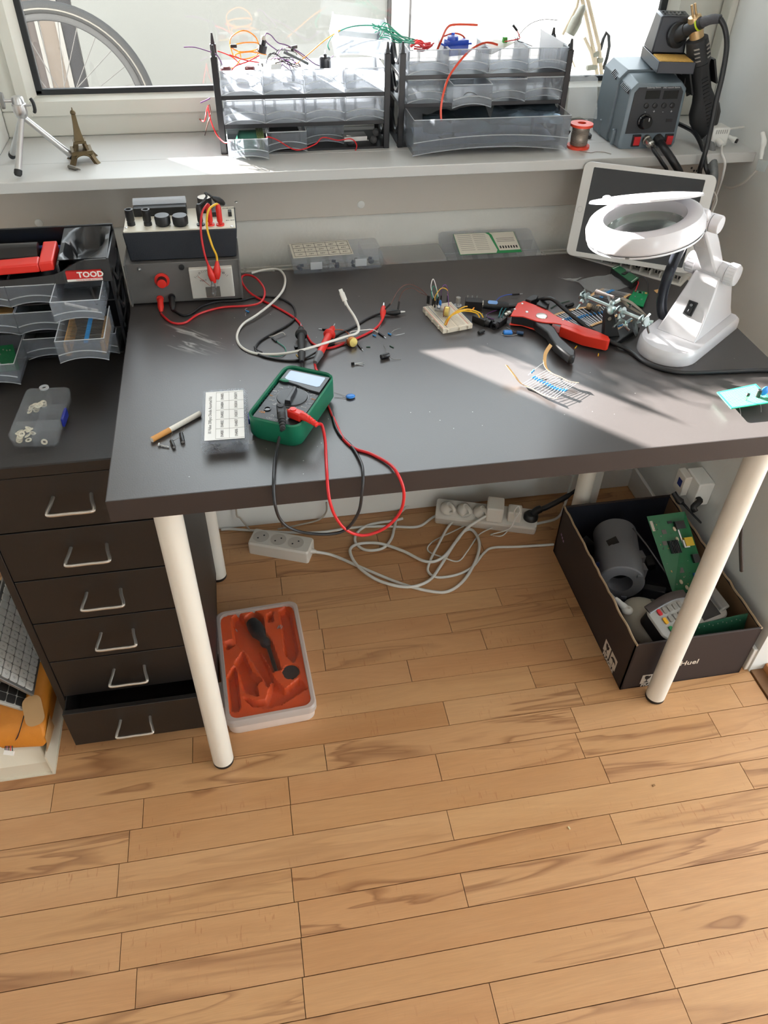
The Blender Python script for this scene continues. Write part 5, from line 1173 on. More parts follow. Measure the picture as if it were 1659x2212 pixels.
# small bulb held by the clips in front of the meter
bp_ = F_(462, 628, 0.494)
bb = thing('small_bulb', 'tiny clear bulb held by two clips in front of the meter', 'bulb', bp_)
MB().lathe([(0.0035, 0.012), (0.0042, 0.006), (0.0042, -0.004), (0.003, -0.008), (0.0006, -0.010)], bp_, n=14).obj('glass', glassy('bulb_glass', 0.12), bb, world=True)
MB().cyl(bp_ + up * 0.012, bp_ + up * 0.018, 0.0028, n=10).obj('cap', M_silver, bb, world=True)
# ================================================================== assortment cases along the back of the desk
M_prb = mat('black_print', (30, 30, 30), 0.6)
M_card = mat('ivory_card', (226, 220, 206), 0.6)
M_cse = clear('clear_case_plastic', (214, 222, 232), 0.87, 0.2)
ca = thing('assortment_case', 'clear assortment case with ivory label card at the back of the desk', 'case', (0.372, 0.643, DT), math.radians(2))
lidded_box(ca, 0.172, 0.078, 0.0275, 5, 2, M_cse, 0.006, 0.42)
for x in (-0.042, 0.042): MB().b2((x - 0.011, -0.0415, 0.008), (x + 0.011, -0.039, 0.022)).obj('latch', M_frostedge, ca, bev=0.001)
cdl = MB().b2((-0.083, -0.030, 0.0277), (0.030, 0.034, 0.0283)).obj('label_card', M_card, ca)
gl_ = MB()
for i in range(6): gl_.b2((-0.079 + i * 0.0212, -0.026, 0.0283), (-0.0784 + i * 0.0212, 0.030, 0.0286))
for i in range(4): gl_.b2((-0.079, -0.026 + i * 0.0183, 0.0283), (0.0276, -0.0254 + i * 0.0183, 0.0286))
gl_.obj('label_grid', M_prb, cdl)
for i in range(5):
    for j in range(3): text('%dV' % (10 + i * 6 + j * 5), 0.006, plane_M((-0.0685 + i * 0.0212, -0.017 + j * 0.0183, 0.0285), (1, 0, 0), (0, 1, 0)), M_prb, cdl, depth=0.0001)
rc = random.Random(21); Mc = XF[ca.name]
def comp_small(x, y, z, rz, M_, lab, grp, r=0.003, l=0.008, body=M_blk, lead=M_lead):
    t_ = thing('capacitor', lab, 'capacitor', M_ @ Vector((x, y, z)), rz, grp)
    MB().cyl((-l / 2, 0, 0), (l / 2, 0, 0), r, n=10).obj('body', body, t_); MB().tube([(l / 2, 0.001, 0), (l / 2 + 0.008, 0.0016, 0.001), (l / 2 + 0.016, 0.004, 0)], 0.0003, 4, 2).obj('lead', lead, t_); MB().tube([(l / 2, -0.001, 0), (l / 2 + 0.007, -0.0016, 0.001), (l / 2 + 0.013, -0.001, 0)], 0.0003, 4, 2).obj('lead', lead, t_)
    return t_
for k in range(5):
    for i in range(4): comp_small(-0.0688 + 0.0344 * k + rc.uniform(-.006, .004), -0.022 + rc.uniform(-.01, .012), 0.0055 + 0.003 * (i // 2), rc.uniform(0, 6.28), Mc, 'small dark capacitor in the front row of the ivory labelled case', 'capacitors in the case', 0.0028, 0.007, mat('dark_blue_cap', (30, 34, 52), 0.4))
cb = thing('assortment_case', 'low clear case with pale lid between the two larger cases', 'case', (0.53, 0.675, 0.7), math.radians(1))
lidded_box(cb, 0.125, 0.078, 0.030, 4, 1, clear('milky_case_plastic', (226, 226, 226), 0.66, 0.25), 0.006, 0.4)
for i, c_ in enumerate(((150, 60, 60), (90, 100, 130), (70, 80, 80), (120, 120, 120))):
    tag(MB().box((0.484 + 0.031 * i, 0.675, 0.710), (0.016, 0.03, 0.010)).obj('component_bag', mat('bagged_part_%d' % i, c_, 0.5), bev=0.002), ('reddish', 'bluish', 'dark green', 'grey')[i] + ' parts in the low clear case', 'parts')
cc = thing('assortment_case', 'large flat clear case with green and white insert leaning behind the desk', 'case', (0.687, 0.679, 0.712), 0, rot=(math.radians(12), 0, math.radians(-1)))
lidded_box(cc, 0.193, 0.100, 0.028, 6, 3, M_cse, 0.008, 0.45)
ins = MB().b2((-0.068, -0.030, 0.0282), (0.058, 0.038, 0.0288)).obj('insert_card', mat('insert_green', (36, 132, 78), 0.5), cc)
MB().prism([(-0.067, -0.029), (0.006, -0.029), (0.010, -0.02), (0.004, 0.03), (-0.002, 0.037), (-0.067, 0.037)], 0.0288, 0.0291).obj('white_field', M_card, ins)
MB().prism([(0.014, -0.022), (0.057, -0.022), (0.057, 0.037), (0.006, 0.037), (0.010, 0.03)], 0.0288, 0.0291).obj('white_field', M_card, ins)
ln = MB()
for i in range(9):
    for x0_, x1_ in ((-0.062, -0.034), (-0.030, -0.004)): ln.b2((x0_, 0.031 - i * 0.006, 0.0291), (x1_, 0.0318 - i * 0.006, 0.0293))
ln.obj('printed_lines', mat('grey_print', (150, 146, 138), 0.6), ins)
l2 = MB()
for i in range(7): l2.b2((0.017 + i * 0.0055, -0.016, 0.0291), (0.020 + i * 0.0055, -0.008, 0.0293))
for i in range(3): l2.b2((0.016, 0.006 + i * 0.005, 0.0291), (0.052, 0.0068 + i * 0.005, 0.0293))
l2.obj('printed_icons', M_prb, ins)
# ================================================================== multimeter
M_grn = mat('green_rubber_holster', (18, 104, 76), 0.42, var=0.04)
M_mmb = mat('charcoal_meter_plastic', (40, 42, 46), 0.42)
mm = thing('multimeter', 'black digital multimeter in a green holster with a lit display', 'multimeter', (0.2475, 0.147, DT), 0, rot=(math.radians(2.0), 0, math.radians(-29.5)))
W2, L2 = 0.079, 0.134
out = rrect(W2, L2, 0.016, 6); inn = rrect(W2 - 0.007, L2 - 0.008, 0.012, 6)
def hh(x, y):
    k = max(0.0, min(1.0, (abs(y + 0.002) - 0.026) / 0.022)); k = k * k * (3 - 2 * k)
    return 0.0225 + (0.0175 if y > 0 else 0.0165) * k
bot = rrect(W2 - 0.006, L2 - 0.006, 0.016, 6)
MB().stack([[(x * 0.97, y * 0.985, 0.0) for x, y in bot], [(x, y, 0.008) for x, y in out], [(x, y, hh(x, y) - 0.002) for x, y in out], [((x + a) / 2, (y + b_) / 2, hh(x, y)) for (x, y), (a, b_) in zip(out, inn)], [(x, y, hh(x, y) - 0.002) for x, y in inn], [(x, y, 0.006) for x, y in inn]]).obj('holster', M_grn, mm)
body = MB().prism(rrect(0.070, 0.124, 0.008, 4), 0.0062, 0.0335, None, rrect(0.067, 0.121, 0.008, 4)).obj('meter_body', M_mmb, mm, bev=0.001)
for i in range(9): 
    for s in (-1, 1): MB().b2((s * 0.0350 - 0.0008, -0.030 + i * 0.0058, 0.022), (s * 0.0350 + 0.0008, -0.0275 + i * 0.0058, 0.033)).obj('grip_rib', M_blk, mm)
# display block, raised, with curved lower edge
dp = [(-0.033, 0.0595), (0.033, 0.0595), (0.033, 0.020), (0.015, 0.0215), (-0.004, 0.0265), (-0.018, 0.029), (-0.033, 0.028)]
blk = MB().prism(dp[::-1], 0.0335, 0.0365).obj('display_bezel', mat('bezel_grey', (58, 60, 64), 0.4), mm, bev=0.0006)
MB().prism([(-0.0265, 0.056), (0.0265, 0.056), (0.0275, 0.053), (0.0275, 0.034), (0.024, 0.031), (-0.024, 0.0335), (-0.0275, 0.037), (-0.0275, 0.053)][::-1], 0.0365, 0.0368).obj('display', mat('lcd_pale_blue', (150, 172, 200), 0.2, emit=(176, 204, 240), estr=0.05), blk)
MB().sph((-0.026, 0.0305, 0.0366), (0.0075, 0.0038, 0.0014), 16, 6).obj('hold_button', M_grn, blk)
# dial
dl = MB().lathe([(0.0218, 0.0335), (0.0212, 0.0352), (0.0190, 0.0356), (0.0004, 0.0350)], (0, 0, 0), n=40)
dlo = dl.obj('rotary_dial', M_mmb, mm)
MB().lathe([(0.0222, 0.0336), (0.0228, 0.0336), (0.0228, 0.0339), (0.0222, 0.0339)], (0, 0, 0), n=40, cap=False).obj('dial_ring', mat('grey_ring', (150, 152, 154), 0.5), dlo)
A_ = math.radians(96)
MB(Matrix.Rotation(A_ - PI / 2, 4, 'Z')).stack([[(-0.0050, -0.0195, 0.035), (0.0050, -0.0195, 0.035), (0.0036, -0.012, 0.035), (0.0030, 0.015, 0.035), (0.0, 0.0205, 0.035), (-0.0030, 0.015, 0.035), (-0.0036, -0.012, 0.035)],
    [(-0.0042, -0.0185, 0.0415), (0.0042, -0.0185, 0.0415), (0.0026, -0.012, 0.0418), (0.0018, 0.014, 0.0408), (0.0, 0.0190, 0.0400), (-0.0018, 0.014, 0.0408), (-0.0026, -0.012, 0.0418)]]).obj('pointer', M_mmb, dlo, bev=0.0006)
tk = MB()
for i in range(20):
    a = 2 * PI * i / 20
    tk.box((0.0262 * math.cos(a), 0.0262 * math.sin(a) * 0.98, 0.0337), (0.0030, 0.0007, 0.0002), (0, 0, a))
tk.obj('range_marks', M_prnt, mm)
txs = ['750', '200', '2000', '200m', '20', 'OFF', '200', '10A', '2m', '20m', '200', 'hFE', '2k', '20k', '200k', '2M']
for i, s in enumerate(txs):
    a = 2 * PI * (i + 0.5) / 16
    if abs(math.sin(a)) > 0.82 and math.sin(a) > 0: continue
    text(s, 0.0042, plane_M((0.0300 * math.cos(a), 0.0288 * math.sin(a), 0.0337), (1, 0, 0), (0, 1, 0)), M_prnt if i % 4 else mat('orange_print', (214, 140, 60), 0.6), mm, name='range_lettering', depth=0.0001)
# lower jack panel
jp = MB().prism([(-0.032, -0.0595), (0.032, -0.0595), (0.032, -0.036), (0.006, -0.0335), (-0.012, -0.031), (-0.032, -0.030)], 0.0335, 0.0345).obj('jack_panel', M_blk, mm, bev=0.0004)
JX = ((-0.020, -0.0375), (0.002, -0.0405), (0.020, -0.0430))
for x, y in JX:
    MB().lathe([(0.0038, 0.0346), (0.0050, 0.0346), (0.0050, 0.0358), (0.0038, 0.0358), (0.0038, 0.0346)], (x, y, 0), n=20, cap=False).obj('jack_rim', M_mmb, jp)
    MB().lathe([(0.0036, 0.0346), (0.0004, 0.03465)], (x, y, 0), n=16).obj('jack_hole', M_disp, jp)
text('10A', 0.006, plane_M((-0.024, -0.046, 0.0347), (1, 0, 0), (0, 1, 0)), mat('orange_print', (214, 140, 60), 0.6), jp, depth=0.0001)
text('COM', 0.0050, plane_M((-0.004, -0.049, 0.0347), (1, 0, 0), (0, 1, 0)), M_prnt, jp, depth=0.0001)
text('MAX', 0.0045, plane_M((0.012, -0.0505, 0.0347), (1, 0, 0), (0, 1, 0)), M_prnt, jp, depth=0.0001)
text('CAT I 600V', 0.0045, plane_M((-0.002, -0.0555, 0.0347), (1, 0, 0), (0, 1, 0)), M_prnt, jp, depth=0.0001)
MX = XF[mm.name]
# ---- test leads of the multimeter
def mm_lead(label, jack, m, wm, plug_dir, path, probe, name):
    t_ = thing('test_lead', label, 'lead', MX @ Vector((jack[0], jack[1], 0.036)))
    p = MX @ Vector((jack[0], jack[1], 0.0348))
    e = p + Vector((0, 0, 0.010)); d = Vector(plug_dir).normalized()
    hp = MB(); R = Matrix((d, Vector((0, 0, 1)).cross(d), Vector((0, 0, 1)))).transposed()
    hp.box(e + d * 0.006 - up * 0.003, (0.022, 0.0115, 0.013), R)
    pl_ = hp.obj('elbow_plug', m, t_, bev=0.002, world=True)
    MB().lathe([(0.0042, 0), (0.0042, 0.0014), (0.0004, 0.0018)], e + d * 0.002 + up * 0.0034, n=14).obj('finger_pad', m, pl_, world=True)
    s0 = e + d * 0.015 - up * 0.001
    MB().tube([s0, s0 + d * 0.01 - up * 0.001, s0 + d * 0.020 - up * 0.004, s0 + d * 0.026 - up * 0.007], [0.0056, 0.0046, 0.0036, 0.0028], 12, 3).obj('strain_relief', m, pl_, world=True)
    for k in range(4): 
        c = s0 + d * (0.012 + 0.0042 * k) - up * (0.0012 + 0.0012 * k); MB().cyl(c - d * 0.001, c + d * 0.001, 0.0050 - 0.0004 * k, n=12).obj('relief_ring', m, pl_, world=True)
    MB().tube([s0 + d * 0.024 - up * 0.006] + path, 0.0021, 10, 7).obj('wire', wm, t_, world=True)
    a, b_ = probe; ax_ = (a - b_)                                   # a tip, b cable end
    n_ = ax_.normalized(); Lp = ax_.length
    pr_ = MB().lathe([(0.0032, 0), (0.0040, Lp * 0.08), (0.0056, Lp * 0.2), (0.0060, Lp * 0.6), (0.0058, Lp * 0.74), (0.0098, Lp * 0.76), (0.0098, Lp * 0.79), (0.0062, Lp * 0.81), (0.0046, Lp * 0.95), (0.0022, Lp)], b_, n_, 16)
    po = pr_.obj('probe', m, t_, world=True)
    MB().cyl(a, a + n_ * 0.010, 0.0009, n=6).obj('probe_tip', M_silver, po, world=True)
    MB().lathe([(0.0034, 0.0), (0.0044, Lp * 0.06), (0.0060, Lp * 0.22), (0.0062, Lp * 0.24)], b_ - n_ * 0.0005, n_, 16).obj('probe_end', mat('grey_grip', (96, 98, 102), 0.5) if m is M_red else M_dkrub, po, world=True)
    return t_
E_ = lambda u, v, y=-0.014: aty(u, v, y)
hb = DT + 0.0098
mm_lead('black multimeter lead looping down in front of the desk edge', JX[1], M_dkrub, W_bk, at(609, 905, 0.775) - at(605, 865, 0.775),
        [at(606, 935, 0.752), at(599, 965, 0.741), at(593, 1000, 0.7385), at(591, 1040, 0.7375), E_(591, 1062, -0.006), E_(594, 1090), E_(604, 1120), E_(625, 1140), E_(665, 1152), E_(720, 1153), E_(752, 1140), E_(775, 1105), E_(782, 1062, -0.012), at(784, 1028, 0.7365), at(780, 1000, DZ + 0.001), at(760, 965, DZ), at(735, 940, DZ), at(722, 915, DZ), at(717, 890, DZ), at(700, 860, DZ + 0.0), at(672, 815, DZ), at(654, 797, 0.738), at(652, 785, 0.742)],
        (at(650, 706, hb), at(652, 782, hb)), 'b')
mm_lead('red multimeter lead looping down in front of the desk edge', JX[2], M_red, W_rd, at(682, 890, 0.775) - at(636, 872, 0.775),
        [at(695, 918, 0.757), at(702, 950, 0.744), at(704, 985, 0.7385), at(706, 1022, 0.7370), E_(708, 1052, -0.006), E_(713, 1085), E_(724, 1115), E_(745, 1142), E_(772, 1155), E_(800, 1154), E_(835, 1138), E_(862, 1110), E_(872, 1080), E_(870, 1050, -0.012), at(856, 1019, 0.7375), at(838, 1000, DZ + 0.001), at(800, 980, DZ), at(765, 968, DZ), at(740, 945, DZ), at(728, 920, DZ), at(714, 888, DZ), at(700, 850, DZ), at(690, 815, DZ), at(682, 795, 0.738), at(680, 785, 0.741)],
        (at(720, 706, hb), at(681, 783, hb)), 'r')
# ================================================================== diode kit, cigarette and loose parts, front left
db = thing('diode_kit', 'small clear diode kit box with white label left of the multimeter', 'box', (0.152, 0.1395, DT), math.radians(-1.5))
lidded_box(db, 0.0635, 0.131, 0.019, 2, 3, clear('clear_kit_plastic', (224, 230, 242), 0.87, 0.2), 0.007, 0.4)
dlb = MB().b2((-0.0265, -0.058, 0.0191), (0.0265, 0.058, 0.0195)).obj('label', mat('white_label', (236, 234, 230), 0.55), db)
g2 = MB()
for x in (-0.0118, 0.0062): g2.b2((x, -0.056, 0.0195), (x + 0.0004, 0.056, 0.0197))
for i in range(6): g2.b2((-0.0118, -0.056 + i * 0.0222, 0.0195), (0.0262, -0.0556 + i * 0.0222, 0.0197))
g2.obj('label_lines', mat('grey_print', (150, 146, 138), 0.6), dlb)
M_gp2 = mat('grey_print2', (90, 88, 86), 0.6)
text('10 Value 200pcs Diode Assorted Kit', 0.0062, plane_M((-0.0195, 0.001, 0.0196), (0, 1, 0), (-1, 0, 0)), M_gp2, dlb, depth=0.0001, wide=0.98)
for r_, (x, row) in enumerate(((-0.003, ('1N4001', '1N4002', '1N4003', '1N4004', '1N4005')), (0.016, ('1N4006', '1N4007', '1N5817', '1N5818', '1N5819')))):
    for i, s in enumerate(row): text(s, 0.0060, plane_M((x, -0.0448 + i * 0.0222, 0.0196), (0, 1, 0), (-1, 0, 0)), M_gp2, dlb, depth=0.0001, wide=0.88)
MB().b2((0.0315, -0.008, 0.005), (0.034, 0.008, 0.014)).obj('latch', mat('blue_latch', (30, 44, 140), 0.4), db, bev=0.0008)
Md = XF[db.name]; rd = random.Random(17)
for i in range(10): comp_small(-0.015 + (i % 2) * 0.03 + rd.uniform(-.005, .005), -0.052 + rd.uniform(-.005, .008), 0.004 + 0.0018 * (i // 4), rd.uniform(0, 6.28), Md, 'black diode at the front of the small clear kit box', 'diodes in the kit', 0.0016, 0.006)
c0_, c1_ = at(328, 950, DT + 0.004), at(432, 893, DT + 0.004); cdv = c1_ - c0_
cg = thing('cigarette', 'single cigarette with tan filter on the front left of the desk', 'cigarette', (c0_ + c1_) / 2 - up * 0.004)
MB().cyl(c0_, c0_ + cdv * 0.36, 0.0040, n=16).obj('filter', mat('cork_tip_paper', (206, 146, 78), 0.6), cg, world=True)
MB().cyl(c0_ + cdv * 0.36, c1_, 0.0038, n=16).obj('paper_tube', mat('cigarette_paper', (230, 226, 216), 0.7, bump=0.2, bscale=300), cg, world=True)
MB().cyl(c0_ - cdv.normalized() * 0.0003, c0_ + cdv.normalized() * 0.0003, 0.0036, n=14).obj('filter_end', M_wpr, cg, world=True)
s0_, s1_ = at(343, 961, DT + 0.002), at(366, 966, DT + 0.0015)
sw = thing('screw', 'small steel screw beside the cigarette', 'screw', s0_ - up * 0.002)
sd0 = (s1_ - s0_)
MB().lathe([(0.0030, 0), (0.0028, 0.001), (0.0012, 0.002)], s0_, sd0, 10).obj('head', M_silver, sw, world=True)
MB().lathe([(0.0012, 0.001)] + [(0.0013 if k % 2 else 0.0009, 0.002 + k * 0.0009) for k in range(14)] + [(0.0003, 0.0155)], s0_, sd0, 8).obj('shank', M_silver, sw, world=True)
def ecap(label, a, b_, r, leads, m=M_blk, end=None, name='capacitor'):
    t_ = thing(name, label, 'capacitor', (a + b_) / 2)
    dd_ = (b_ - a).normalized(); Lc = (b_ - a).length
    MB().lathe([(r * 0.9, 0), (r, Lc * 0.06), (r, Lc * 0.14), (r * 0.93, Lc * 0.18), (r, Lc * 0.22), (r, Lc * 0.95), (r * 0.92, Lc)], a, dd_, 16).obj('can', m, t_, world=True)
    MB().lathe([(r * 0.75, 0), (r * 0.01, 0.0002)], b_, dd_, 14).obj('vent_disc', end or M_silver, t_, world=True)
    for l in leads: MB().tube(l, 0.00035, 5, 3).obj('lead', M_lead, t_, world=True)
    return t_
h2 = DT + 0.003
ecap('small black capacitor with bent leads nearest the diode kit', at(391, 936, h2), at(395, 955, h2), 0.0030, [[at(391, 936, h2), at(388, 930, h2 + 0.004), at(391, 926, h2 + 0.007)], [at(392, 936, h2), at(397, 930, h2 + 0.004), at(398, 924, h2 + 0.006)]])
ecap('small black capacitor with bent leads beside the steel screw', at(370, 952, h2), at(376, 966, h2), 0.0026, [[at(370, 952, h2), at(369, 945, h2 + 0.003), at(373, 932, h2 + 0.006)], [at(373, 953, h2), at(384, 947, h2 + 0.003), at(391, 943, h2)]])
# ---- loose parts around the middle of the desk
kc = at(757, 856, DT + 0.0025)
bc = thing('ceramic_capacitor', 'round blue ceramic capacitor lying right of the multimeter', 'capacitor', kc - up * 0.0025)
MB().sph(kc, (0.0072, 0.0058, 0.0024), 16, 10, Matrix.Rotation(0.15, 3, 'Z')).obj('disc', mat('blue_ceramic', (40, 124, 208), 0.35), bc, world=True)
MB().tube([kc + Vector((-0.006, 0.001, 0)), at(738, 852, DT + 0.001), at(722, 847, DT + 0.001)], 0.0003, 5, 2).obj('lead', M_lead, bc, world=True)
MB().tube([kc + Vector((-0.006, -0.001, 0)), at(738, 859, DT + 0.001), at(722, 858, DT + 0.001)], 0.0003, 5, 2).obj('lead', M_lead, bc, world=True)
t0_ = at(762, 785.5, DT + 0.0024)
trn = thing('transistor', 'small black transistor with three fanned leads in the middle of the desk', 'transistor', t0_ - up * 0.0024)
MB().prism([(-0.0024, -0.0012), (0.0024, -0.0012), (0.0022, 0.001), (0.0012, 0.0022), (-0.0012, 0.0022), (-0.0022, 0.001)], -0.0024, 0.0024, Matrix.Translation(t0_) @ Matrix.Rotation(PI / 2, 4, 'Y')).obj('body', M_blk, trn, world=True)
for u, v in ((786, 783), (787, 786), (785, 789)): MB().tube([t0_ + Vector((0.0022, 0, 0)), at((762 + u) / 2, (785.5 + v) / 2, DT + 0.0016), at(u, v, DT + 0.0008)], 0.0005, 5, 2).obj('lead', M_silver, trn, world=True)
hc_ = DT + 0.0046
ecap('black striped electrolytic capacitor lying in the middle of the desk', at(823, 771.5, hc_), at(840, 766.5, hc_), 0.0042, [[at(838, 766, hc_), at(835, 758, DT + 0.006), at(829, 746, DT + 0.001)], [at(840, 770, hc_), at(850, 776, DT + 0.002), at(866, 776, DT + 0.001)]], mat('black_cap_sleeve', (20, 20, 26), 0.3))
for i, (a, b_, l_) in enumerate((((791, 749.5), (800, 749.5), 'dark green wire snippet left of the black capacitor'), ((842, 747), (850, 751), 'dark green wire snippet right of the black capacitor'))):
    tag(MB().cyl(at(a[0], a[1], DT + 0.0009), at(b_[0], b_[1], DT + 0.0009), 0.0009, n=6).obj('wire_snippet', mat('dark_green_wire', (20, 62, 44), 0.5)), l_, 'wire')
for a, b_, l_ in (((640, 766), (644, 771), 'tiny yellow wire snippet by the black probe'), ((1293, 764), (1292, 769), 'tiny yellow wire snippet left of the lamp base'), ((1242, 752), (1246, 747), 'tiny yellow wire snippet by the stripper handle')):
    tag(MB().cyl(at(a[0], a[1], DT + 0.0009), at(b_[0], b_[1], DT + 0.0009), 0.0009, n=6).obj('wire_snippet', W_yl), l_, 'wire')
def small_resistor(label, a, b_, leads, r=0.0014):
    t_ = thing('resistor', label, 'resistor', (a + b_) / 2); d_ = b_ - a; L_ = d_.length
    MB().lathe([(r * 0.5, 0), (r * 1.15, L_ * 0.1), (r * 1.15, L_ * 0.25), (r * 0.9, L_ * 0.35), (r * 0.9, L_ * 0.65), (r * 1.15, L_ * 0.75), (r * 1.15, L_ * 0.9), (r * 0.5, L_)], a, d_, 10).obj('body', M_res, t_, world=True)
    for l in leads: MB().tube(l, 0.0003, 5, 3).obj('lead', M_silver, t_, world=True)
h3 = DT + 0.0018
small_resistor('tiny blue resistor with two long leads right of the red clip', at(838, 720, h3), at(845, 723, h3), [[at(844, 720, h3), at(852, 713, h3 + 0.004), at(866, 709, h3)], [at(845, 723, h3), at(856, 724, h3 + 0.002), at(874, 720, h3)]])
small_resistor('tiny blue resistor below the red crocodile clip', at(805, 723.5, h3), at(812, 725.5, h3), [[at(806, 722, h3), at(805, 717, h3 + 0.004), at(808, 714, h3 + 0.005)], [at(812, 725, h3), at(816, 722, h3 + 0.006), at(816, 714, h3 + 0.012), at(822, 703, h3 + 0.016)]])
small_resistor('tiny blue resistor with curled leads near the power supply', at(531, 671, h3), at(538, 674, h3), [[at(531, 671, h3), at(529, 668, h3 + 0.003), at(534, 666, h3 + 0.004)], [at(534, 674, h3), at(530, 677, h3 + 0.003), at(531, 683, h3)]])
# jumper leads under the cables
def jumper(label, a, b_, path, wm, r=0.0008, pin=True, both=None):
    t_ = thing('jumper_wire', label, 'jumper wire', (a + b_) / 2 - up * 0.001)
    d_ = (b_ - a).normalized()
    MB().box((a + b_) / 2, ((b_ - a).length, 0.0028, 0.0028), Matrix((d_, up.cross(d_).normalized(), d_.cross(up.cross(d_)).normalized())).transposed()).obj('plug', M_blk, t_, world=True)
    if pin: MB().cyl(b_, b_ + d_ * 0.006, 0.0005, n=5).obj('pin', M_silver, t_, world=True)
    if path: MB().tube([a] + path, r, 6, 5).obj('wire', wm, t_, world=True)
    if both:
        a2, b2 = both; d2 = (b2 - a2).normalized()
        MB().box((a2 + b2) / 2, ((b2 - a2).length, 0.0028, 0.0028), Matrix((d2, up.cross(d2).normalized(), d2.cross(up.cross(d2)).normalized())).transposed()).obj('plug', M_blk, t_, world=True)
        if pin: MB().cyl(b2, b2 + d2 * 0.006, 0.0005, n=5).obj('pin', M_silver, t_, world=True)
    return t_
hj = DT + 0.0016
jumper('orange jumper wire passing under the red probe', at(709, 712, hj), at(696, 711, hj), [at(722, 712, hj), at(740, 713, hj), at(752, 720, hj), at(757, 728, hj)], M_wire('salmon', (196, 96, 60)))
jumper('white jumper wire under the red lead', at(818, 719, hj), at(829, 727, hj), [at(805, 712, hj + 0.002), at(785, 713, hj + 0.003), at(760, 716, hj + 0.002), at(757, 720, hj)], W_wh)
jumper('brown jumper wire by the brass potentiometer', at(722, 743, hj), at(708, 747, hj), [at(735, 740, hj), at(748, 738, hj)], M_wire('salmon', (196, 96, 60)), pin=False)
jumper('black jumper plug in front of the brass potentiometer', at(774, 744, hj), at(781, 753, hj), [at(771, 738, hj), at(766, 734, hj)], W_bk)
jumper('green jumper wire tied to the black lead with a twist', at(588, 730, hj), at(597, 738, hj), [at(604, 742, hj), at(616, 752, hj), at(615, 765, hj), at(600, 770, hj), at(580, 768, hj)], W_gn, pin=False)
tag(MB().tube([at(581, 727, hj), at(592, 725, hj + 0.003), at(606, 719, hj + 0.004), at(612, 719, hj + 0.003), at(616, 724, hj)], 0.0008, 6, 4).obj('twist_tie', M_wire('tie', (190, 186, 180))), 'white twist tie around the black lead', 'tie')
tag(MB().tube([at(549, 749, hj), at(556, 756, hj + 0.003), at(567, 761, hj)], 0.0011, 6, 3).obj('wire_end', M_blk), 'black wire end on the left bend of the white cable', 'wire')
tag(MB().box(at(641, 750, DT + 0.002), (0.007, 0.006, 0.004), (0, 0, 0.2)).obj('small_chip', M_blk), 'small black chip left of the black probe', 'chip')
# brass potentiometer
pc = at(762, 739, DT + 0.0085)
pt = thing('potentiometer', 'brass faced potentiometer standing among the leads mid desk', 'potentiometer', (pc.x, pc.y, DT))
pdir = (at(766, 741, DT + 0.008) - at(752, 736, DT + 0.008)); pdir = Vector((pdir.x, pdir.y - 0.010, 0.004)).normalized()
MB().lathe([(0.0078, -0.006), (0.0082, -0.005), (0.0082, 0.001), (0.0076, 0.002)], pc, pdir, 24).obj('case', mat('brass_can', (176, 120, 66), 0.35, 0.7), pt, world=True)
MB().lathe([(0.0076, 0.002), (0.0072, 0.0026), (0.0004, 0.0028)], pc, pdir, 24).obj('cover', mat('brass_face', (214, 190, 110), 0.32, 0.6, var=0.2, scale=300), pt, world=True)
MB().lathe([(0.0040, -0.014), (0.0040, -0.006)], pc, pdir, 14).obj('bushing', M_silver, pt, world=True)
for k in range(3): MB().tube([pc + Vector((-0.006, 0.002 + 0.003 * k, -0.001)), pc + Vector((-0.011, 0.003 + 0.003 * k, -0.004)), pc + Vector((-0.013, 0.004 + 0.003 * k, -0.0065))], 0.0006, 5, 2).obj('terminal', M_lead, pt, world=True)
# ---- white charging cable with plug
wc_ = thing('charging_cable', 'white charging cable with raised plug looping across the desk', 'cable', at(742, 700, DT))
R_ = 0.0021
pts = [at(543, 590, DT + 0.003), at(570, 583, DT + 0.004), at(600, 582, DT + 0.006), at(615, 598, DT + 0.008), at(612, 625, DT + 0.008), at(590, 652, DT + 0.008), at(555, 680, DT + 0.006), at(525, 700, DT + 0.004), at(512, 725, DT + R_), at(520, 748, DT + R_), at(550, 763, DT + R_), at(600, 765, DT + 0.005), at(650, 757, DT + 0.014), at(700, 742, DT + 0.016), at(745, 728, DT + 0.014), at(770, 720, DT + 0.014), at(775, 707, DT + 0.018), at(766, 685, DT + 0.028), at(755, 668, DT + 0.036), at(747, 655, DT + 0.042)]
MB().tube(pts, R_, 10, 7).obj('cord', M_wcab, wc_, world=True)
pa, pb_ = at(747, 655, DT + 0.042), at(738, 632, DT + 0.055); pdv = (pb_ - pa).normalized()
MB().tube([pa - pdv * 0.003, pa + pdv * 0.004], 0.0028, 10, 1).obj('sleeve', M_wcab, wc_, world=True)
Rp = frame_of(pdv)
MB(Matrix.Translation(pa) @ Rp.to_4x4()).prism(rrect(0.0085, 0.0055, 0.0022, 3), 0.004, 0.018).obj('plug', M_wcab, wc_, world=True)
MB(Matrix.Translation(pa) @ Rp.to_4x4()).prism(rrect(0.0066, 0.0018, 0.0008, 3), 0.018, 0.0245).obj('contact_tongue', M_wcab, wc_, world=True)
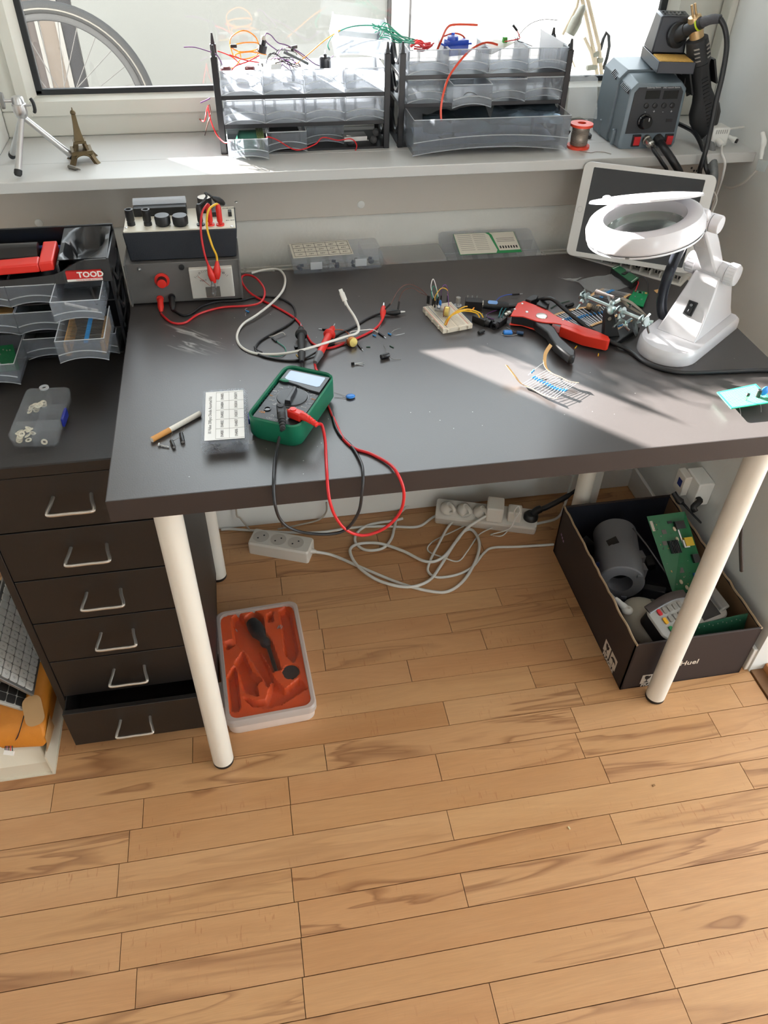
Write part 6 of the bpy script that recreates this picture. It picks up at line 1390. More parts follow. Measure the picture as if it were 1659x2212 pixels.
# brown jumpers from the clips to the breadboard
bt_ = at(923, 660, DT + 0.013)
for i, (s_, mid, lab) in enumerate(((at(832, 668, DT + 0.020), [at(845, 655, DT + 0.03), at(862, 625, DT + 0.045), at(882, 614, DT + 0.05), at(905, 622, DT + 0.04)], 'brown jumper wire from the red clip to the breadboard'), (at(860, 668, DT + 0.010), [at(863, 645, DT + 0.024), at(872, 628, DT + 0.036), at(890, 622, DT + 0.042), at(908, 632, DT + 0.034)], 'brown jumper wire from the black clip to the breadboard'))):
    e_ = bt_ + Vector((0.002 * i, -0.002 * i, 0)); d0 = (mid[0] - s_).normalized()
    jw = thing('jumper_wire', lab, 'jumper wire', s_)
    MB().tube([s_, s_ + d0 * 0.013], 0.0016, 6, 1).obj('plug', M_blk, jw, world=True)
    MB().tube([s_ + d0 * 0.012] + mid + [e_ + up * 0.018], 0.0007, 6, 6).obj('wire', W_br, jw, world=True)
    MB().tube([e_ + up * 0.019, e_ + up * 0.004], 0.0016, 6, 1).obj('plug', M_blk, jw, world=True)
    MB().tube([e_ + up * 0.004, e_ - up * 0.003], 0.0004, 5, 1).obj('pin', M_silver, jw, world=True)
# ================================================================== breadboard and jacks
M_bbd = mat('ivory_breadboard', (224, 214, 196), 0.55, var=0.02)
A0, B0, C0, D0 = at(912, 662, DT + 0.0085), at(973, 650, DT + 0.0085), at(1021, 698, DT + 0.0085), at(961, 717, DT + 0.0085)
bx = ((B0 - A0) + (C0 - D0)); bx.z = 0; bxl = bx.length / 2; ang_b = math.atan2(bx.y, bx.x)
byv = ((A0 - D0) + (B0 - C0)); byl = byv.length / 2 - 0.002
bcn = (A0 + B0 + C0 + D0) / 4
bbw, bbl = 0.0545, 0.0835
ang_b = math.atan2(byv.y, byv.x) - PI / 2
brd = thing('breadboard', 'ivory breadboard with wired components in the middle of the desk', 'breadboard', (bcn.x, bcn.y, DT), ang_b)
base_ = MB().b2((-bbw / 2, -bbl / 2, 0), (bbw / 2, bbl / 2, 0.0088)).obj('base', M_bbd, brd, bev=0.0006)
for y in (-0.025, 0.0, 0.025): MB().b2((-bbw / 2 - 0.002, y - 0.002, 0.0015), (-bbw / 2, y + 0.002, 0.007)).obj('side_tab', M_bbd, brd)
for x in (-0.018, 0.004, 0.02): MB().b2((x - 0.002, -bbl / 2 - 0.002, 0.0015), (x + 0.002, -bbl / 2, 0.007)).obj('side_tab', M_bbd, brd)
hl = MB()
for r in range(30):
    for cidx in list(range(5)) + list(range(7, 12)) + [-3, -2, 14, 15]:
        x = (cidx - 5.7) * 0.00254; y = (r - 14.5) * 0.00258
        hl.add([(x - 0.0005, y - 0.0005, 0.00885), (x + 0.0005, y - 0.0005, 0.00885), (x + 0.0005, y + 0.0005, 0.00885), (x - 0.0005, y + 0.0005, 0.00885)], [(0, 1, 2, 3)])
ho = hl.obj('contact_holes', mat('hole_shadow', (120, 112, 100), 0.8), brd, smooth=False); ho['kind'] = 'stuff'
MB().b2((-0.0012 + 0.0006, -bbl / 2 + 0.001, 0.0087), (0.0012 + 0.0006, bbl / 2 - 0.001, 0.00895)).obj('centre_groove', mat('groove_shade', (196, 186, 168), 0.7), brd)
for x, m_ in ((-0.0262, M_red), (-0.0182, mat('rail_blue', (60, 110, 150), 0.6)), (0.0196, M_red), (0.0268, mat('rail_blue', (60, 110, 150), 0.6))):
    MB().b2((x - 0.0003, -bbl / 2 + 0.003, 0.0088), (x + 0.0003, bbl / 2 - 0.003, 0.0090)).obj('rail_line', m_, brd)
MBB = XF[brd.name]
BT = DT + 0.009
def bw_(name, label, wm, pts, r=0.0007, foot=True):
    t_ = thing('jumper_wire', label, 'jumper wire', pts[0])
    P0, P1 = Vector(pts[0]), Vector(pts[-1])
    MB().tube([P0 + up * 0.014] + [Vector(p) for p in pts[1:-1]] + [P1 + up * 0.014], r, 6, 6).obj('wire', wm, t_, world=True)
    for p in (P0, P1):
        MB().tube([p + up * 0.0025, p + up * 0.0155], 0.0014, 6, 1).obj('plug', M_blk, t_, world=True); MB().tube([p - up * 0.002, p + up * 0.003], 0.0004, 4, 1).obj('pin', M_silver, t_, world=True)
def bz(u, v, h): return at(u, v, BT + h)
bw_('w', 'white jumper wire arching highest over the breadboard', W_wh, [bz(936, 660, 0), bz(931, 620, 0.040), bz(935, 603, 0.050), bz(940, 612, 0.044), bz(946, 658, 0)])
bw_('g', 'green jumper wire arching over the back of the breadboard', W_gn, [bz(934, 663, 0), bz(932, 632, 0.03), bz(936, 618, 0.036), bz(942, 625, 0.032), bz(944, 662, 0)])
bw_('y', 'yellow jumper wire arching over the breadboard', W_yl, [bz(939, 667, 0), bz(940, 640, 0.024), bz(953, 623, 0.036), bz(966, 626, 0.034), bz(966, 655, 0.0)])
bw_('p', 'purple jumper wire arching over the breadboard', W_pu, [bz(952, 655, 0), bz(953, 628, 0.032), bz(959, 616, 0.038), bz(966, 622, 0.034), bz(968, 682, 0.0)])
ecap('small blue capacitor standing upright in the breadboard', bz(948, 662, 0.001), bz(948, 662, 0.018), 0.0032, [], mat('navy_cap', (26, 60, 96), 0.35), M_silver)
kc2 = bz(951, 655, 0.010)
bc2 = thing('ceramic_capacitor', 'round blue ceramic capacitor standing in the breadboard', 'capacitor', kc2 - up * 0.01)
MB().sph(kc2, (0.0022, 0.0048, 0.0058), 12, 10).obj('disc', mat('blue_ceramic', (40, 124, 208), 0.35), bc2, world=True)
for s in (-1, 1): MB().cyl(kc2 + Vector((0, 0.002 * s, -0.005)), kc2 + Vector((0, 0.002 * s, -0.0115)), 0.0003, n=4).obj('lead', M_lead, bc2, world=True)
# potentiometer with shaft plugged in
pp = bz(962, 672, 0.009)
pdr = (bz(938, 668, 0.009) - pp).normalized()
po_ = thing('potentiometer', 'brass potentiometer with grey shaft plugged into the breadboard', 'potentiometer', pp - up * 0.009)
MB().lathe([(0.0078, -0.0065), (0.0082, -0.006), (0.0082, 0.0), (0.0076, 0.0005)], pp, pdr, 24).obj('case', mat('brass_face', (214, 190, 110), 0.32, 0.6, var=0.2, scale=300), po_, world=True)
MB().lathe([(0.0080, 0.0005), (0.0080, 0.002), (0.004, 0.0022)], pp, pdr, 24).obj('wafer', mat('brown_wafer', (150, 92, 60), 0.6), po_, world=True)
MB().lathe([(0.0034, 0.002), (0.0034, 0.008), (0.0030, 0.0085), (0.0030, 0.018)], pp, pdr, 16).obj('shaft', mat('grey_shaft', (150, 148, 144), 0.4, 0.3), po_, world=True)
for k in (-1, 0, 1): MB().b2((-0.0006, -0.0006, -0.011), (0.0006, 0.0006, -0.004)).obj('pin', mat('copper_pin', (176, 104, 66), 0.4, 0.6), po_).location = pp - (pp - up * 0.009) + Vector((0.004 * k + 0.001, -0.002, 0)) 
# jack sockets with yellow wires
def jack(label, c, rz, L=0.026, w=0.013, h=0.012, tilt=0.0):
    t_ = thing('jack_socket', label, 'jack socket', c, 0, rot=(0, tilt, rz))
    MB().b2((-L / 2, -w / 2, 0), (L / 2, w / 2, h)).obj('housing', M_blk, t_, bev=0.0005)
    MB().lathe([(0.0062, 0), (0.0062, 0.008), (0.0036, 0.008), (0.0034, 0.002)], (L / 2, 0, h / 2), (1, 0, 0), 20, cap=False).obj('barrel', M_blk, t_)
    MB().lathe([(0.0034, 0.003), (0.0003, 0.0031)], (L / 2, 0, h / 2), (1, 0, 0), 14).obj('socket_hole', M_disp, t_)
    for k in range(3): MB().b2((-L / 2 + 0.003 + k * 0.008, w / 2 - 0.001, h), (-L / 2 + 0.005 + k * 0.008, w / 2 - 0.0005, h + 0.004)).obj('solder_tag', M_silver, t_)
    return t_
def angto(a, b_): d = Vector(b_) - Vector(a); return math.atan2(d.y, d.x)
j2 = at(1037, 698, DT); jack('black jack socket lying against the front of the breadboard', (j2.x, j2.y, DT), angto(at(1020, 690, DT + .006), at(1056, 705, DT + .006)))
j3 = at(1079, 702, DT); jack('black jack socket facing left beside the first socket', (j3.x, j3.y, DT), angto(at(1090, 693, DT + .006), at(1062, 713, DT + .006)))
j1 = at(1022, 667, DT); jack('black jack socket with the large plug pushed in', (j1.x, j1.y, DT), angto(at(1004, 655, DT + .01), at(1045, 657, DT + .01)), 0.030, 0.016, 0.017)
tag(MB().cyl(at(1034, 719, DT + 0.003), at(1045, 714, DT + 0.003), 0.0030, n=14).obj('small_capacitor', mat('black_gloss', (20, 20, 22), 0.25)), 'small glossy black cylinder in front of the breadboard', 'capacitor')
# 6.3 mm plug with cable
q0, q1 = at(1040, 657, DT + 0.0095), at(1098, 662, DT + 0.0085)
pq = thing('audio_plug', 'black audio plug with blue strip and thick cable beyond the breadboard', 'plug', (q0 + q1) / 2 - up * 0.009)
pd = (q1 - q0).normalized()
MB().lathe([(0.0065, -0.004), (0.0065, 0.003)], q0, pd, 18).obj('ferrule', mat('nickel', (196, 192, 184), 0.25, 0.9), pq, world=True)
MB().tube([q0 + pd * 0.003, q0 + pd * 0.012, q0 + pd * 0.034, q0 + pd * 0.046, q1], [0.0075, 0.0078, 0.0075, 0.006, 0.005], 16, 2).obj('shell', M_dkrub, pq, world=True)
MB(Matrix.Translation(q0 + pd * 0.017 + Vector((0.001, -0.0035, 0.0062))) @ Matrix((pd, up.cross(pd).normalized() * 1.0, pd.cross(up.cross(pd)).normalized())).transposed().to_4x4() @ Matrix.Rotation(0.6, 4, 'X')).prism(rrect(0.017, 0.0065, 0.003, 4), -0.001, 0.0012).obj('blue_strip', mat('pale_blue_strip', (120, 160, 214), 0.4), pq, world=True)
cabl = [q1, at(1130, 660, DT + 0.009), at(1150, 652, DT + 0.014), at(1178, 645, DT + 0.03), at(1195, 647, DT + 0.034), at(1220, 668, DT + 0.028), at(1265, 705, DT + 0.018), at(1315, 735, DT + 0.010), at(1355, 755, DT + 0.004), at(1395, 783, DT + 0.0037), at(1430, 797, DT + 0.0037), at(1480, 805, DT + 0.0037), at(1560, 803, DT + 0.0037), at(1662, 800, DT + 0.0037), at(1760, 812, DT + 0.0037)]
lst = cabl[-1]
cabl += [Vector((1.0215, 0.165, DT + 0.0025)), Vector((1.030, 0.160, 0.71)), Vector((1.032, 0.155, 0.60)), Vector((1.03, 0.12, 0.45)), Vector((1.06, 0.10, 0.33))]
MB().tube(cabl, 0.0036, 10, 7).obj('cable', M_bcab, pq, world=True)
# yellow wires from breadboard to jacks
for i, (lab, pts) in enumerate((('yellow wire from the breadboard to the rear jack socket', [bz(961, 700, 0), bz(966, 690, 0.012), bz(980, 676, 0.018), at(1000, 664, DT + 0.018), at(1010, 662, DT + 0.018)]),
                               ('second yellow wire from the breadboard to the rear jack socket', [bz(964, 702, 0), bz(972, 686, 0.014), bz(990, 672, 0.02), at(1015, 672, DT + 0.022), at(1024, 665, DT + 0.019)]),
                               ('yellow wire from the breadboard to the front jack socket', [bz(960, 702, 0), bz(972, 684, 0.018), bz(1000, 672, 0.022), at(1028, 676, DT + 0.02), at(1036, 686, DT + 0.014)]),
                               ('yellow wire arching from the breadboard past the front jack socket', [bz(966, 690, 0), bz(985, 675, 0.02), bz(1010, 668, 0.022), at(1035, 675, DT + 0.02), at(1044, 686, DT + 0.014)]))):
    wire(lab, pts, 0.0011, W_or if i == 1 else W_yl)
# spare potentiometer behind
kp = at(988, 668, DT)
sk2 = thing('potentiometer', 'small silver potentiometer standing behind the breadboard', 'potentiometer', (kp.x, kp.y, DT))
MB().lathe([(0.0068, 0), (0.007, 0.001), (0.007, 0.008), (0.0035, 0.0082), (0.0035, 0.012)], (0, 0, 0), n=18).obj('case', M_silver, sk2)
MB().lathe([(0.0038, 0.012), (0.0042, 0.013), (0.0042, 0.022), (0.0036, 0.0226)], (0, 0, 0), n=14).obj('knurled_shaft', mat('grey_shaft', (150, 148, 144), 0.4, 0.3), sk2)
# wires by the stripper
jumper('blue jumper wire behind the wire stripper', at(1106, 636, hj + .004), at(1122, 635, hj + .004), [at(1095, 637, hj + .005), at(1080, 642, hj + .004), at(1072, 650, hj + 0.002)], W_bl, 0.001)
wire('purple wire looping out from under the wire stripper', [at(1105, 667, hj + .003), at(1080, 669, hj), at(1056, 676, hj), at(1053, 684, hj), at(1070, 690, hj), at(1100, 688, hj)], 0.0009, W_pu)
wire('teal wire from the jack sockets under the wire stripper', [at(1110, 658, hj + 0.004), at(1092, 660, hj + 0.006), at(1082, 670, hj + 0.008), at(1078, 684, hj + 0.012)], 0.0011, M_wire('teal', (20, 100, 104)))
wire('second teal wire from the jack sockets under the wire stripper', [at(1115, 660, hj + 0.004), at(1096, 664, hj + 0.006), at(1088, 674, hj + 0.008), at(1084, 684, hj + 0.012)], 0.0010, M_wire('teal', (20, 100, 104)))
wire('thin dark green wire beyond the wire stripper', [at(1190, 666, hj), at(1205, 657, hj), at(1230, 650, hj)], 0.0009, mat('dark_green_wire', (20, 62, 44), 0.5))
tag(MB().cyl(at(1223, 662, DT + 0.003), at(1238, 657, DT + 0.003), 0.003, n=12).obj('black_component', mat('black_gloss', (20, 20, 22), 0.25)), 'small black cylinder on the taped resistors beyond the stripper', 'component')
kk = thing('ceramic_capacitor', 'flat blue ceramic capacitor left of the wire stripper', 'capacitor', at(1100, 718, DT))
MB().box(at(1097, 718, DT + 0.003), (0.015, 0.010, 0.0055), (0, 0, -0.1)).obj('body', mat('blue_ceramic', (40, 124, 208), 0.35), kk, bev=0.002, world=True)
MB().tube([at(1088, 715, DT + .002), at(1083, 722, DT + .001), at(1100, 725, DT + .001), at(1118, 722, DT + .001)], 0.0003, 4, 2).obj('lead', M_silver, kk, world=True)
ecap('dark blue capacitor lying left of the wire stripper', at(1116, 718, DT + .0032), at(1131, 720, DT + .0032), 0.0030, [[at(1116, 718, DT + .003), at(1105, 713, DT + .001), at(1094, 706, DT + 0.001)]], mat('navy_cap', (26, 60, 96), 0.35))
# ================================================================== wire stripper
M_str = mat('stripper_red', (214, 52, 34), 0.35)
ws = thing('wire_stripper', 'red and black automatic wire stripper lying on the desk', 'wire stripper', at(1190, 690, DT))
ZS = DT + 0.022
Sx = lambda u, v, z=ZS: at(u, v, z)
rp = [Sx(1103, 682), Sx(1118, 655), Sx(1132, 650), Sx(1180, 668), Sx(1200, 682), Sx(1236, 698), Sx(1290, 716), Sx(1314, 727), Sx(1316, 731), Sx(1270, 720), Sx(1215, 701), Sx(1195, 698), Sx(1178, 697), Sx(1160, 694), Sx(1130, 684), Sx(1110, 683)]
def slab(poly, z0, z1, m, name, parent, bev=0.0006):
    return MB().stack([[(p.x, p.y, z0) for p in poly], [(p.x, p.y, z1) for p in poly]]).obj(name, m, parent, bev=bev, world=True)
slab(rp, DT + 0.0205, DT + 0.0225, M_str, 'red_frame', ws)
slab(rp, DT + 0.0045, DT + 0.0062, M_str, 'red_frame', ws)
# curved red lower handle: channel closing the frame towards the right end
hp = [Sx(1213, 700), Sx(1270, 719), Sx(1316, 731), Sx(1318, 734), Sx(1313, 737), Sx(1262, 726), Sx(1210, 706)]
slab(hp, DT + 0.0045, DT + 0.0225, M_str, 'red_handle_channel', ws, 0.001)
bkp = [Sx(1106, 680), Sx(1128, 657), Sx(1175, 672), Sx(1195, 692), Sx(1170, 694), Sx(1128, 684)]
slab(bkp, DT + 0.0062, DT + 0.0205, M_blk, 'jaw_block', ws)
Lz = DT + 0.0205
bh = [Sx(1152, 690, Lz), Sx(1180, 694, Lz), Sx(1198, 706, Lz), Sx(1212, 728, Lz), Sx(1244, 757, Lz), Sx(1243, 768, Lz), Sx(1232, 770, Lz), Sx(1200, 744, Lz), Sx(1182, 716, Lz), Sx(1160, 700, Lz)]
slab(bh, DT + 0.005, DT + 0.0205, M_blk, 'black_handle', ws, 0.003)
jt = [Sx(1134, 652, Lz), Sx(1150, 642, Lz), Sx(1162, 645, Lz), Sx(1158, 652, Lz), Sx(1146, 656, Lz)]
slab(jt, DT + 0.004, DT + 0.026, M_blk, 'upper_jaw', ws, 0.001)
jt2 = [Sx(1158, 662, Lz), Sx(1166, 650, Lz), Sx(1180, 648, Lz), Sx(1186, 660, Lz), Sx(1180, 672, Lz)]
slab(jt2, DT + 0.004, DT + 0.025, M_blk, 'lower_jaw', ws, 0.001)
for u, v, r in ((1128, 656, 0.0022), (1138, 674, 0.0028), (1112, 668, 0.002), (1216, 691, 0.002)): MB().lathe([(r, 0), (r * 0.8, 0.0012), (r * 0.1, 0.0014)], Sx(u, v, DT + 0.0225), n=12).obj('rivet', M_silver, ws, world=True)
MB().lathe([(0.0098, 0), (0.0092, 0.0014), (0.0075, 0.0018), (0.0003, 0.0016)], Sx(1170, 683, DT + 0.0225), n=24).obj('pivot_cap', mat('chrome_cap', (206, 198, 192), 0.3, 0.7), ws, world=True)
ak = Sx(1098, 679, DT + 0.013); MB().lathe([(0.0058, -0.003), (0.0058, 0.003), (0.004, 0.0035), (0.0035, 0.008)], ak, (-1, -0.3, 0), 16).obj('adjusting_knob', mat('nickel', (196, 192, 184), 0.25, 0.9), ws, world=True)
# ================================================================== taped resistors
def tape(parent, pts, w=0.0055, m=None, lift=None, tilt=0.0):
    P = smooth_path(pts, 5); rows = []
    for i, p in enumerate(P):
        t = (P[min(i + 1, len(P) - 1)] - P[max(i - 1, 0)]).normalized(); s_ = (t.cross(up).normalized() * math.cos(tilt) + up * math.sin(tilt)) * w / 2; rows.append([p - s_, p + s_])
    MB().sheet(rows, 0.0004).obj('paper_tape', m or M_tan, parent, world=True); return P
def taped(label, tA, tB, n, bodypos=0.5, sag=0.0, wid=0.0055, tiltA=0.0, tiltB=0.0, a0=0.05, a1=0.95, b0=0.05, b1=0.95):
    c = Vector(tA[0]); t_ = thing('resistor_strip', label, 'resistor strip', (c.x, c.y, DT))
    PA, PB_ = tape(t_, tA, wid, tilt=tiltA), tape(t_, tB, wid, tilt=tiltB)
    def pick(P, t):
        f = t * (len(P) - 1); i = min(int(f), len(P) - 2); return P[i].lerp(P[i + 1], f - i)
    for i in range(n):
        t = i / (n - 1); p, q = pick(PA, a0 + (a1 - a0) * t), pick(PB_, b0 + (b1 - b0) * t); mid = p.lerp(q, bodypos) + up * (0.0012 + sag); d_ = (q - p).normalized()
        mid.z = max(mid.z, DT + 0.0016)
        l_ = MB().tube([p + up * 0.0005, mid - d_ * 0.003, mid + d_ * 0.003, q + up * 0.0005], 0.0003, 5, 2).obj('lead', M_silver, t_, world=True)
        MB().lathe([(0.0005, -0.0032), (0.0015, -0.0028), (0.0015, -0.0016), (0.0012, -0.001), (0.0012, 0.001), (0.0015, 0.0016), (0.0015, 0.0028), (0.0005, 0.0032)], mid, d_, 8).obj('resistor_body', M_res, l_, world=True)
    return t_
taped('taped strip of blue resistors on two curled paper tapes in the sun', [at(1094, 789, DT + 0.020), at(1112, 812, DT + 0.012), at(1126, 829, DT + 0.004), at(1150, 840, DT + 0.003), at(1175, 854, DT + 0.003), at(1203, 861, DT + 0.007)],
      [at(1190, 745, DT + 0.024), at(1178, 765, DT + 0.018), at(1178, 790, DT + 0.011), at(1190, 805, DT + 0.009), at(1212, 815, DT + 0.009), at(1230, 824, DT + 0.008), at(1250, 827, DT + 0.009)], 13, 0.45, 0, 0.006, 0.5, 0.5, 0.42, 0.97, 0.42, 0.97)
sr = at(1150, 802, DT + 0.003); small_resistor('single blue resistor sticking out left of the curled tape', at(1147, 806, DT + 0.006), at(1154, 799, DT + 0.008), [[at(1154, 799, DT + 0.008), at(1165, 790, DT + 0.011), at(1176, 782, DT + 0.014)], [at(1147, 806, DT + 0.006), at(1141, 810, DT + 0.003)]])
h4 = DT + 0.0012
taped('taped strip of blue resistors beside the helping hands base', [at(1222, 673, h4), at(1245, 667, h4), at(1290, 661, h4), at(1305, 655, h4)], [at(1276, 704, h4), at(1290, 698, h4), at(1315, 690, h4), at(1335, 680, h4)], 13, 0.5)
taped('taped strip of blue resistors behind the helping hands bar', [at(1275, 640, h4 + .002), at(1290, 630, h4 + .002), at(1305, 624, h4 + 0.002)], [at(1340, 652, h4 + .002), at(1352, 640, h4 + 0.003), at(1362, 635, h4 + 0.004)], 9, 0.35)
taped('short taped strip of resistors showing past the helping hands base', [at(1328, 712, h4), at(1342, 708, h4), at(1352, 702, h4)], [at(1345, 700, h4), at(1356, 696, h4), at(1366, 690, h4)], 5, 0.5)
taped('taped strip of blue resistors half under the stripper handle', [at(1196, 682, h4), at(1212, 676, h4), at(1224, 674, h4)], [at(1252, 712, h4), at(1262, 708, h4), at(1274, 705, h4)], 7, 0.4)
# ================================================================== plastic film, boards
film('clear_bag', 'flat clear plastic bag lying behind the helping hands', 'bag', [at(1240, 610, DT), at(1325, 594, DT), at(1360, 622, DT), at(1285, 640, DT)], M_film, 10, 0.003, 15)
film('film_scrap', 'narrow curled film scrap left of the flat clear bag', 'film', [at(1205, 602, DT), at(1240, 610, DT + 0.002), at(1260, 600, DT + 0.012), at(1238, 607, DT)], M_film, 7, 0.002, 16)
def pcb(label, corners, th, m, name='circuit_board'):
    t_ = thing(name, label, 'circuit board', (corners[0] + corners[2]) / 2)
    MB().stack([[c for c in corners], [c + up * th for c in corners]]).obj('board', m, t_, world=True); return t_
g1_ = [at(1370, 628, DT + .004), at(1401, 633, DT + .004), at(1389, 664, DT + .003), at(1352, 655, DT + .003)]
M_pcbl = mat('bright_green_pcb', (20, 128, 78), 0.3, var=0.35, scale=220)
gbd = pcb('small bright green circuit board by the lamp base', g1_, 0.0016, M_pcbl)
def on4(c, a, b_): return (c[0] * (1 - a) + c[1] * a) * (1 - b_) + (c[3] * (1 - a) + c[2] * a) * b_
for a, b_, dx, dy, m_ in ((0.45, 0.12, 0.004, 0.004, M_blk), (0.3, 0.15, 0.002, 0.004, M_silver), (0.6, 0.15, 0.002, 0.004, M_silver), (0.15, 0.08, 0.003, 0.003, M_lead), (0.85, 0.12, 0.004, 0.003, M_tan), (0.3, 0.5, 0.002, 0.002, M_silver), (0.75, 0.6, 0.003, 0.002, M_silver)):
    MB().box(on4(g1_, a, b_) + up * 0.0024, (dx, dy, 0.0016), (0, 0, -0.35)).obj('component', m_, gbd, world=True)
for a, b_ in ((0.05, 0.5), (0.95, 0.5)): pass
pk_ = [at(1321, 579, DT + .0125), at(1336, 573, DT + .0125), at(1380, 601, DT + .0125), at(1366, 612, DT + .0125)]
pk2 = [Vector((p.x, p.y, DT)) for p in pk_]
pi_ = thing('microcontroller_board', 'green microcontroller board on black headers in front of the tablet', 'circuit board', (pk2[0] + pk2[2]) / 2)
MB().stack([pk2, [p + up * 0.0115 for p in pk2]]).obj('header_block', M_blk, pi_, world=True)
MB().stack([[p + up * 0.0116 for p in pk2], [p + up * 0.0130 for p in pk2]]).obj('board', M_pcb, pi_, world=True)
pkt = [p + up * 0.0130 for p in pk2]
for i in range(14):
    for b_ in (0.06, 0.94): MB().sph(on4([pkt[0], pkt[3], pkt[2], pkt[1]], b_, 0.05 + 0.065 * i), 0.0009, 6, 4).obj('solder_joint', M_silver, pi_, world=True)
for t_, s_ in ((0.3, 0.007), (0.62, 0.006)): MB().box(on4([pkt[0], pkt[3], pkt[2], pkt[1]], 0.5, t_) + up * 0.0006, (s_, s_, 0.0012), (0, 0, -0.9)).obj('chip', M_blk, pi_, world=True)
MB().box(on4([pkt[0], pkt[3], pkt[2], pkt[1]], 0.5, 0.95) + up * 0.0015, (0.007, 0.006, 0.003), (0, 0, -0.9)).obj('usb_socket', M_silver, pi_, world=True)
wire('red wire between the microcontroller board and the green board', [at(1372, 606, DT + 0.006), at(1379, 610, DT + 0.008), at(1376, 620, DT + 0.007), at(1372, 630, DT + 0.006)], 0.001, W_rd)
wire('black wire between the microcontroller board and the green board', [at(1380, 600, DT + 0.008), at(1391, 598, DT + 0.012), at(1399, 610, DT + 0.010), at(1400, 633, DT + 0.006)], 0.0008, W_bk)
film('paper_scrap', 'small tan paper scrap left of the lamp hose', 'paper', [at(1412, 628, DT), at(1424, 625, DT), at(1428, 632, DT + .002), at(1418, 634, DT)], M_tan, 4, 0.001, 3)
# perforated board, propped at the right front
pf = [at(1548, 849, DT + 0.010), at(1632, 831, DT + 0.012), at(1672, 870, DT + 0.012), at(1579, 884, DT + 0.010)]
M_perf = mat('perfboard_green', (34, 150, 104), 0.4, var=0.06, scale=60)
pfb = pcb('green perforated prototype board with parts at the right front of the desk', pf, 0.0016, M_perf, 'prototype_board')
hm = MB()
for i in range(26):
    for j in range(16):
        c = on4(pf, 0.06 + 0.88 * i / 25, 0.08 + 0.84 * j / 15) + up * 0.00165; s_ = 0.00062
        hm.add([c + Vector((-s_, -s_, 0)), c + Vector((s_, -s_, 0)), c + Vector((s_, s_, 0)), c + Vector((-s_, s_, 0))], [(0, 1, 2, 3)])
hmo = hm.obj('solder_pads', mat('tinned_pad', (176, 184, 172), 0.4, 0.4), pfb, smooth=False, world=True); hmo['kind'] = 'stuff'
c = on4(pf, 0.45, 0.7) + up * 0.006; tr2 = MB().box(c + up * 0.005, (0.0048, 0.0035, 0.0048)).obj('transistor', M_blk, pfb, world=True, bev=0.0008)
for k in (-1, 0, 1): MB().cyl(c + Vector((0.0014 * k, 0, 0.003)), c + Vector((0.0016 * k, 0, -0.005)), 0.0004, n=4).obj('lead', mat('copper_pin', (176, 104, 66), 0.4, 0.6), pfb, world=True)
c = on4(pf, 0.76, 0.62) + up * 0.002; MB().lathe([(0.0036, 0), (0.0036, 0.011), (0.003, 0.0116), (0.0003, 0.0117)], c, n=14).obj('electrolytic', M_blk, pfb, world=True)
c = on4(pf, 0.87, 0.66) + up * 0.011; MB().sph(c, (0.0062, 0.0024, 0.008), 14, 10).obj('ceramic_disc', mat('blue_ceramic', (40, 124, 208), 0.35), pfb, world=True)
for s in (-1, 1): MB().cyl(c + Vector((0.003 * s, 0, -0.006)), c + Vector((0.003 * s, 0, -0.016)), 0.0003, n=4).obj('lead', M_silver, pfb, world=True)
for i, (a, b_) in enumerate(((0.2, 1.0), (0.7, 0.95), (0.9, 0.9))): 
    p = on4(pf, a, b_); MB().tube([p, p + Vector((0.002, -0.003, -0.006)), Vector((p.x + 0.002, p.y - 0.006, DT + 0.0006))], 0.0003, 4, 2).obj('wire_end', M_silver, pfb, world=True)
# ================================================================== helping hands
M_zinc = mat('zinc_plated', (176, 190, 190), 0.28, 0.85)
hhp = at(1320, 742, DT)
h_ = thing('helping_hands', 'helping hands stand with steel bar and clips on black base', 'helping hands', (0.782, 0.287, DT))
hb0 = MB(); 
fA, fB, fC, fD = at(1304, 742, DT), at(1330, 750, DT), at(1380, 718, DT), at(1358, 706, DT)
MB().stack([[p for p in (fA, fB, fC, fD)], [p + up * 0.010 for p in (fA, fB, fC, fD)]]).obj('base_foot', M_blk, h_, world=True, bev=0.0015)
pt_ = Vector((0.770, 0.289, 0.792))
pb0 = Vector((0.781, 0.286, DT + 0.010))
MB().stack([[pb0 + Vector((-0.014, -0.006, 0)), pb0 + Vector((0.014, -0.006, 0)), pb0 + Vector((0.014, 0.006, 0)), pb0 + Vector((-0.014, 0.006, 0))], [pt_ + Vector((-0.008, -0.005, -0.008)), pt_ + Vector((0.008, -0.005, -0.008)), pt_ + Vector((0.008, 0.005, -0.008)), pt_ + Vector((-0.008, 0.005, -0.008))], [pt_ + Vector((-0.005, -0.005, 0)), pt_ + Vector((0.005, -0.005, 0)), pt_ + Vector((0.005, 0.005, 0)), pt_ + Vector((-0.005, 0.005, 0))]]).obj('upright', M_blk, h_, world=True, bev=0.001)
MB().lathe([(0.0068, 0), (0.0068, 0.002), (0.006, 0.0026), (0.0003, 0.0028)], pt_ + Vector((0, -0.005, -0.001)), (0, -1, 0.25), 20).obj('clamp_screw', M_zinc, h_, world=True)
MB().lathe([(0.0034, 0), (0.003, 0.001), (0.0003, 0.0012)], pt_ + Vector((0.001, -0.0055, -0.016)), (0, -1, 0.2), 12).obj('rivet', M_lead, h_, world=True)
bL, bR = aty(1263, 640, 0.335), aty(1390, 692, 0.245)
bdv = (bR - bL).normalized()
MB().cyl(bL, bR, 0.0034, n=14).obj('cross_bar', M_zinc, h_, world=True)
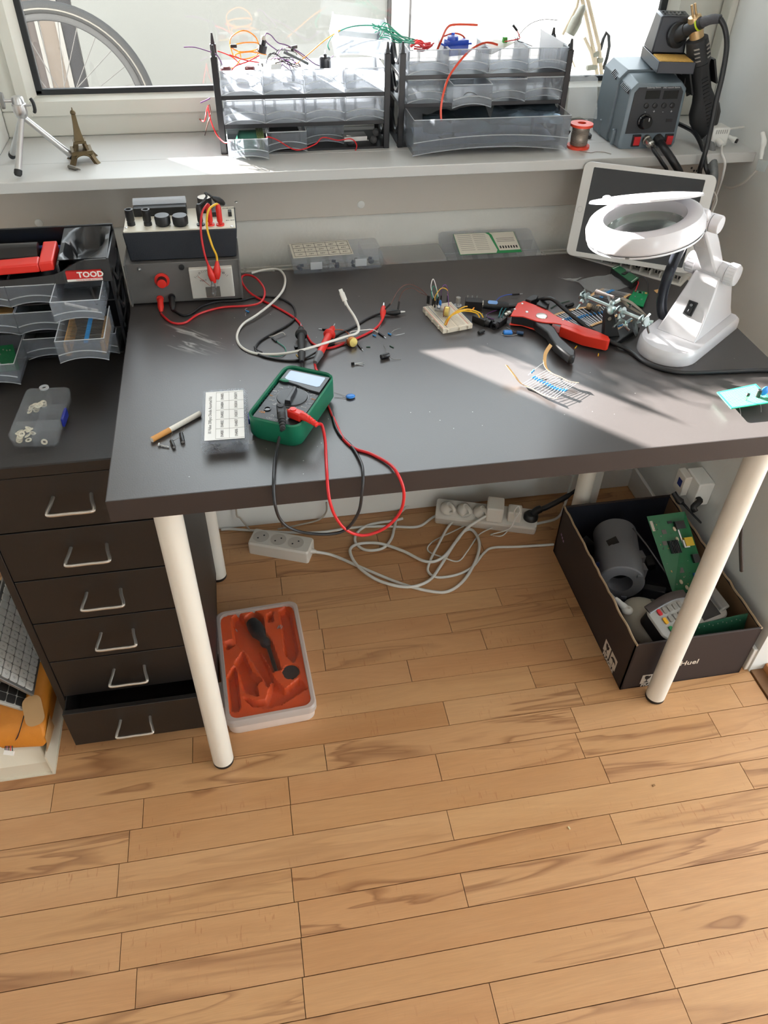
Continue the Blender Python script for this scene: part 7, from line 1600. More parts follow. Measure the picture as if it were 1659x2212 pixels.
def wing(p, ax_, spread, nm='wing_nut'):
    ax_ = Vector(ax_).normalized(); sp_ = Vector(spread).normalized()
    m_ = MB(); m_.lathe([(0.0042, -0.003), (0.0048, 0), (0.0036, 0.004)], p, ax_, 12)
    for s in (-1, 1): m_.tube([p + ax_ * 0.001 + sp_ * 0.003 * s, p + ax_ * 0.005 + sp_ * 0.007 * s, p + ax_ * 0.009 + sp_ * 0.010 * s], 0, 8, 2, flat=(0.0012, 0.0032))
    return m_.obj(nm, M_zinc, h_, world=True)
def joint(p):
    m_ = MB(); m_.sph(p, 0.0052, 12, 8); 
    m_.obj('ball_joint', M_zinc, h_, world=True)
    for s in (-1, 1): MB().lathe([(0.008, -0.0008), (0.0085, 0), (0.008, 0.0008)], p + bdv * 0.0055 * s, bdv + Vector((0, 0, 0.25 * s)), 16).obj('clamp_plate', M_zinc, h_, world=True)
for p, a, s in ((bL, (-0.5, 0.2, 0.8), (0.6, 0.8, 0)), (bL + Vector((-0.006, -0.006, -0.006)), (-0.6, -0.6, -0.3), (0.3, -0.3, 0.9)), (bR, (0.3, -0.2, 0.9), (0.7, 0.5, 0)), (bR + Vector((0.008, 0.0, -0.006)), (0.5, -0.6, -0.5), (0.4, 0.6, 0.5))): wing(p, a, s)
for p in (bL, bR, bL.lerp(bR, 0.62)): joint(p)
wing(bL.lerp(bR, 0.45) + Vector((0.003, 0.003, 0.005)), (0.2, 0.1, 1), (0.7, -0.6, 0))
wing(bL.lerp(bR, 0.64) + Vector((-0.002, -0.006, -0.014)), (-0.4, -0.8, -0.2), (0.7, -0.3, 0.5))
wing(bL.lerp(bR, 0.64) + Vector((0.006, -0.010, -0.018)), (0.8, -0.5, 0.2), (0.3, 0.5, 0.8))
MB().tube([bL.lerp(bR, 0.62), bL.lerp(bR, 0.62) + Vector((-0.002, -0.004, -0.012)), bL.lerp(bR, 0.62) + Vector((-0.001, -0.007, -0.018))], 0.003, 10, 2).obj('swivel_stem', M_zinc, h_, world=True)
# crocodile clips of the helping hands
def alligator(p, q, m_, nm):
    d_ = (q - p); L_ = d_.length; n_ = d_.normalized(); s_ = n_.cross(up).normalized(); u_ = s_.cross(n_)
    a = MB(); 
    for k in (1, -1):
        pts0 = [p + u_ * 0.001 * k, p + d_ * 0.35 + u_ * 0.0042 * k, p + d_ * 0.7 + u_ * 0.003 * k, q + u_ * 0.0006 * k]
        rows = []
        for pp_, w in zip(pts0, (0.0045, 0.0045, 0.003, 0.0014)): rows.append([pp_ - s_ * w, pp_ + s_ * w])
        MB().sheet(rows, 0.0008).obj('clip_jaw' if k == 1 else 'clip_lower_jaw', m_, h_, world=True)
    MB().cyl(p + d_ * 0.4 - s_ * 0.0052, p + d_ * 0.4 + s_ * 0.0052, 0.0016, n=8).obj('clip_pin', M_zinc, h_, world=True)
mid = bL.lerp(bR, 0.48)
alligator(at(1341, 645, DT + 0.045), at(1396, 683, DT + 0.028), mat('nickel_dull', (170, 160, 146), 0.35, 0.7), 'c')
pgrip = [at(1325, 642, DT + 0.048), at(1306, 636, DT + 0.046), at(1290, 631, DT + 0.044)]
MB().tube(pgrip, [0.0028, 0.0036, 0.0042], 12, 3).obj('clip_sleeve', mat('pinkish_metal', (206, 190, 184), 0.35, 0.5), h_, world=True)
MB().lathe([(0.0022, 0), (0.0048, 0.0), (0.0048, 0.002), (0.0022, 0.002), (0.0022, 0)], pgrip[-1], pgrip[-1] - pgrip[-2], 16, cap=False).obj('sleeve_end', mat('pinkish_metal', (206, 190, 184), 0.35, 0.5), h_, world=True)
sp_a, sp_b = at(1268, 661, DT + 0.006), at(1295, 668, DT + 0.007)
spg = thing('iron_rest_spring', 'small steel spring with brass tip lying on the taped resistors', 'spring', (sp_a + sp_b) / 2 - up * 0.006)
cp = []; dsp = sp_b - sp_a; fr_ = frame_of(dsp)
for i in range(7 * 12 + 1):
    a = 2 * PI * i / 12; cp.append(sp_a + dsp * (0.3 + 0.7 * i / 84) + fr_ @ Vector((0.0045 * math.cos(a), 0.0045 * math.sin(a), 0)))
MB().tube(cp, 0.0008, 5, 1).obj('coil', M_lead, spg, world=True)
MB().lathe([(0.0035, 0), (0.0058, 0.001), (0.0058, 0.006), (0.004, 0.009)], sp_a, dsp, 14).obj('brass_tip', mat('satin_brass', (190, 160, 116), 0.35, 0.6), spg, world=True)
# magnifier lens below
lc = at(1372, 707, DT + 0.020)
MB().lathe([(0.0002, -0.002), (0.012, -0.0012), (0.016, 0), (0.012, 0.0012), (0.0002, 0.002)], lc, (0.75, -0.5, 0.45), 24).obj('magnifier_lens', glassy('lens_glass', 0.10, 0.02, (232, 240, 236)), h_, world=True)
MB().tube([bR + Vector((0.002, 0, -0.008)), lc + Vector((0.004, 0.004, 0.012))], 0.002, 8, 1).obj('lens_stem', M_zinc, h_, world=True)
# ================================================================== tablet on its slotted stand
M_tabw = mat('white_tablet_glass', (206, 204, 200), 0.2, var=0.01)
BLt, BRt = at(1218, 543, 0.752), at(1482, 603, 0.752)
ut = (BRt - BLt); ut.z = 0; ut.normalize(); nbk = Vector((-ut.y, ut.x, 0))
tl = math.radians(21); vt = (up * math.cos(tl) + nbk * math.sin(tl)).normalized(); nt_ = ut.cross(vt)    # nt_ faces the viewer
roll = math.radians(3.5)
ut2 = (ut * math.cos(roll) + vt * math.sin(roll)); vt2 = (vt * math.cos(roll) - ut * math.sin(roll))
TW, TH = 0.236, 0.167
TO = BLt + ut * (TW / 2 - 0.001) + vt * (TH / 2 + 0.002)
MT = Matrix((ut2, vt2, ut2.cross(vt2))).transposed().to_4x4(); MT.translation = TO
tb = thing('tablet', 'white framed tablet with dark screen leaning against the window sill', 'tablet', TO - vt * TH / 2)
MB(MT).prism(rrect(TW, TH, 0.012, 6), -0.008, -0.0012).obj('body', M_silver, tb, world=True, bev=0.001)
MB(MT).prism(rrect(TW - 0.001, TH - 0.001, 0.0118, 6), -0.0012, 0.0).obj('front_glass', M_tabw, tb, world=True)
MB(MT).prism(rrect(0.198, 0.149, 0.001, 1), 0.0, 0.0003).obj('screen', mat('dark_screen', (14, 18, 26), 0.1, coat=0.3), tb, world=True)
MB(MT).lathe([(0.0045, 0.0001), (0.0052, 0.0003), (0.0056, 0.0001)], (-0.1085, 0.0, 0), n=20, cap=False).obj('home_button_ring', mat('pale_ring', (186, 184, 180), 0.3), tb, world=True)
# stand
S0, S1 = at(1232, 552, DT), at(1470, 620, DT)
us = (S1 - S0); Ls = us.length; us.normalize(); ns = Vector((-us.y, us.x, 0))
MS = Matrix((us, ns, up)).transposed().to_4x4(); MS.translation = S0
stn = thing('tablet_stand', 'white slotted plastic tray stand under the tablet', 'stand', (S0 + S1) / 2 + ns * 0.02)
M_stw = mat('white_tray_plastic', (218, 214, 206), 0.5, var=0.02)
b = MB(MS); b.b2((0, 0, 0), (Ls, 0.050, 0.003)); b.b2((0.004, 0.014, 0.0125), (Ls - 0.004, 0.050, 0.0148)); b.b2((0.004, 0.044, 0.003), (Ls - 0.004, 0.050, 0.0125)); b.obj('tray', M_stw, stn, world=True, bev=0.0008)
nsl = 11
for i in range(nsl + 1): MB(MS).b2((0.004 + (Ls - 0.011) * i / nsl, 0.005, 0.003), (0.007 + (Ls - 0.011) * i / nsl, 0.044, 0.0125)).obj('slot_divider', M_stw, stn, world=True)
for i in range(nsl):
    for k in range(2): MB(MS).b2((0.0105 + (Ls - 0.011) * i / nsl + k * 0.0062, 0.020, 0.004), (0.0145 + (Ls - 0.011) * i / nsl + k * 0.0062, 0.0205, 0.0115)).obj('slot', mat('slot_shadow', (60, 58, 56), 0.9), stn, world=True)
    MB(MS).b2((0.008 + (Ls - 0.011) * i / nsl, 0.0206, 0.003), (0.008 + (Ls - 0.011) * (i + 0.9) / nsl, 0.0225, 0.0125)).obj('slot_back', M_stw, stn, world=True)
# ================================================================== magnifier lamp
M_lmp = mat('glossy_white_lamp', (214, 211, 214), 0.22, var=0.01, coat=0.2)
LA = math.radians(37.0)
axv, ayv = Vector((math.cos(LA), math.sin(LA), 0)), Vector((-math.sin(LA), math.cos(LA), 0))
AY = -0.3275
def LP(ax_, ay_, z): return axv * ax_ + ayv * (AY + ay_) + up * z
lm = thing('magnifier_lamp', 'glossy white magnifier lamp with ring head on the right of the desk', 'lamp', LP(0.89, 0, DT))
prof = []
hwid = 0.049
for i in range(17):
    a = PI / 2 + PI * i / 16; prof.append((0.832 + 0.047 * math.cos(a), hwid * math.sin(a)))
prof += [(0.985, -hwid), (0.992, -hwid + 0.008), (0.992, hwid - 0.008), (0.985, hwid)]
def bring(s, z): return [LP(0.89 + (x - 0.89) * s, y * s, z) for x, y in prof]
MB().stack([bring(1.0, DT + 0.0005), bring(1.0, DT + 0.012), bring(0.985, DT + 0.019), bring(0.95, DT + 0.0225)]).obj('base', M_lmp, lm, world=True)
# wedge column with concave front
def wr(ax0, ax1, hw0, hw1, z0, z1): return [LP(ax0, hw0, z0), LP(ax0, -hw0, z0), LP(ax1, -hw1, z1), LP(ax1, hw1, z1)]
zt0 = DT + 0.022
MB().stack([wr(0.846, 0.984, 0.034, 0.034, zt0, zt0), wr(0.862, 0.976, 0.0315, 0.0315, zt0 + 0.014, zt0 + 0.015), wr(0.880, 0.966, 0.028, 0.028, zt0 + 0.040, zt0 + 0.043), wr(0.896, 0.957, 0.024, 0.024, zt0 + 0.066, zt0 + 0.072), wr(0.905, 0.946, 0.021, 0.021, zt0 + 0.086, zt0 + 0.092)]).obj('column', M_lmp, lm, world=True, bev=0.002)
# rocker switch on the sloping front
def fpt(t, w): return LP(0.866 + 0.022 * t, w, zt0 + 0.020 + 0.035 * t)
sx_ = (fpt(1, 0) - fpt(0, 0)).normalized(); MSW = Matrix((ayv * -1, sx_, (ayv * -1).cross(sx_))).transposed().to_4x4(); MSW.translation = fpt(0.5, 0) + Vector((0, 0, 0.0005))
rk_ = MB(MSW).b2((-0.0075, -0.0115, -0.003), (0.0075, 0.0115, 0.0022)).obj('rocker_switch', M_blk, lm, world=True, bev=0.0006)
MB(MSW).hexa([(-0.005, -0.009, 0.002), (0.005, -0.009, 0.002), (0.005, 0.009, 0.002), (-0.005, 0.009, 0.002)], [(-0.005, -0.009, 0.0052), (0.005, -0.009, 0.0052), (0.005, 0.009, 0.0028), (-0.005, 0.009, 0.0028)]).obj('rocker', mat('black_gloss', (20, 20, 22), 0.25), rk_, world=True)
text('O', 0.005, MSW @ Matrix.Translation((0, 0.0045, 0.0040)), M_prnt, rk_, world=True, depth=0.0003)
text('I', 0.005, MSW @ Matrix.Translation((0, -0.0045, 0.0050)), M_prnt, rk_, world=True, depth=0.0003)
HG = LP(0.921, 0, 0.8475)
def hinge(c, half, r, name):
    for s in (-1, 1):
        kb = MB().lathe([(r * 0.8, 0), (r, 0.001), (r, half * 0.45), (r * 0.92, half * 0.5), (r * 0.3, half * 0.52)], c + ayv * s * half * 0.72, ayv * s, 26).obj('knob', M_lmp, lm, world=True)
        for k in range(20):
            a = 2 * PI * k / 20; Rk = frame_of(ayv * s); MB().box(c + ayv * s * half * 0.95 + Rk @ Vector((r * math.cos(a), r * math.sin(a), 0)), (0.0012, 0.0012, half * 0.34), Rk).obj('knurl', M_lmp, kb, world=True)
    MB().cyl(c - ayv * half * 0.72, c + ayv * half * 0.72, r * 0.9, n=22).obj('hinge_barrel', M_lmp, lm, world=True)
hinge(HG, 0.034, 0.0165, 'lower')
def pln(u, v, off=0.0):
    d = ray(u, v); p0 = ayv * (AY + off); return CAM + d * ((p0 - CAM).dot(ayv) / d.dot(ayv))
UH = pln(1512, 473)
hinge_d = (UH - HG)
# arm: rectangular bar
an = hinge_d.normalized(); ap = ayv.cross(an)
def abar(c, w, h): return [c + ayv * w + ap * h, c - ayv * w + ap * h, c - ayv * w - ap * h, c + ayv * w - ap * h]
MB().stack([abar(HG + an * 0.008, 0.013, 0.012), abar(HG.lerp(UH, 0.5), 0.0145, 0.0125), abar(UH - an * 0.004, 0.0135, 0.0115)]).obj('arm', M_lmp, lm, world=True, bev=0.003)
MB().stack([abar(HG + an * 0.03 + ap * 0.0004, 0.008, 0.0125), abar(UH - an * 0.03 + ap * 0.0004, 0.0085, 0.0128)]).obj('arm_inset', mat('lamp_inset', (206, 202, 204), 0.3), lm, world=True)
MB().cyl(UH - ayv * 0.018, UH + ayv * 0.016, 0.0125, n=22).obj('hinge_barrel', M_lmp, lm, world=True)
ku = MB().lathe([(0.010, 0), (0.0125, 0.001), (0.0125, 0.012), (0.0115, 0.0135), (0.0003, 0.014)], UH - ayv * 0.018, -ayv, 26).obj('knob', M_lmp, lm, world=True)
# ring head
RD = Vector((-0.955, 0.02, -0.25)).normalized()                       # from the hinge out along the ring
RR = 0.0800
RC = UH + RD * (RR + 0.004) + up * 0.016
rn = (RD.cross(Vector((0, 1, 0)))).normalized(); rn = rn if rn.z > 0 else -rn
rn = (rn + Vector((0.47, 0.88, 0)) * 0.085).normalized()
ry_ = rn.cross(RD).normalized(); RD2 = ry_.cross(rn).normalized()
MR = Matrix((RD2, ry_, rn)).transposed().to_4x4() @ Matrix.Diagonal((0.825, 0.825, 1.0, 1.0)); MR.translation = RC
hd = MB(MR).lathe([(0.068, 0.014), (0.080, 0.0165), (0.092, 0.013), (0.0975, 0.004), (0.0975, -0.008), (0.094, -0.0115), (0.067, -0.0115), (0.066, 0.008), (0.068, 0.014)], (0, 0, 0), n=56, cap=False).obj('ring_head', M_lmp, lm, world=True)
MB(MR).lathe([(0.0955, -0.0118), (0.0955, -0.0145), (0.090, -0.017), (0.070, -0.017), (0.068, -0.0118)], (0, 0, 0), n=56, cap=False).obj('light_cover', mat('lamp_diffuser', (214, 216, 218), 0.25), hd, world=True)
MB(MR).lathe([(0.0003, 0.002), (0.03, 0.0015), (0.0655, -0.002), (0.0655, -0.004), (0.03, -0.006), (0.0003, -0.007)], (0, 0, 0), n=40).obj('lens', glassy('lens_glass', 0.10, 0.02, (232, 240, 236)), hd, world=True)
for a in (2.6, 0.9): MB(MR).box((0.097 * math.cos(a), 0.097 * math.sin(a) , -0.012), (0.003, 0.006, 0.002), (0, 0, a)).obj('catch', mat('catch_grey', (120, 118, 118), 0.5), hd, world=True)
# bulge under the ring carrying the swivel
SWV = UH + RD * 0.012 + up * 0.000
MB().lathe([(0.004, -0.014), (0.014, -0.010), (0.017, 0.0), (0.0165, 0.012), (0.012, 0.018)], SWV, n=24).obj('swivel_housing', M_lmp, lm, world=True)
MB().stack([abar(UH + an * 0.002, 0.0165, 0.006), abar(UH + an * 0.022, 0.0175, 0.006), abar(UH + an * 0.030, 0.0165, 0.004)]).obj('hinge_plate', M_lmp, lm, world=True, bev=0.003)
# lid above the lens, hinged open at the arm
hz_ = RC - RD2 * RR * 0.95 + rn * 0.026
LDv = (RD2 * math.cos(math.radians(9)) + rn * math.sin(math.radians(9))); LN = LDv.cross(ry_); LN = LN if LN.z > 0 else -LN
LN = (LN + Vector((0.47, 0.88, 0)) * 0.30).normalized(); LY = LN.cross(LDv).normalized()
ML = Matrix((LDv, LY, LDv.cross(LY))).transposed().to_4x4(); ML = ML @ Matrix.Diagonal((0.86, 0.86, 1, 1)); ML.translation = hz_ + LDv * 0.076
MB(ML).lathe([(0.0003, 0.004), (0.06, 0.0035), (0.086, 0.001), (0.0875, -0.0015), (0.085, -0.002), (0.0003, 0.0015)], (0, 0, 0), n=48).obj('lens_lid', M_lmp, lm, world=True)
MB(ML).sph((0.060, -0.01, 0.005), (0.007, 0.007, 0.003), 12, 6).obj('lid_knob', M_lmp, lm, world=True)
# flexible dark tube from the head down to the base
SB = LP(0.835, 0.030, DT + 0.020)
gt = [SWV - up * 0.012, pln(1466, 545, 0.012), pln(1444, 590, 0.020), pln(1428, 640, 0.028)]
tub = [SWV - up * 0.010, at(1458, 560, DT + 0.125), at(1440, 605, DT + 0.085), at(1430, 648, DT + 0.05), at(1432, 680, DT + 0.028), at(1445, 692, DT + 0.020)]
MB().tube(tub, 0.0085, 16, 7).obj('flexible_tube', mat('dark_flex_tube', (52, 55, 62), 0.22, 0.5), lm, world=True)
# white cable down behind the tablet
wire('thin white lamp cable hanging down between the tablet and the right wall', [Vector((1.07, 0.60, 0.87)), aty(1548, 425, 0.62), aty(1538, 460, 0.60), aty(1520, 500, 0.58), (1.06, 0.55, 0.745)], 0.0014, M_wcab, 'cable', name='lamp_cable')
# ================================================================== under the desk: power strips and cables
M_strip_w = mat('white_strip_plastic', (222, 216, 206), 0.42, var=0.02)
M_sock = mat('socket_shade', (196, 188, 178), 0.5)
FZ = lambda u, v, z=0.0035: at(u, v, z)
def strip(name, label, P0, P1, w, h, n, start=0.12, tilt=0.0, z0=0.0):
    d = (P1 - P0); d.z = 0; L_ = d.length; a = math.atan2(d.y, d.x)
    t_ = thing(name, label, 'power strip', ((P0.x + P1.x) / 2, (P0.y + P1.y) / 2, z0), 0, rot=(tilt, 0, a))
    MB().prism(rrect(L_, w, 0.006, 4), 0, h * 0.85, None, rrect(L_, w, 0.006, 4)).obj('body_lower', M_strip_w, t_)
    MB().prism(rrect(L_, w, 0.006, 4), h * 0.85, h, None, rrect(L_ - 0.004, w - 0.006, 0.005, 4)).obj('body', M_strip_w, t_)
    return t_, L_, a
t1, L1, a1 = strip('power_strip', 'short white three socket power strip on the floor by the drawer unit', FZ(543, 1160, 0.03), FZ(672, 1182, 0.03), 0.056, 0.037, 3)
for i in range(3):
    x = -L1 / 2 + 0.026 + i * 0.0445
    sk_ = MB().lathe([(0.0195, 0.0372), (0.0205, 0.0376), (0.0208, 0.0372)], (x, 0, 0), n=28, cap=False).obj('socket_rim', M_strip_w, t1)
    MB().lathe([(0.0195, 0.0374), (0.0003, 0.0375)], (x, 0, 0), n=28).obj('socket_face', M_sock, sk_)
    for s in (-1, 1): MB().cyl((x + 0.006 * s, 0.006 * s, 0.0374), (x + 0.006 * s, 0.006 * s, 0.0378), 0.0022, n=10).obj('pin_hole', M_blk, sk_)
MB().lathe([(0.007, 0), (0.006, 0.008), (0.004, 0.014)], (L1 / 2 - 0.001, 0, 0.018), (1, 0, -0.1), 14).obj('cable_boot', M_strip_w, t1)
P0, P1 = Vector((0.626, 0.686, 0)), Vector((0.872, 0.602, 0))
t2, L2_, a2 = strip('power_strip', 'long white power strip with plugs in front of the back wall', P0, P1, 0.056, 0.040, 6, tilt=math.radians(26), z0=0.0128)
MS2 = XF[t2.name]
cabs = [(0.66, None)]
plugs = []
for i, (u, v) in enumerate(((957, 1080), (993, 1090), (1030, 1100))):
    x = -L2_ / 2 + 0.030 + i * 0.042
    c = MS2 @ Vector((x, 0, 0.040)); tp2 = thing('mains_plug', ('first', 'second', 'third')[i] + ' round white plug from the left in the long power strip', 'plug', c)
    MB().lathe([(0.0185, 0), (0.0185, 0.006), (0.0165, 0.010), (0.010, 0.018), (0.007, 0.024)], c, (0.06, -0.35, 0.93), 22).obj('plug_body', M_strip_w, tp2, world=True)
    e = c + Vector((0.06, -0.35, 0.93)).normalized() * 0.020
    MB().tube([e, e + Vector((0.006, -0.014, 0.004)), e + Vector((0.008, -0.022, -0.004))], [0.006, 0.005, 0.0038], 10, 2).obj('cable_exit', M_strip_w, tp2, world=True)
    plugs.append(e + Vector((0.008, -0.022, -0.004)))
    MB().lathe([(0.0200, 0.0402), (0.0212, 0.0406), (0.0215, 0.0402)], (x, 0, 0), n=26, cap=False).obj('socket_rim', M_strip_w, t2)
def adapter(label, x, dims, lift, rx=0.0):
    c = MS2 @ Vector((x, -0.006, 0.0405)); t_ = thing('charger', label, 'charger', c, 0, rot=(rx, 0, a2))
    MB().b2((-dims[0] / 2, -dims[1] / 2, 0), (dims[0] / 2, dims[1] / 2, dims[2])).obj('block', M_strip_w, t_, bev=0.004, seg=3)
    return t_
adp = adapter('grey white ribbed charger block in the long power strip', 0.020, (0.042, 0.05, 0.045), 0)
for i in range(6): MB().b2((-0.0215, -0.018 + i * 0.006, 0.010), (-0.0208, -0.015 + i * 0.006, 0.034)).obj('rib', M_sock, adp)
adp2 = adapter('small white cube charger with looped cord in the long power strip', 0.070, (0.034, 0.034, 0.034), 0)
bpl = thing('mains_plug', 'black angled mains plug at the right end of the long power strip', 'plug', MS2 @ Vector((0.112, 0, 0.04)))
cB = MS2 @ Vector((0.112, 0, 0.0405))
MB().lathe([(0.0185, 0), (0.0185, 0.010), (0.014, 0.016)], cB, n=22).obj('plug_body', M_blk, bpl, world=True)
MB().tube([cB + up * 0.010, cB + Vector((0.02, 0.01, 0.016)), FZ(1180, 1096, 0.07), FZ(1225, 1072, 0.09), FZ(1262, 1045, 0.12), FZ(1285, 1024, 0.16), Vector((0.99, 0.66, 0.26))], [0.010, 0.007, 0.0045, 0.0042], 12, 5).obj('cable', M_bcab, bpl, world=True)
def fcab(label, pts, r=0.0036, m=None, zs=None, name='mains_cable'):
    P = []
    for i, p in enumerate(pts):
        if isinstance(p, Vector): P.append(p)
        else: P.append(FZ(p[0], p[1], p[2] if len(p) > 2 else r))
    return tag(MB().tube(P, r, 10, 7).obj(name, m or M_wcab), label, 'cable')
e1_ = XF[t1.name] @ Vector((L1 / 2 + 0.012, 0, 0.016))
fcab('white cable from the short power strip coiled in a wide loop on the floor', [e1_, (720, 1200), (790, 1230), (870, 1262), (935, 1278), (972, 1276), (1005, 1250), (1030, 1205, .008), (1035, 1170, .008), (1020, 1145, .006), (1000, 1150, .006), (975, 1185, .007), (950, 1225, .008), (925, 1255, .008), (880, 1268, .009), (820, 1255, .008), (775, 1225, .008), (756, 1190, .005), (775, 1175, .005), (820, 1174, .005), (870, 1190, .006), (920, 1213, .010), (955, 1205, .012), (985, 1170, .016), (1010, 1140, .03), plugs[2]], 0.0038)
fcab('white cable running from the first plug along the wall to the left', [plugs[0], (940, 1115, .01), (905, 1137), (860, 1138), (820, 1137), (760, 1140), (690, 1150), (620, 1150), (560, 1147), (500, 1143), (478, 1144)], 0.0034)
fcab('white cable looping from the second plug and back', [plugs[1], (975, 1130, .014), (945, 1180, .009), (928, 1215, .009), (925, 1235, .006), (945, 1247), (985, 1242), (1020, 1225), (1045, 1195), (1065, 1183), (1120, 1181), (1196, 1176)], 0.0032)
fcab('thick white cable curled in a small loop below the red lead', [(870, 1120), (850, 1125), (800, 1133), (772, 1150), (768, 1172), (790, 1188), (825, 1185), (845, 1165), (852, 1140, .008), (862, 1110, .008), (900, 1080, .015), (922, 1066, .03)], 0.0036)
fcab('thin white charger cord tangled under the long power strip', [MS2 @ Vector((0.02, -0.03, 0.02)), (1035, 1155), (1010, 1190, .012), (990, 1212), (960, 1205, .012), (925, 1190), (935, 1170), (985, 1145), (1005, 1135)], 0.0018)
fcab('white cable from the long power strip to the wall behind the carton', [(1080, 1128), (1120, 1140), (1165, 1130), (1205, 1118), Vector((0.975, 0.665, 0.02)), Vector((1.00, 0.70, 0.08)), Vector((1.03, 0.71, 0.2)), Vector((1.05, 0.715, 0.33))], 0.0034)
lpts = [MS2 @ Vector((0.070, -0.015, 0.075)), MS2 @ Vector((0.066, -0.01, 0.10)), MS2 @ Vector((0.074, 0.0, 0.108)), MS2 @ Vector((0.080, -0.008, 0.095)), MS2 @ Vector((0.072, -0.02, 0.082)), MS2 @ Vector((0.06, -0.04, 0.05)), (1060, 1155), (1085, 1157), (1105, 1135, .01), (1125, 1108, .03), (1165, 1100, .05), (1205, 1088, .07)]
fcab('thin white cord looped upright over the small cube charger', lpts, 0.0016)
tag(MB().tube([Vector((0.14, 0.719, 0.27)), aty(510, 1100, 0.715), aty(520, 1120, 0.712), FZ(540, 1145)], 0.0022, 8, 5).obj('hanging_cable', mat('dim_cord', (176, 166, 152), 0.5)), 'thin pale cord hanging down the back wall by the desk leg', 'cord')
tag(MB().tube([aty(705, 1085, 0.716), aty(705, 1105, 0.716), aty(690, 1122, 0.716), FZ(650, 1133), FZ(600, 1143)], 0.0022, 8, 5).obj('trailing_cable', mat('dim_cord', (176, 166, 152), 0.5)), 'thin pale cord curving along the foot of the back wall', 'cord')
tag(MB().sheet([[Vector((0.975, 0.55, 0.10)), Vector((1.0, 0.56, 0.10))], [Vector((0.985, 0.575, 0.19)), Vector((1.012, 0.58, 0.19))], [Vector((0.99, 0.585, 0.24)), Vector((1.012, 0.588, 0.25))]], 0.0006).obj('plastic_strip', clear('milky_film', (226, 222, 216), 0.4, 0.3)), 'milky plastic strip hanging behind the carton', 'plastic strip')
# ================================================================== orange tool case
oc = thing('tool_case', 'orange lined tool case with clear lid beside the desk leg', 'tool case', (0.1535, 0.262, 0.0), math.radians(3.0))
CW, CL = 0.176, 0.286
def rr3(s, z, w=CW, l=CL, r=0.018): return [(x, y, z) for x, y in rrect(w + s, l + s, r, 6)]
MB().stack([rr3(-0.008, 0), rr3(-0.002, 0.006), rr3(0, 0.032), rr3(-0.006, 0.032), rr3(-0.008, 0.006)]).obj('base', mat('white_case_plastic', (222, 208, 198), 0.4), oc)
MB().stack([rr3(0.006, 0.0325), rr3(0.006, 0.046), rr3(0.0, 0.050), rr3(-0.012, 0.050), rr3(-0.014, 0.046), rr3(-0.012, 0.0325), rr3(0.006, 0.0325)], cap0=False, cap1=False).obj('lid_rim', clear('case_rim_plastic', (226, 214, 206), 0.25, 0.25), oc)
MB().prism(rrect(CW - 0.012, CL - 0.012, 0.014, 6), 0.0485, 0.0495).obj('lid', clear('smoky_clear_lid', (206, 190, 180), 0.96, 0.15), oc)
for y in (0.055, -0.062): MB().b2((-CW / 2 - 0.011, y - 0.022, 0.022), (-CW / 2 - 0.002, y + 0.022, 0.044)).obj('latch', clear('case_rim_plastic', (226, 214, 206), 0.25, 0.25), oc, bev=0.001)
def U(px, py):                                                       # crop pixel of the lid seen from above -> local coordinates
    p = at(440 + px / 6.381, 1270 + py / 6.381, 0.040); return (XF[oc.name].inverted() @ p).xy
shapes = [[(400, 420), (480, 360), (560, 450), (700, 700), (800, 900), (960, 1250), (880, 1370), (820, 1250), (600, 900), (430, 760), (400, 560)],
          [(570, 420), (700, 330), (800, 400), (850, 640), (930, 740), (1060, 1130), (960, 1160), (760, 820), (600, 640)],
          [(880, 380), (950, 340), (950, 470), (900, 480)], [(1040, 330), (1130, 280), (1200, 380), (1290, 900), (1240, 1040), (1130, 930), (1080, 520)],
          [(400, 1120), (430, 1080), (500, 1650), (470, 1720), (380, 1700), (330, 1250)], [(440, 1040), (540, 900), (660, 1180), (800, 1280), (720, 1360), (760, 1500), (560, 1440)],
          [(550, 1520), (700, 1580), (870, 1560), (960, 1260), (1120, 1420), (1320, 1260), (1420, 1390), (1200, 1520), (1060, 1620), (880, 1660), (680, 1640)],
          [(1090, 1160), (1140, 1090), (1240, 1070), (1310, 1120), (1310, 1190), (1240, 1260), (1140, 1250)], [(300, 760), (420, 720), (430, 800), (330, 860)]]
SH = [[U(*p) for p in s] for s in shapes]
def inside(x, y, poly):
    c = False; n = len(poly)
    for i in range(n):
        x1, y1 = poly[i]; x2, y2 = poly[i - 1]
        if (y1 > y) != (y2 > y) and x < (x2 - x1) * (y - y1) / (y2 - y1) + x1: c = not c
    return c
gx, gy = 60, 96; rows = []
for j in range(gy + 1):
    row = []
    for i in range(gx + 1):
        x = -(CW - 0.014) / 2 + (CW - 0.014) * i / gx; y = -(CL - 0.014) / 2 + (CL - 0.014) * j / gy
        k = 0
        for dx, dy in ((0, 0), (0.0016, 0), (-0.0016, 0), (0, 0.0016), (0, -0.0016)):
            if any(inside(x + dx, y + dy, s) for s in SH): k += 1
        rx_ = max(0, abs(x) - (CW / 2 - 0.022)) ; ry2 = max(0, abs(y) - (CL / 2 - 0.022))
        cz = 0.0
        row.append((x if rx_ * rx_ + ry2 * ry2 < 0.000225 else x * 0.985, y if rx_ * rx_ + ry2 * ry2 < 0.000225 else y * 0.985, 0.0425 - 0.0035 * k))
    rows.append(row)
MB().sheet(rows, 0.0006).obj('moulded_liner', mat('orange_liner', (216, 78, 18), 0.5, var=0.06), oc, ang=50)
def onl(px, py, z): v_ = XF[oc.name] @ Vector((*U(px, py), z)); return v_
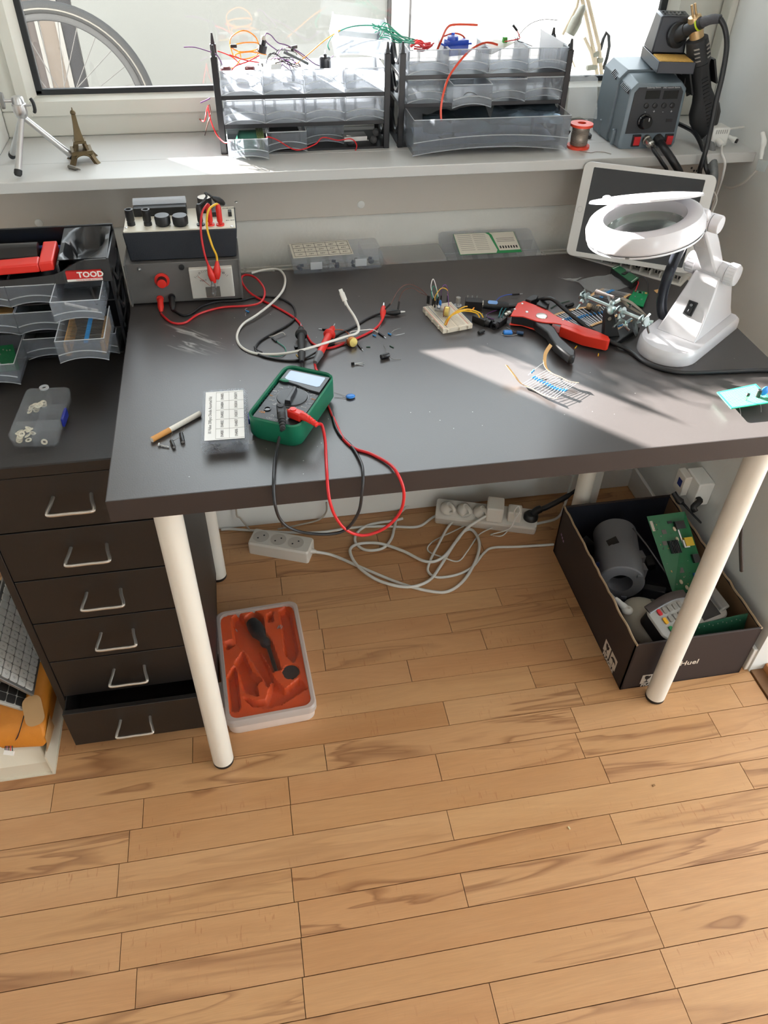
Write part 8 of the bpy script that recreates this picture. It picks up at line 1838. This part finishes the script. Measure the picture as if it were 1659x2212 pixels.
# screwdriver inside
sc_ = thing('screwdriver', 'black ratchet screwdriver inside the orange tool case', 'screwdriver', onl(800, 700, 0.026))
ha, hb2 = onl(650, 440, 0.036), onl(890, 800, 0.036); hd_ = hb2 - ha; Lh = hd_.length
MB().lathe([(0.004, 0), (0.013, Lh * 0.04), (0.0165, Lh * 0.2), (0.0165, Lh * 0.45), (0.011, Lh * 0.6), (0.0085, Lh * 0.72), (0.0115, Lh * 0.8), (0.0110, Lh * 0.88), (0.007, Lh * 0.95), (0.0055, Lh)], ha, hd_, 20).obj('handle', mat('black_grip', (20, 20, 22), 0.6), sc_, world=True)
MB().cyl(hb2, onl(1000, 1140, 0.034), 0.0042, n=10).obj('shank', mat('dark_steel', (70, 66, 62), 0.35, 0.7), sc_, world=True)
mdc = onl(1200, 1165, 0.032); tag(MB().lathe([(0.0178, 0), (0.018, 0.001), (0.018, 0.008), (0.0175, 0.009)], mdc, n=28).obj('round_disc', mat('dark_disc', (44, 38, 36), 0.5)), 'round dark disc in the orange tool case', 'disc')
for i, (u, v) in enumerate(((1020, 580), (1045, 570), (1065, 585))):
    p = onl(u, v, 0.0445); tag(MB().tube([p, p + Vector((0.004, 0.008, 0.0005))], 0.0011, 6, 1).obj('small_screw', M_silver), 'tiny steel screw in the small heap in the tool case', 'screw', 'screws in the tool case')
p = onl(465, 620, 0.0445); tag(MB().tube([p, p + Vector((-0.003, 0.007, 0))], 0.001, 6, 1).obj('small_screw', M_silver), 'single tiny screw at the left of the tool case', 'screw')
# ================================================================== cardboard box of electronics
M_cbo = mat('dark_brown_printed_card', (44, 33, 30), 0.7, var=0.06, scale=60)
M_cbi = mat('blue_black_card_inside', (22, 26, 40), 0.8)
M_kraft = mat('torn_kraft_edge', (176, 152, 122), 0.85, var=0.12, scale=200)
M_cbk = mat('kraft_inside', (120, 92, 66), 0.8)
BX0, BX1, BY0, BY1, BZ = 0.8915, 1.1675, 0.0925, 0.5155, 0.15
bx_ = thing('cardboard_box', 'open dark brown cardboard box of electronics under the desk', 'box', ((BX0 + BX1) / 2, (BY0 + BY1) / 2, 0), math.radians(-0.5))
th = 0.004
def wallp(a, b_, name, m, inner=None, jag=0.0, seed=0, h=BZ):
    r = random.Random(seed); n = 26; A, B = Vector(a), Vector(b_); d = (B - A); nn_ = Vector((d.y, -d.x, 0)).normalized() * th
    lo, hi = [], []
    for i in range(n + 1):
        p = A + d * i / n; hgt = h + (r.uniform(-jag, jag) if 0 < i < n else 0)
        lo.append(p); hi.append(Vector((p.x, p.y, hgt)))
    m_ = MB()
    for i in range(n):
        m_.hexa([lo[i], lo[i + 1], lo[i + 1] - nn_, lo[i] - nn_], [hi[i], hi[i + 1], hi[i + 1] - nn_, hi[i] - nn_])
    o = m_.obj(name, m, bx_, smooth=False, world=True)
    e = MB(); e.tube([p - nn_ * 0.5 for p in hi], 0.0026 if jag else 0.0022, 6, 1); e.obj('torn_edge', M_kraft if jag else m, o, world=True)
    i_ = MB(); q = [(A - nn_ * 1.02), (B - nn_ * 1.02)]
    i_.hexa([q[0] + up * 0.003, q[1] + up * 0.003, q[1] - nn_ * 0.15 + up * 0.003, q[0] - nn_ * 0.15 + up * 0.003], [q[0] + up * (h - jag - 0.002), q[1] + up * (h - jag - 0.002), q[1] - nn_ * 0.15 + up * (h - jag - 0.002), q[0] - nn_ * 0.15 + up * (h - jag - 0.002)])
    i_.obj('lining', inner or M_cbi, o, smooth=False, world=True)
    return o
wallp((BX0, BY1, 0), (BX0, BY0, 0), 'side_panel', M_cbo, None, 0.0022, 1)
fw = wallp((BX0, BY0, 0), (BX1, BY0, 0), 'front_panel', M_cbo, None, 0.0, 2)
wallp((BX1, BY0, 0), (BX1, BY1, 0), 'side_panel', M_cbo, M_cbk, 0.0025, 3)
wallp((BX1, BY1, 0), (BX0, BY1, 0), 'back_panel', M_cbo, None, 0.0, 4)
MB().b2((BX0, BY0, 0), (BX1, BY1, 0.003)).obj('bottom', M_cbi, bx_, world=True)
M_cpr = mat('box_print', (206, 194, 178), 0.7, var=0.0)
def fragile(Mx, s, parent, two=True):
    """fragile mark: white squares with glass and umbrella, word below"""
    def pan(x):
        return MB(Mx).b2((x * s, 0.010 * s, 0), (x * s + 0.026 * s, 0.040 * s, 0.0003)).obj('mark_panel', M_cpr, parent, world=True)
    gp2 = pan(0)
    g = MB(Mx); n = 10
    cup = [(-0.0062, 0.0), (-0.0066, -0.006), (-0.0045, -0.0105), (-0.0010, -0.0125), (-0.0010, -0.0195), (-0.0052, -0.0212), (-0.0052, -0.0225), (0.0052, -0.0225), (0.0052, -0.0212), (0.0010, -0.0195), (0.0010, -0.0125), (0.0045, -0.0105), (0.0066, -0.006), (0.0062, 0.0), (0.002, -0.003), (0.0004, 0.0)]
    g.prism([((0.013 + x) * s, (0.0365 + y) * s) for x, y in cup], 0.0003, 0.0005); g.obj('glass_icon', M_cbo, gp2, world=True, smooth=False)
    if two:
        up2 = pan(0.030); u_ = MB(Mx)
        um = [(-0.010, -0.004)] + [(-0.010 * math.cos(PI * i / 10), -0.004 + 0.009 * math.sin(PI * i / 10)) for i in range(1, 10)] + [(0.010, -0.004), (0.005, -0.002), (0.0, -0.004), (-0.005, -0.002)]
        u_.prism([((0.043 + x) * s, (0.028 + y) * s) for x, y in um], 0.0003, 0.0005); u_.b2((0.0424 * s, 0.012 * s, 0.0003), (0.0436 * s, 0.026 * s, 0.0005))
        u_.obj('umbrella_icon', M_cbo, up2, world=True, smooth=False)
    text('FRAGILE', 0.0125 * s, Mx @ Matrix.Translation((0.028 * s, 0.0035 * s, 0.0001)), M_cpr, parent, world=True, depth=0.0002, bold=0.0004 * s, wide=1.05)
# the front: word mark and fragile sign
fragile(plane_M((0.933, BY0 - 0.0006, 0.0025), (1, 0, 0), (0, 0, 1)), 1.0, bx_)
q = aty(1489, 1431, BY0); text('Huel', 0.021, plane_M((q.x, BY0 - 0.0006, q.z), (1, 0, 0), (0, 0, 1)) @ Matrix.Shear('XZ', 4, (0, 0)), M_cpr, bx_, world=True, depth=0.0002, bold=0.0002, wide=1.05)
fragile(plane_M((BX0 - 0.0006, 0.192, 0.0035), (0, -1, 0), (0, 0, 1)), 1.12, bx_)
for k in range(3):
    q = atx(1213 + 2 * k, 1155 + 7 * k, BX0); MB().b2((BX0 - 0.0004, q.y - 0.003, q.z - 0.003), (BX0 - 0.0001, q.y + 0.003, q.z + 0.003)).obj('printed_dot', mat('purple_print', (150, 120, 150), 0.7), bx_, world=True)
# ---- contents
M_dkp = mat('mid_grey_blower_plastic', (106, 106, 110), 0.5, var=0.04)
b0, b1 = Vector((0.952, 0.292, 0.108)), Vector((1.002, 0.447, 0.110))
blw = thing('blower_housing', 'grey cylindrical blower housing in the cardboard box', 'blower', (0.98, 0.34, 0.05))
bd_ = b1 - b0; Lb = bd_.length
MB().lathe([(0.0265, 0.045), (0.0265, 0.0), (0.050, 0.0), (0.0525, 0.003), (0.0525, Lb * 0.48), (0.0505, Lb * 0.49), (0.0505, Lb * 0.52), (0.0500, Lb * 0.53), (0.0500, Lb * 0.98), (0.047, Lb), (0.0003, Lb + 0.0005)], b0, bd_, 40, cap=False).obj('shell', M_dkp, blw, world=True, ang=30)
MB().lathe([(0.0264, 0.040), (0.0003, 0.0402)], b0, bd_, 28).obj('outlet_opening', M_disp, blw, world=True)
Rb = frame_of(bd_)
for a, l0 in ((1.2, 0.0), (2.4, 0.0), (5.6, 0.0)): MB().box(b0 + Rb @ Vector((0.046 * math.cos(a), 0.046 * math.sin(a), -0.001)), (0.012, 0.007, 0.006), Rb).obj('lug', M_dkp, blw, world=True)
for z_, w_ in ((0.03, 0.012), (0.07, 0.016)): MB().box(b0 + bd_.normalized() * z_ + Vector((0.055, 0, 0.0)), (0.012, 0.022, 0.03)).obj('bracket', M_dkp, blw, world=True, bev=0.001)
MB().box(b0 + bd_.normalized() * (Lb * 0.55) + Vector((-0.022, -0.002, 0.046)), (0.024, 0.018, 0.008), (0.1, -0.5, 0)).obj('slot', M_disp, blw, world=True)
# circuit board leaning at the back right
pc4 = [Vector((1.036, 0.396, 0.205)), Vector((1.122, 0.388, 0.215)), Vector((1.158, 0.262, 0.088)), Vector((1.070, 0.260, 0.085))]
big = thing('router_board', 'large green circuit board leaning in the back of the cardboard box', 'circuit board', (1.1, 0.33, 0.09))
nb_ = (pc4[1] - pc4[0]).cross(pc4[3] - pc4[0]).normalized(); nb_ = nb_ if nb_.z > 0 else -nb_
MB().stack([pc4, [p - nb_ * 0.0016 for p in pc4]]).obj('board', mat('router_green', (24, 104, 62), 0.4, var=0.12, scale=90), big, world=True)
ex = (pc4[1] - pc4[0]).normalized(); ey = (pc4[0] - pc4[3]).normalized(); Rc = Matrix((ex, ey, ex.cross(ey))).transposed()
def put(a, b_, w, l, h, m, nm='component'): return MB().box(on4(pc4, a, b_) + nb_ * (h / 2 + 0.0003), (w, l, h), Rc).obj(nm, m, big, world=True)
put(0.42, 0.42, 0.022, 0.030, 0.010, M_blk, 'heat_sink'); 
for k in range(6): put(0.32 + 0.04 * k, 0.42, 0.0012, 0.030, 0.014, M_blk, 'heat_sink_fin')
put(0.22, 0.36, 0.010, 0.010, 0.002, mat('grey_chip', (86, 84, 78), 0.4), 'chip'); put(0.52, 0.11, 0.010, 0.006, 0.003, M_blk, 'chip'); put(0.40, 0.72, 0.012, 0.012, 0.002, mat('grey_chip', (86, 84, 78), 0.4), 'chip'); put(0.30, 0.22, 0.010, 0.010, 0.002, mat('grey_chip', (86, 84, 78), 0.4), 'chip')
put(0.06, 0.13, 0.006, 0.024, 0.0006, M_cpr, 'white_label'); put(0.62, 0.56, 0.008, 0.022, 0.0006, M_cpr, 'white_label')
put(0.80, 0.38, 0.018, 0.020, 0.016, mat('yellow_socket', (214, 176, 30), 0.4), 'yellow_socket'); put(0.72, 0.40, 0.012, 0.018, 0.012, M_silver, 'metal_socket'); put(0.72, 0.16, 0.020, 0.018, 0.014, M_blk, 'black_socket'); put(0.86, 0.60, 0.014, 0.02, 0.014, M_blk, 'black_socket')
put(0.66, 0.30, 0.003, 0.030, 0.006, M_silver, 'metal_strip'); put(0.72, 0.80, 0.008, 0.008, 0.009, mat('blue_ceramic', (40, 124, 208), 0.35), 'blue_capacitor')
for a, b_ in ((0.58, 0.20), (0.56, 0.33), (0.30, 0.86), (0.40, 0.94)): MB().sph(on4(pc4, a, b_) + nb_ * 0.003, (0.004, 0.006, 0.003), 8, 6, Rc).obj('glue_blob', mat('cream_glue', (222, 206, 176), 0.6), big, world=True)
rq = random.Random(31)
for i in range(40): put(rq.uniform(0.08, 0.6), rq.uniform(0.08, 0.95), rq.uniform(0.001, 0.003), rq.uniform(0.001, 0.003), 0.0012, (M_lead, M_blk, M_tan)[i % 3], 'small_part')
# white curved housing with a headphone plug
wh = thing('white_housing', 'white curved plastic housing at the front left of the cardboard box', 'housing', (0.97, 0.19, 0.07))
MB().sph((0.992, 0.198, 0.070), (0.060, 0.074, 0.036), 28, 16, Euler((0.15, 0.1, 0.5)).to_matrix()).obj('shell', mat('cream_white_plastic', (206, 198, 182), 0.3), wh, world=True)
MB().lathe([(0.0065, 0), (0.0003, 0.0003)], (1.006, 0.236, 0.1030), (0.2, 0.1, 1), 16).obj('hole', mat('grey_hole', (110, 106, 100), 0.6), wh, world=True)
eb = thing('jack_adapter', 'small white audio adapter with silver jack lying on the white housing', 'adapter', (0.945, 0.2, 0.12))
k0, k1 = at(1355, 1318, 0.115), at(1312, 1276, 0.128)
MB().sph(k0, (0.0125, 0.0125, 0.008), 18, 10).obj('bud', M_wcab, eb, world=True)
MB().lathe([(0.003, 0), (0.0003, 0.0002)], k0 + Vector((0.001, -0.001, 0.0080)), n=12).obj('port', M_sock, eb, world=True)
kd = k1 - k0; MB().tube([k0 + kd * 0.1, k0 + kd * 0.35, k0 + kd * 0.6], [0.008, 0.006, 0.0045], 14, 2).obj('neck', M_wcab, eb, world=True)
MB().tube([k0 + kd * 0.6, k0 + kd * 0.75, k0 + kd * 0.76, k0 + kd * 0.9, k0 + kd], [0.0024, 0.0018, 0.0024, 0.002, 0.0012], 10, 1).obj('jack_pin', M_silver, eb, world=True)
# card terminal
T0, T1, T2, T3 = at(1397, 1325, 0.150), at(1440, 1385, 0.135), at(1602, 1318, 0.135), at(1520, 1268, 0.15)
ct = thing('card_terminal', 'silver card payment terminal with coloured keys in the cardboard box', 'card terminal', (1.06, 0.16, 0.12))
tx_ = ((T2 - T1)).normalized(); ty_ = (T0 - T1); ty_ = (ty_ - tx_ * ty_.dot(tx_)).normalized(); tz_ = tx_.cross(ty_)
CTL, CTW = 0.172, 0.078
MTt = Matrix((tx_, ty_, tz_)).transposed().to_4x4(); MTt.translation = T1 + tx_ * CTL / 2 + ty_ * CTW / 2
M_tsil = mat('silver_terminal', (176, 172, 166), 0.35, 0.3)
MB(MTt).prism(rrect(CTL, CTW, 0.016, 6), -0.040, -0.004, None, rrect(CTL, CTW, 0.018, 6)).obj('lower_body', mat('dark_terminal', (46, 42, 42), 0.4), ct, world=True)
MB(MTt).prism(rrect(CTL + 0.002, CTW + 0.002, 0.018, 6), -0.004, 0.0, None, rrect(CTL - 0.004, CTW - 0.004, 0.016, 6)).obj('top_plate', M_tsil, ct, world=True, bev=0.001)
for j in range(3):
    for i in range(5):
        x, y = -CTL / 2 + 0.026 + i * 0.0135, 0.021 - j * 0.021
        m_ = M_tsil
        if i == 0: m_ = (mat('red_key', (190, 36, 44), 0.4), mat('amber_key', (220, 160, 30), 0.4), mat('green_key', (30, 130, 70), 0.4))[j]
        else: m_ = mat('grey_key', (140, 134, 126), 0.4)
        MB(MTt).prism([(x + a, y + b_) for a, b_ in rrect(0.0085, 0.0150, 0.003, 3)], 0.0, 0.0028).obj('key', m_, ct, world=True, bev=0.0005)
MB(MTt).b2((0.020, -0.030, 0.0), (0.066, 0.028, 0.0006)).obj('screen', mat('terminal_screen', (52, 50, 50), 0.2), ct, world=True)
MB(MTt).b2((0.067, -0.026, -0.003), (0.090, 0.028, 0.012)).obj('clear_cover', clear('terminal_cover', (206, 200, 194), 0.6, 0.1), ct, world=True, bev=0.004)
MB(MTt).b2((0.070, -0.020, 0.001), (0.082, 0.024, 0.006)).obj('printer_slot', M_blk, ct, world=True)
MB(MTt).tube([(-CTL / 2 + 0.004, CTW / 2 - 0.004, 0.001), (-0.02, CTW / 2 + 0.004, 0.004), (0.02, CTW / 2 - 0.001, 0.004)], 0, 8, 4, flat=(0.010, 0.002)).obj('smoked_shield', mat('smoked_shield', (64, 56, 54), 0.15), ct, world=True)
# antenna rod, dark cables, second board, odds and ends
tag(MB().tube([at(1367, 1140, 0.19), at(1395, 1175, 0.165), at(1450, 1255, 0.10)], 0.0022, 8, 2).obj('antenna_rod', mat('dark_rod', (40, 36, 36), 0.4)), 'thin dark antenna rod leaning between blower and green board', 'antenna')
an_ = thing('aerial_plug', 'black cable plug poking over the back rim of the box', 'plug', at(1466, 1080, 0.2))
MB().tube([at(1455, 1064, 0.235), at(1466, 1080, 0.225), at(1476, 1088, 0.22), at(1500, 1115, 0.19), at(1515, 1130, 0.15)], [0.006, 0.008, 0.003, 0.0025, 0.0025], 10, 3).obj('plug_and_cable', M_blk, an_, world=True)
tag(MB().tube([at(1508, 1075, 0.235), at(1512, 1082, 0.235), at(1498, 1095, 0.225), at(1502, 1105, 0.215)], 0, 8, 3, flat=(0.007, 0.003)).obj('black_clip', M_blk), 'black plastic clip by the right wall above the box', 'clip')
bt2 = [Vector((1.02, 0.105, 0.125)), Vector((1.15, 0.110, 0.128)), Vector((1.15, 0.113, 0.158)), Vector((1.02, 0.108, 0.158))]
b2_ = thing('second_board', 'dark green board standing just inside the front of the cardboard box', 'circuit board', (1.085, 0.108, 0.12))
MB().hexa([(1.0, 0.103, 0.02), (1.155, 0.106, 0.02), (1.155, 0.108, 0.02), (1.0, 0.105, 0.02)], [(1.0, 0.118, 0.152), (1.152, 0.128, 0.158), (1.152, 0.130, 0.158), (1.0, 0.120, 0.152)]).obj('board', mat('dim_green_pcb', (22, 60, 42), 0.4, var=0.3, scale=120), b2_, world=True)
for i in range(12): MB().sph((1.02 + i * 0.0105, 0.1165 + i * 0.0006, 0.148 + 0.003 * math.sin(i * 2.1)), 0.0012, 6, 4).obj('solder_joint', M_lead, b2_, world=True)
tag(MB().sph((0.918, 0.34, 0.10), (0.018, 0.022, 0.03), 16, 10).obj('blue_bulb', mat('deep_blue_plastic', (14, 26, 70), 0.25)), 'dark blue rounded part at the left wall of the box', 'part')
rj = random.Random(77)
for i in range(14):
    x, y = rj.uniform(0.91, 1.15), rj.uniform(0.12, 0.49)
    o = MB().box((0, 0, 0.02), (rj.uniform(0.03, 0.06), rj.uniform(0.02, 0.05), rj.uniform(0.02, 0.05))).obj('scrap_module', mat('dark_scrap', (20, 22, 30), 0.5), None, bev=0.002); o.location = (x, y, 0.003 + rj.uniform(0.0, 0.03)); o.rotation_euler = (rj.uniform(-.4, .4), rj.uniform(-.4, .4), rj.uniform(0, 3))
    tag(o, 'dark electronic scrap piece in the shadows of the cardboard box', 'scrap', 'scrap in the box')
# wall box on the right wall, black cable along it
wb_ = thing('wall_socket_box', 'white surface mounted socket box with blue mark on the right wall', 'socket', (1.17, 0.43, 0.21))
MB().b2((1.152, 0.408, 0.208), (1.19, 0.470, 0.272)).obj('box', M_white, wb_, world=True, bev=0.003)
MB().b2((1.135, 0.440, 0.214), (1.152, 0.478, 0.268)).obj('plug_plate', M_strip_w, wb_, world=True, bev=0.002)
MB().b2((1.1345, 0.449, 0.233), (1.135, 0.465, 0.252)).obj('blue_mark', mat('blue_mark', (34, 48, 120), 0.5), wb_, world=True)
# ================================================================== lower left corner: carton, envelope, keyboards
M_crm = mat('cream_carton', (214, 204, 184), 0.7, var=0.03, scale=20)
crt = thing('white_carton', 'cream white carton on the floor left of the drawer unit', 'carton', (-0.46, 0.28, 0))
MB().stack([[(-0.66, 0.0925, 0.0), (-0.262, 0.0925, 0.0), (-0.262, 0.47, 0.0), (-0.66, 0.47, 0.0)], [(-0.66, 0.094, 0.036), (-0.262, 0.094, 0.036), (-0.262, 0.47, 0.036), (-0.66, 0.47, 0.036)], [(-0.66, 0.120, 0.066), (-0.276, 0.120, 0.066), (-0.276, 0.46, 0.066), (-0.66, 0.46, 0.066)], [(-0.66, 0.125, 0.07), (-0.28, 0.125, 0.07), (-0.28, 0.46, 0.07), (-0.66, 0.46, 0.07)]]).obj('body', M_crm, crt, world=True, bev=0.002)
MB().b2((-0.662, 0.088, 0.0), (-0.256, 0.475, 0.003)).obj('bottom_flange', M_crm, crt, world=True)
MB().b2((-0.2605, 0.088, 0.003), (-0.2575, 0.475, 0.060)).obj('side_flap', M_crm, crt, world=True)
M_env = mat('orange_padded_paper', (200, 124, 34), 0.6, var=0.1, scale=40, bump=0.4, bscale=90)
en = thing('padded_envelope', 'orange padded envelope with brown tape on the cream carton', 'envelope', (-0.29, 0.17, 0.07))
MB().stack([[(-0.336, 0.112, 0.071), (-0.262, 0.104, 0.071), (-0.250, 0.25, 0.071), (-0.336, 0.255, 0.071)], [(-0.340, 0.108, 0.088), (-0.252, 0.100, 0.086), (-0.242, 0.25, 0.09), (-0.340, 0.255, 0.09)], [(-0.338, 0.116, 0.112), (-0.250, 0.112, 0.118), (-0.240, 0.25, 0.135), (-0.338, 0.255, 0.13)], [(-0.330, 0.128, 0.120), (-0.258, 0.126, 0.128), (-0.250, 0.25, 0.142), (-0.33, 0.255, 0.138)]]).obj('pouch', M_env, en, world=True, bev=0.004)
M_btape = mat('brown_parcel_tape', (176, 138, 94), 0.3)
rows = [[at(50, 1548, 0.104) + Vector((0, -0.010, 0.010)), at(60, 1560, 0.10) + Vector((0, -0.008, 0.006))], [at(70, 1500, 0.135), at(100, 1528, 0.126)], [at(82, 1478, 0.148), at(103, 1500, 0.140)]]
MB().prism(rrect(0.034, 0.060, 0.014, 5), 0, 0.0006, Matrix.Translation((-0.268, 0.142, 0.1345)) @ Euler((0.25, -0.05, 0.25)).to_matrix().to_4x4()).obj('tape_patch', M_btape, en, world=True)
MB().sheet([[(-0.2505, 0.104, 0.10), (-0.2435, 0.14, 0.115)], [(-0.2515, 0.102, 0.085), (-0.2445, 0.14, 0.08)], [(-0.2580, 0.100, 0.06), (-0.256, 0.115, 0.058)]], 0.0006).obj('tape_tail', M_btape, en, world=True)
jc = thing('connector_cable', 'short cable with white plug hanging from the padded envelope', 'cable', at(35, 1590, 0.08))
jst = at(22, 1614, 0.080) + Vector((0, -0.012, 0.0))
for i in range(5): MB().tube([at(52, 1545, 0.132), at(48, 1560, 0.128), at(42, 1580, 0.118), at(34, 1598, 0.098), jst + Vector((-0.006 + 0.003 * i, 0.012, 0.006)), jst + Vector((-0.006 + 0.003 * i, 0.002, 0.001))], 0.0009, 5, 4).obj('wire', (W_bk, W_pu, W_bk, W_rd, W_bk)[i], jc, world=True)
MB().box(jst, (0.018, 0.008, 0.005), (0.5, 0, -0.3)).obj('plug', M_wpr, jc, world=True)
# keyboards
def keyboard(label, K0, e1, e2, w, l, body_m, key_m, n1, n2, off=0.006, letters=False):
    e1 = Vector(e1).normalized(); e2 = Vector(e2); e2 = (e2 - e1 * e2.dot(e1)).normalized(); e3 = e1.cross(e2)
    if e3.x < 0: e3 = -e3
    MK = Matrix((e1, e2, e3)).transposed().to_4x4(); MK.translation = Vector(K0)
    t_ = thing('keyboard', label, 'keyboard', K0)
    MB(MK).b2((0, 0, -0.006), (w, l, 0)).obj('chassis', body_m, t_, world=True, bev=0.001)
    P1_, P2_ = (w - 2 * off) / n1, (l - 2 * off) / n2
    r = random.Random(2)
    for i in range(n1):
        for j in range(n2):
            hgt = 1.0
            MB(MK).prism([(off + P1_ * (i + 0.5) + x, off + P2_ * (j + 0.5) + y) for x, y in rrect(P1_ * 0.88, P2_ * 0.88, 0.002, 2)], 0.0, 0.0022).obj('key', key_m, t_, world=True)
            if letters and i < 5 and j < 8: text('QWERTZUIOPASDFGHJKLYXCVBNM'[(i * 7 + j * 3) % 26], 0.006, MK @ Matrix.Translation((off + P1_ * (i + 0.5), off + P2_ * (j + 0.5), 0.0023)) @ Matrix.Rotation(PI / 2, 4, 'Z'), mat('key_print', (130, 130, 130), 0.6), t_, world=True, depth=0.00005)
    return t_
M_key = mat('white_key', (212, 210, 206), 0.45, var=0.02)
keyboard('white keyed aluminium keyboard leaning beside the drawer unit', (-0.266, 0.165, 0.150), (-0.56, 0.0, 0.83), (0.0, 1, 0.0), 0.114, 0.28, mat('keyboard_aluminium', (120, 118, 116), 0.4, 0.5), M_key, 6, 15, 0.005, True)
keyboard('dark keyboard with pale edge under the white keyed one', (-0.285, 0.150, 0.128), (-0.72, 0.0, 0.69), (0.0, 1, 0.05), 0.114, 0.27, mat('pale_keyboard_edge', (170, 166, 158), 0.5), mat('black_key', (34, 32, 30), 0.5), 6, 14, 0.004)

# crumbs on the floor
for lab, u, v, dm in (('tiny pale crumb on the floor planks in the foreground', 1229, 1789, (0.003, 0.006, 0.002)), ('tiny brown chip on the floor planks nearer the doorway', 1412, 1697, (0.006, 0.004, 0.0015))):
    q = at(u, v, 0); o = MB().box((0, 0, dm[2] / 2), dm, (0, 0, 0.3)).obj('floor_crumb', mat('pale_crumb', (206, 190, 150), 0.8) if dm[0] < 0.005 else mat('brown_chip', (150, 110, 70), 0.8), None, bev=0.0006); o.location = q; tag(o, lab, 'crumb')
bpy.data.scenes.remove(TSC)
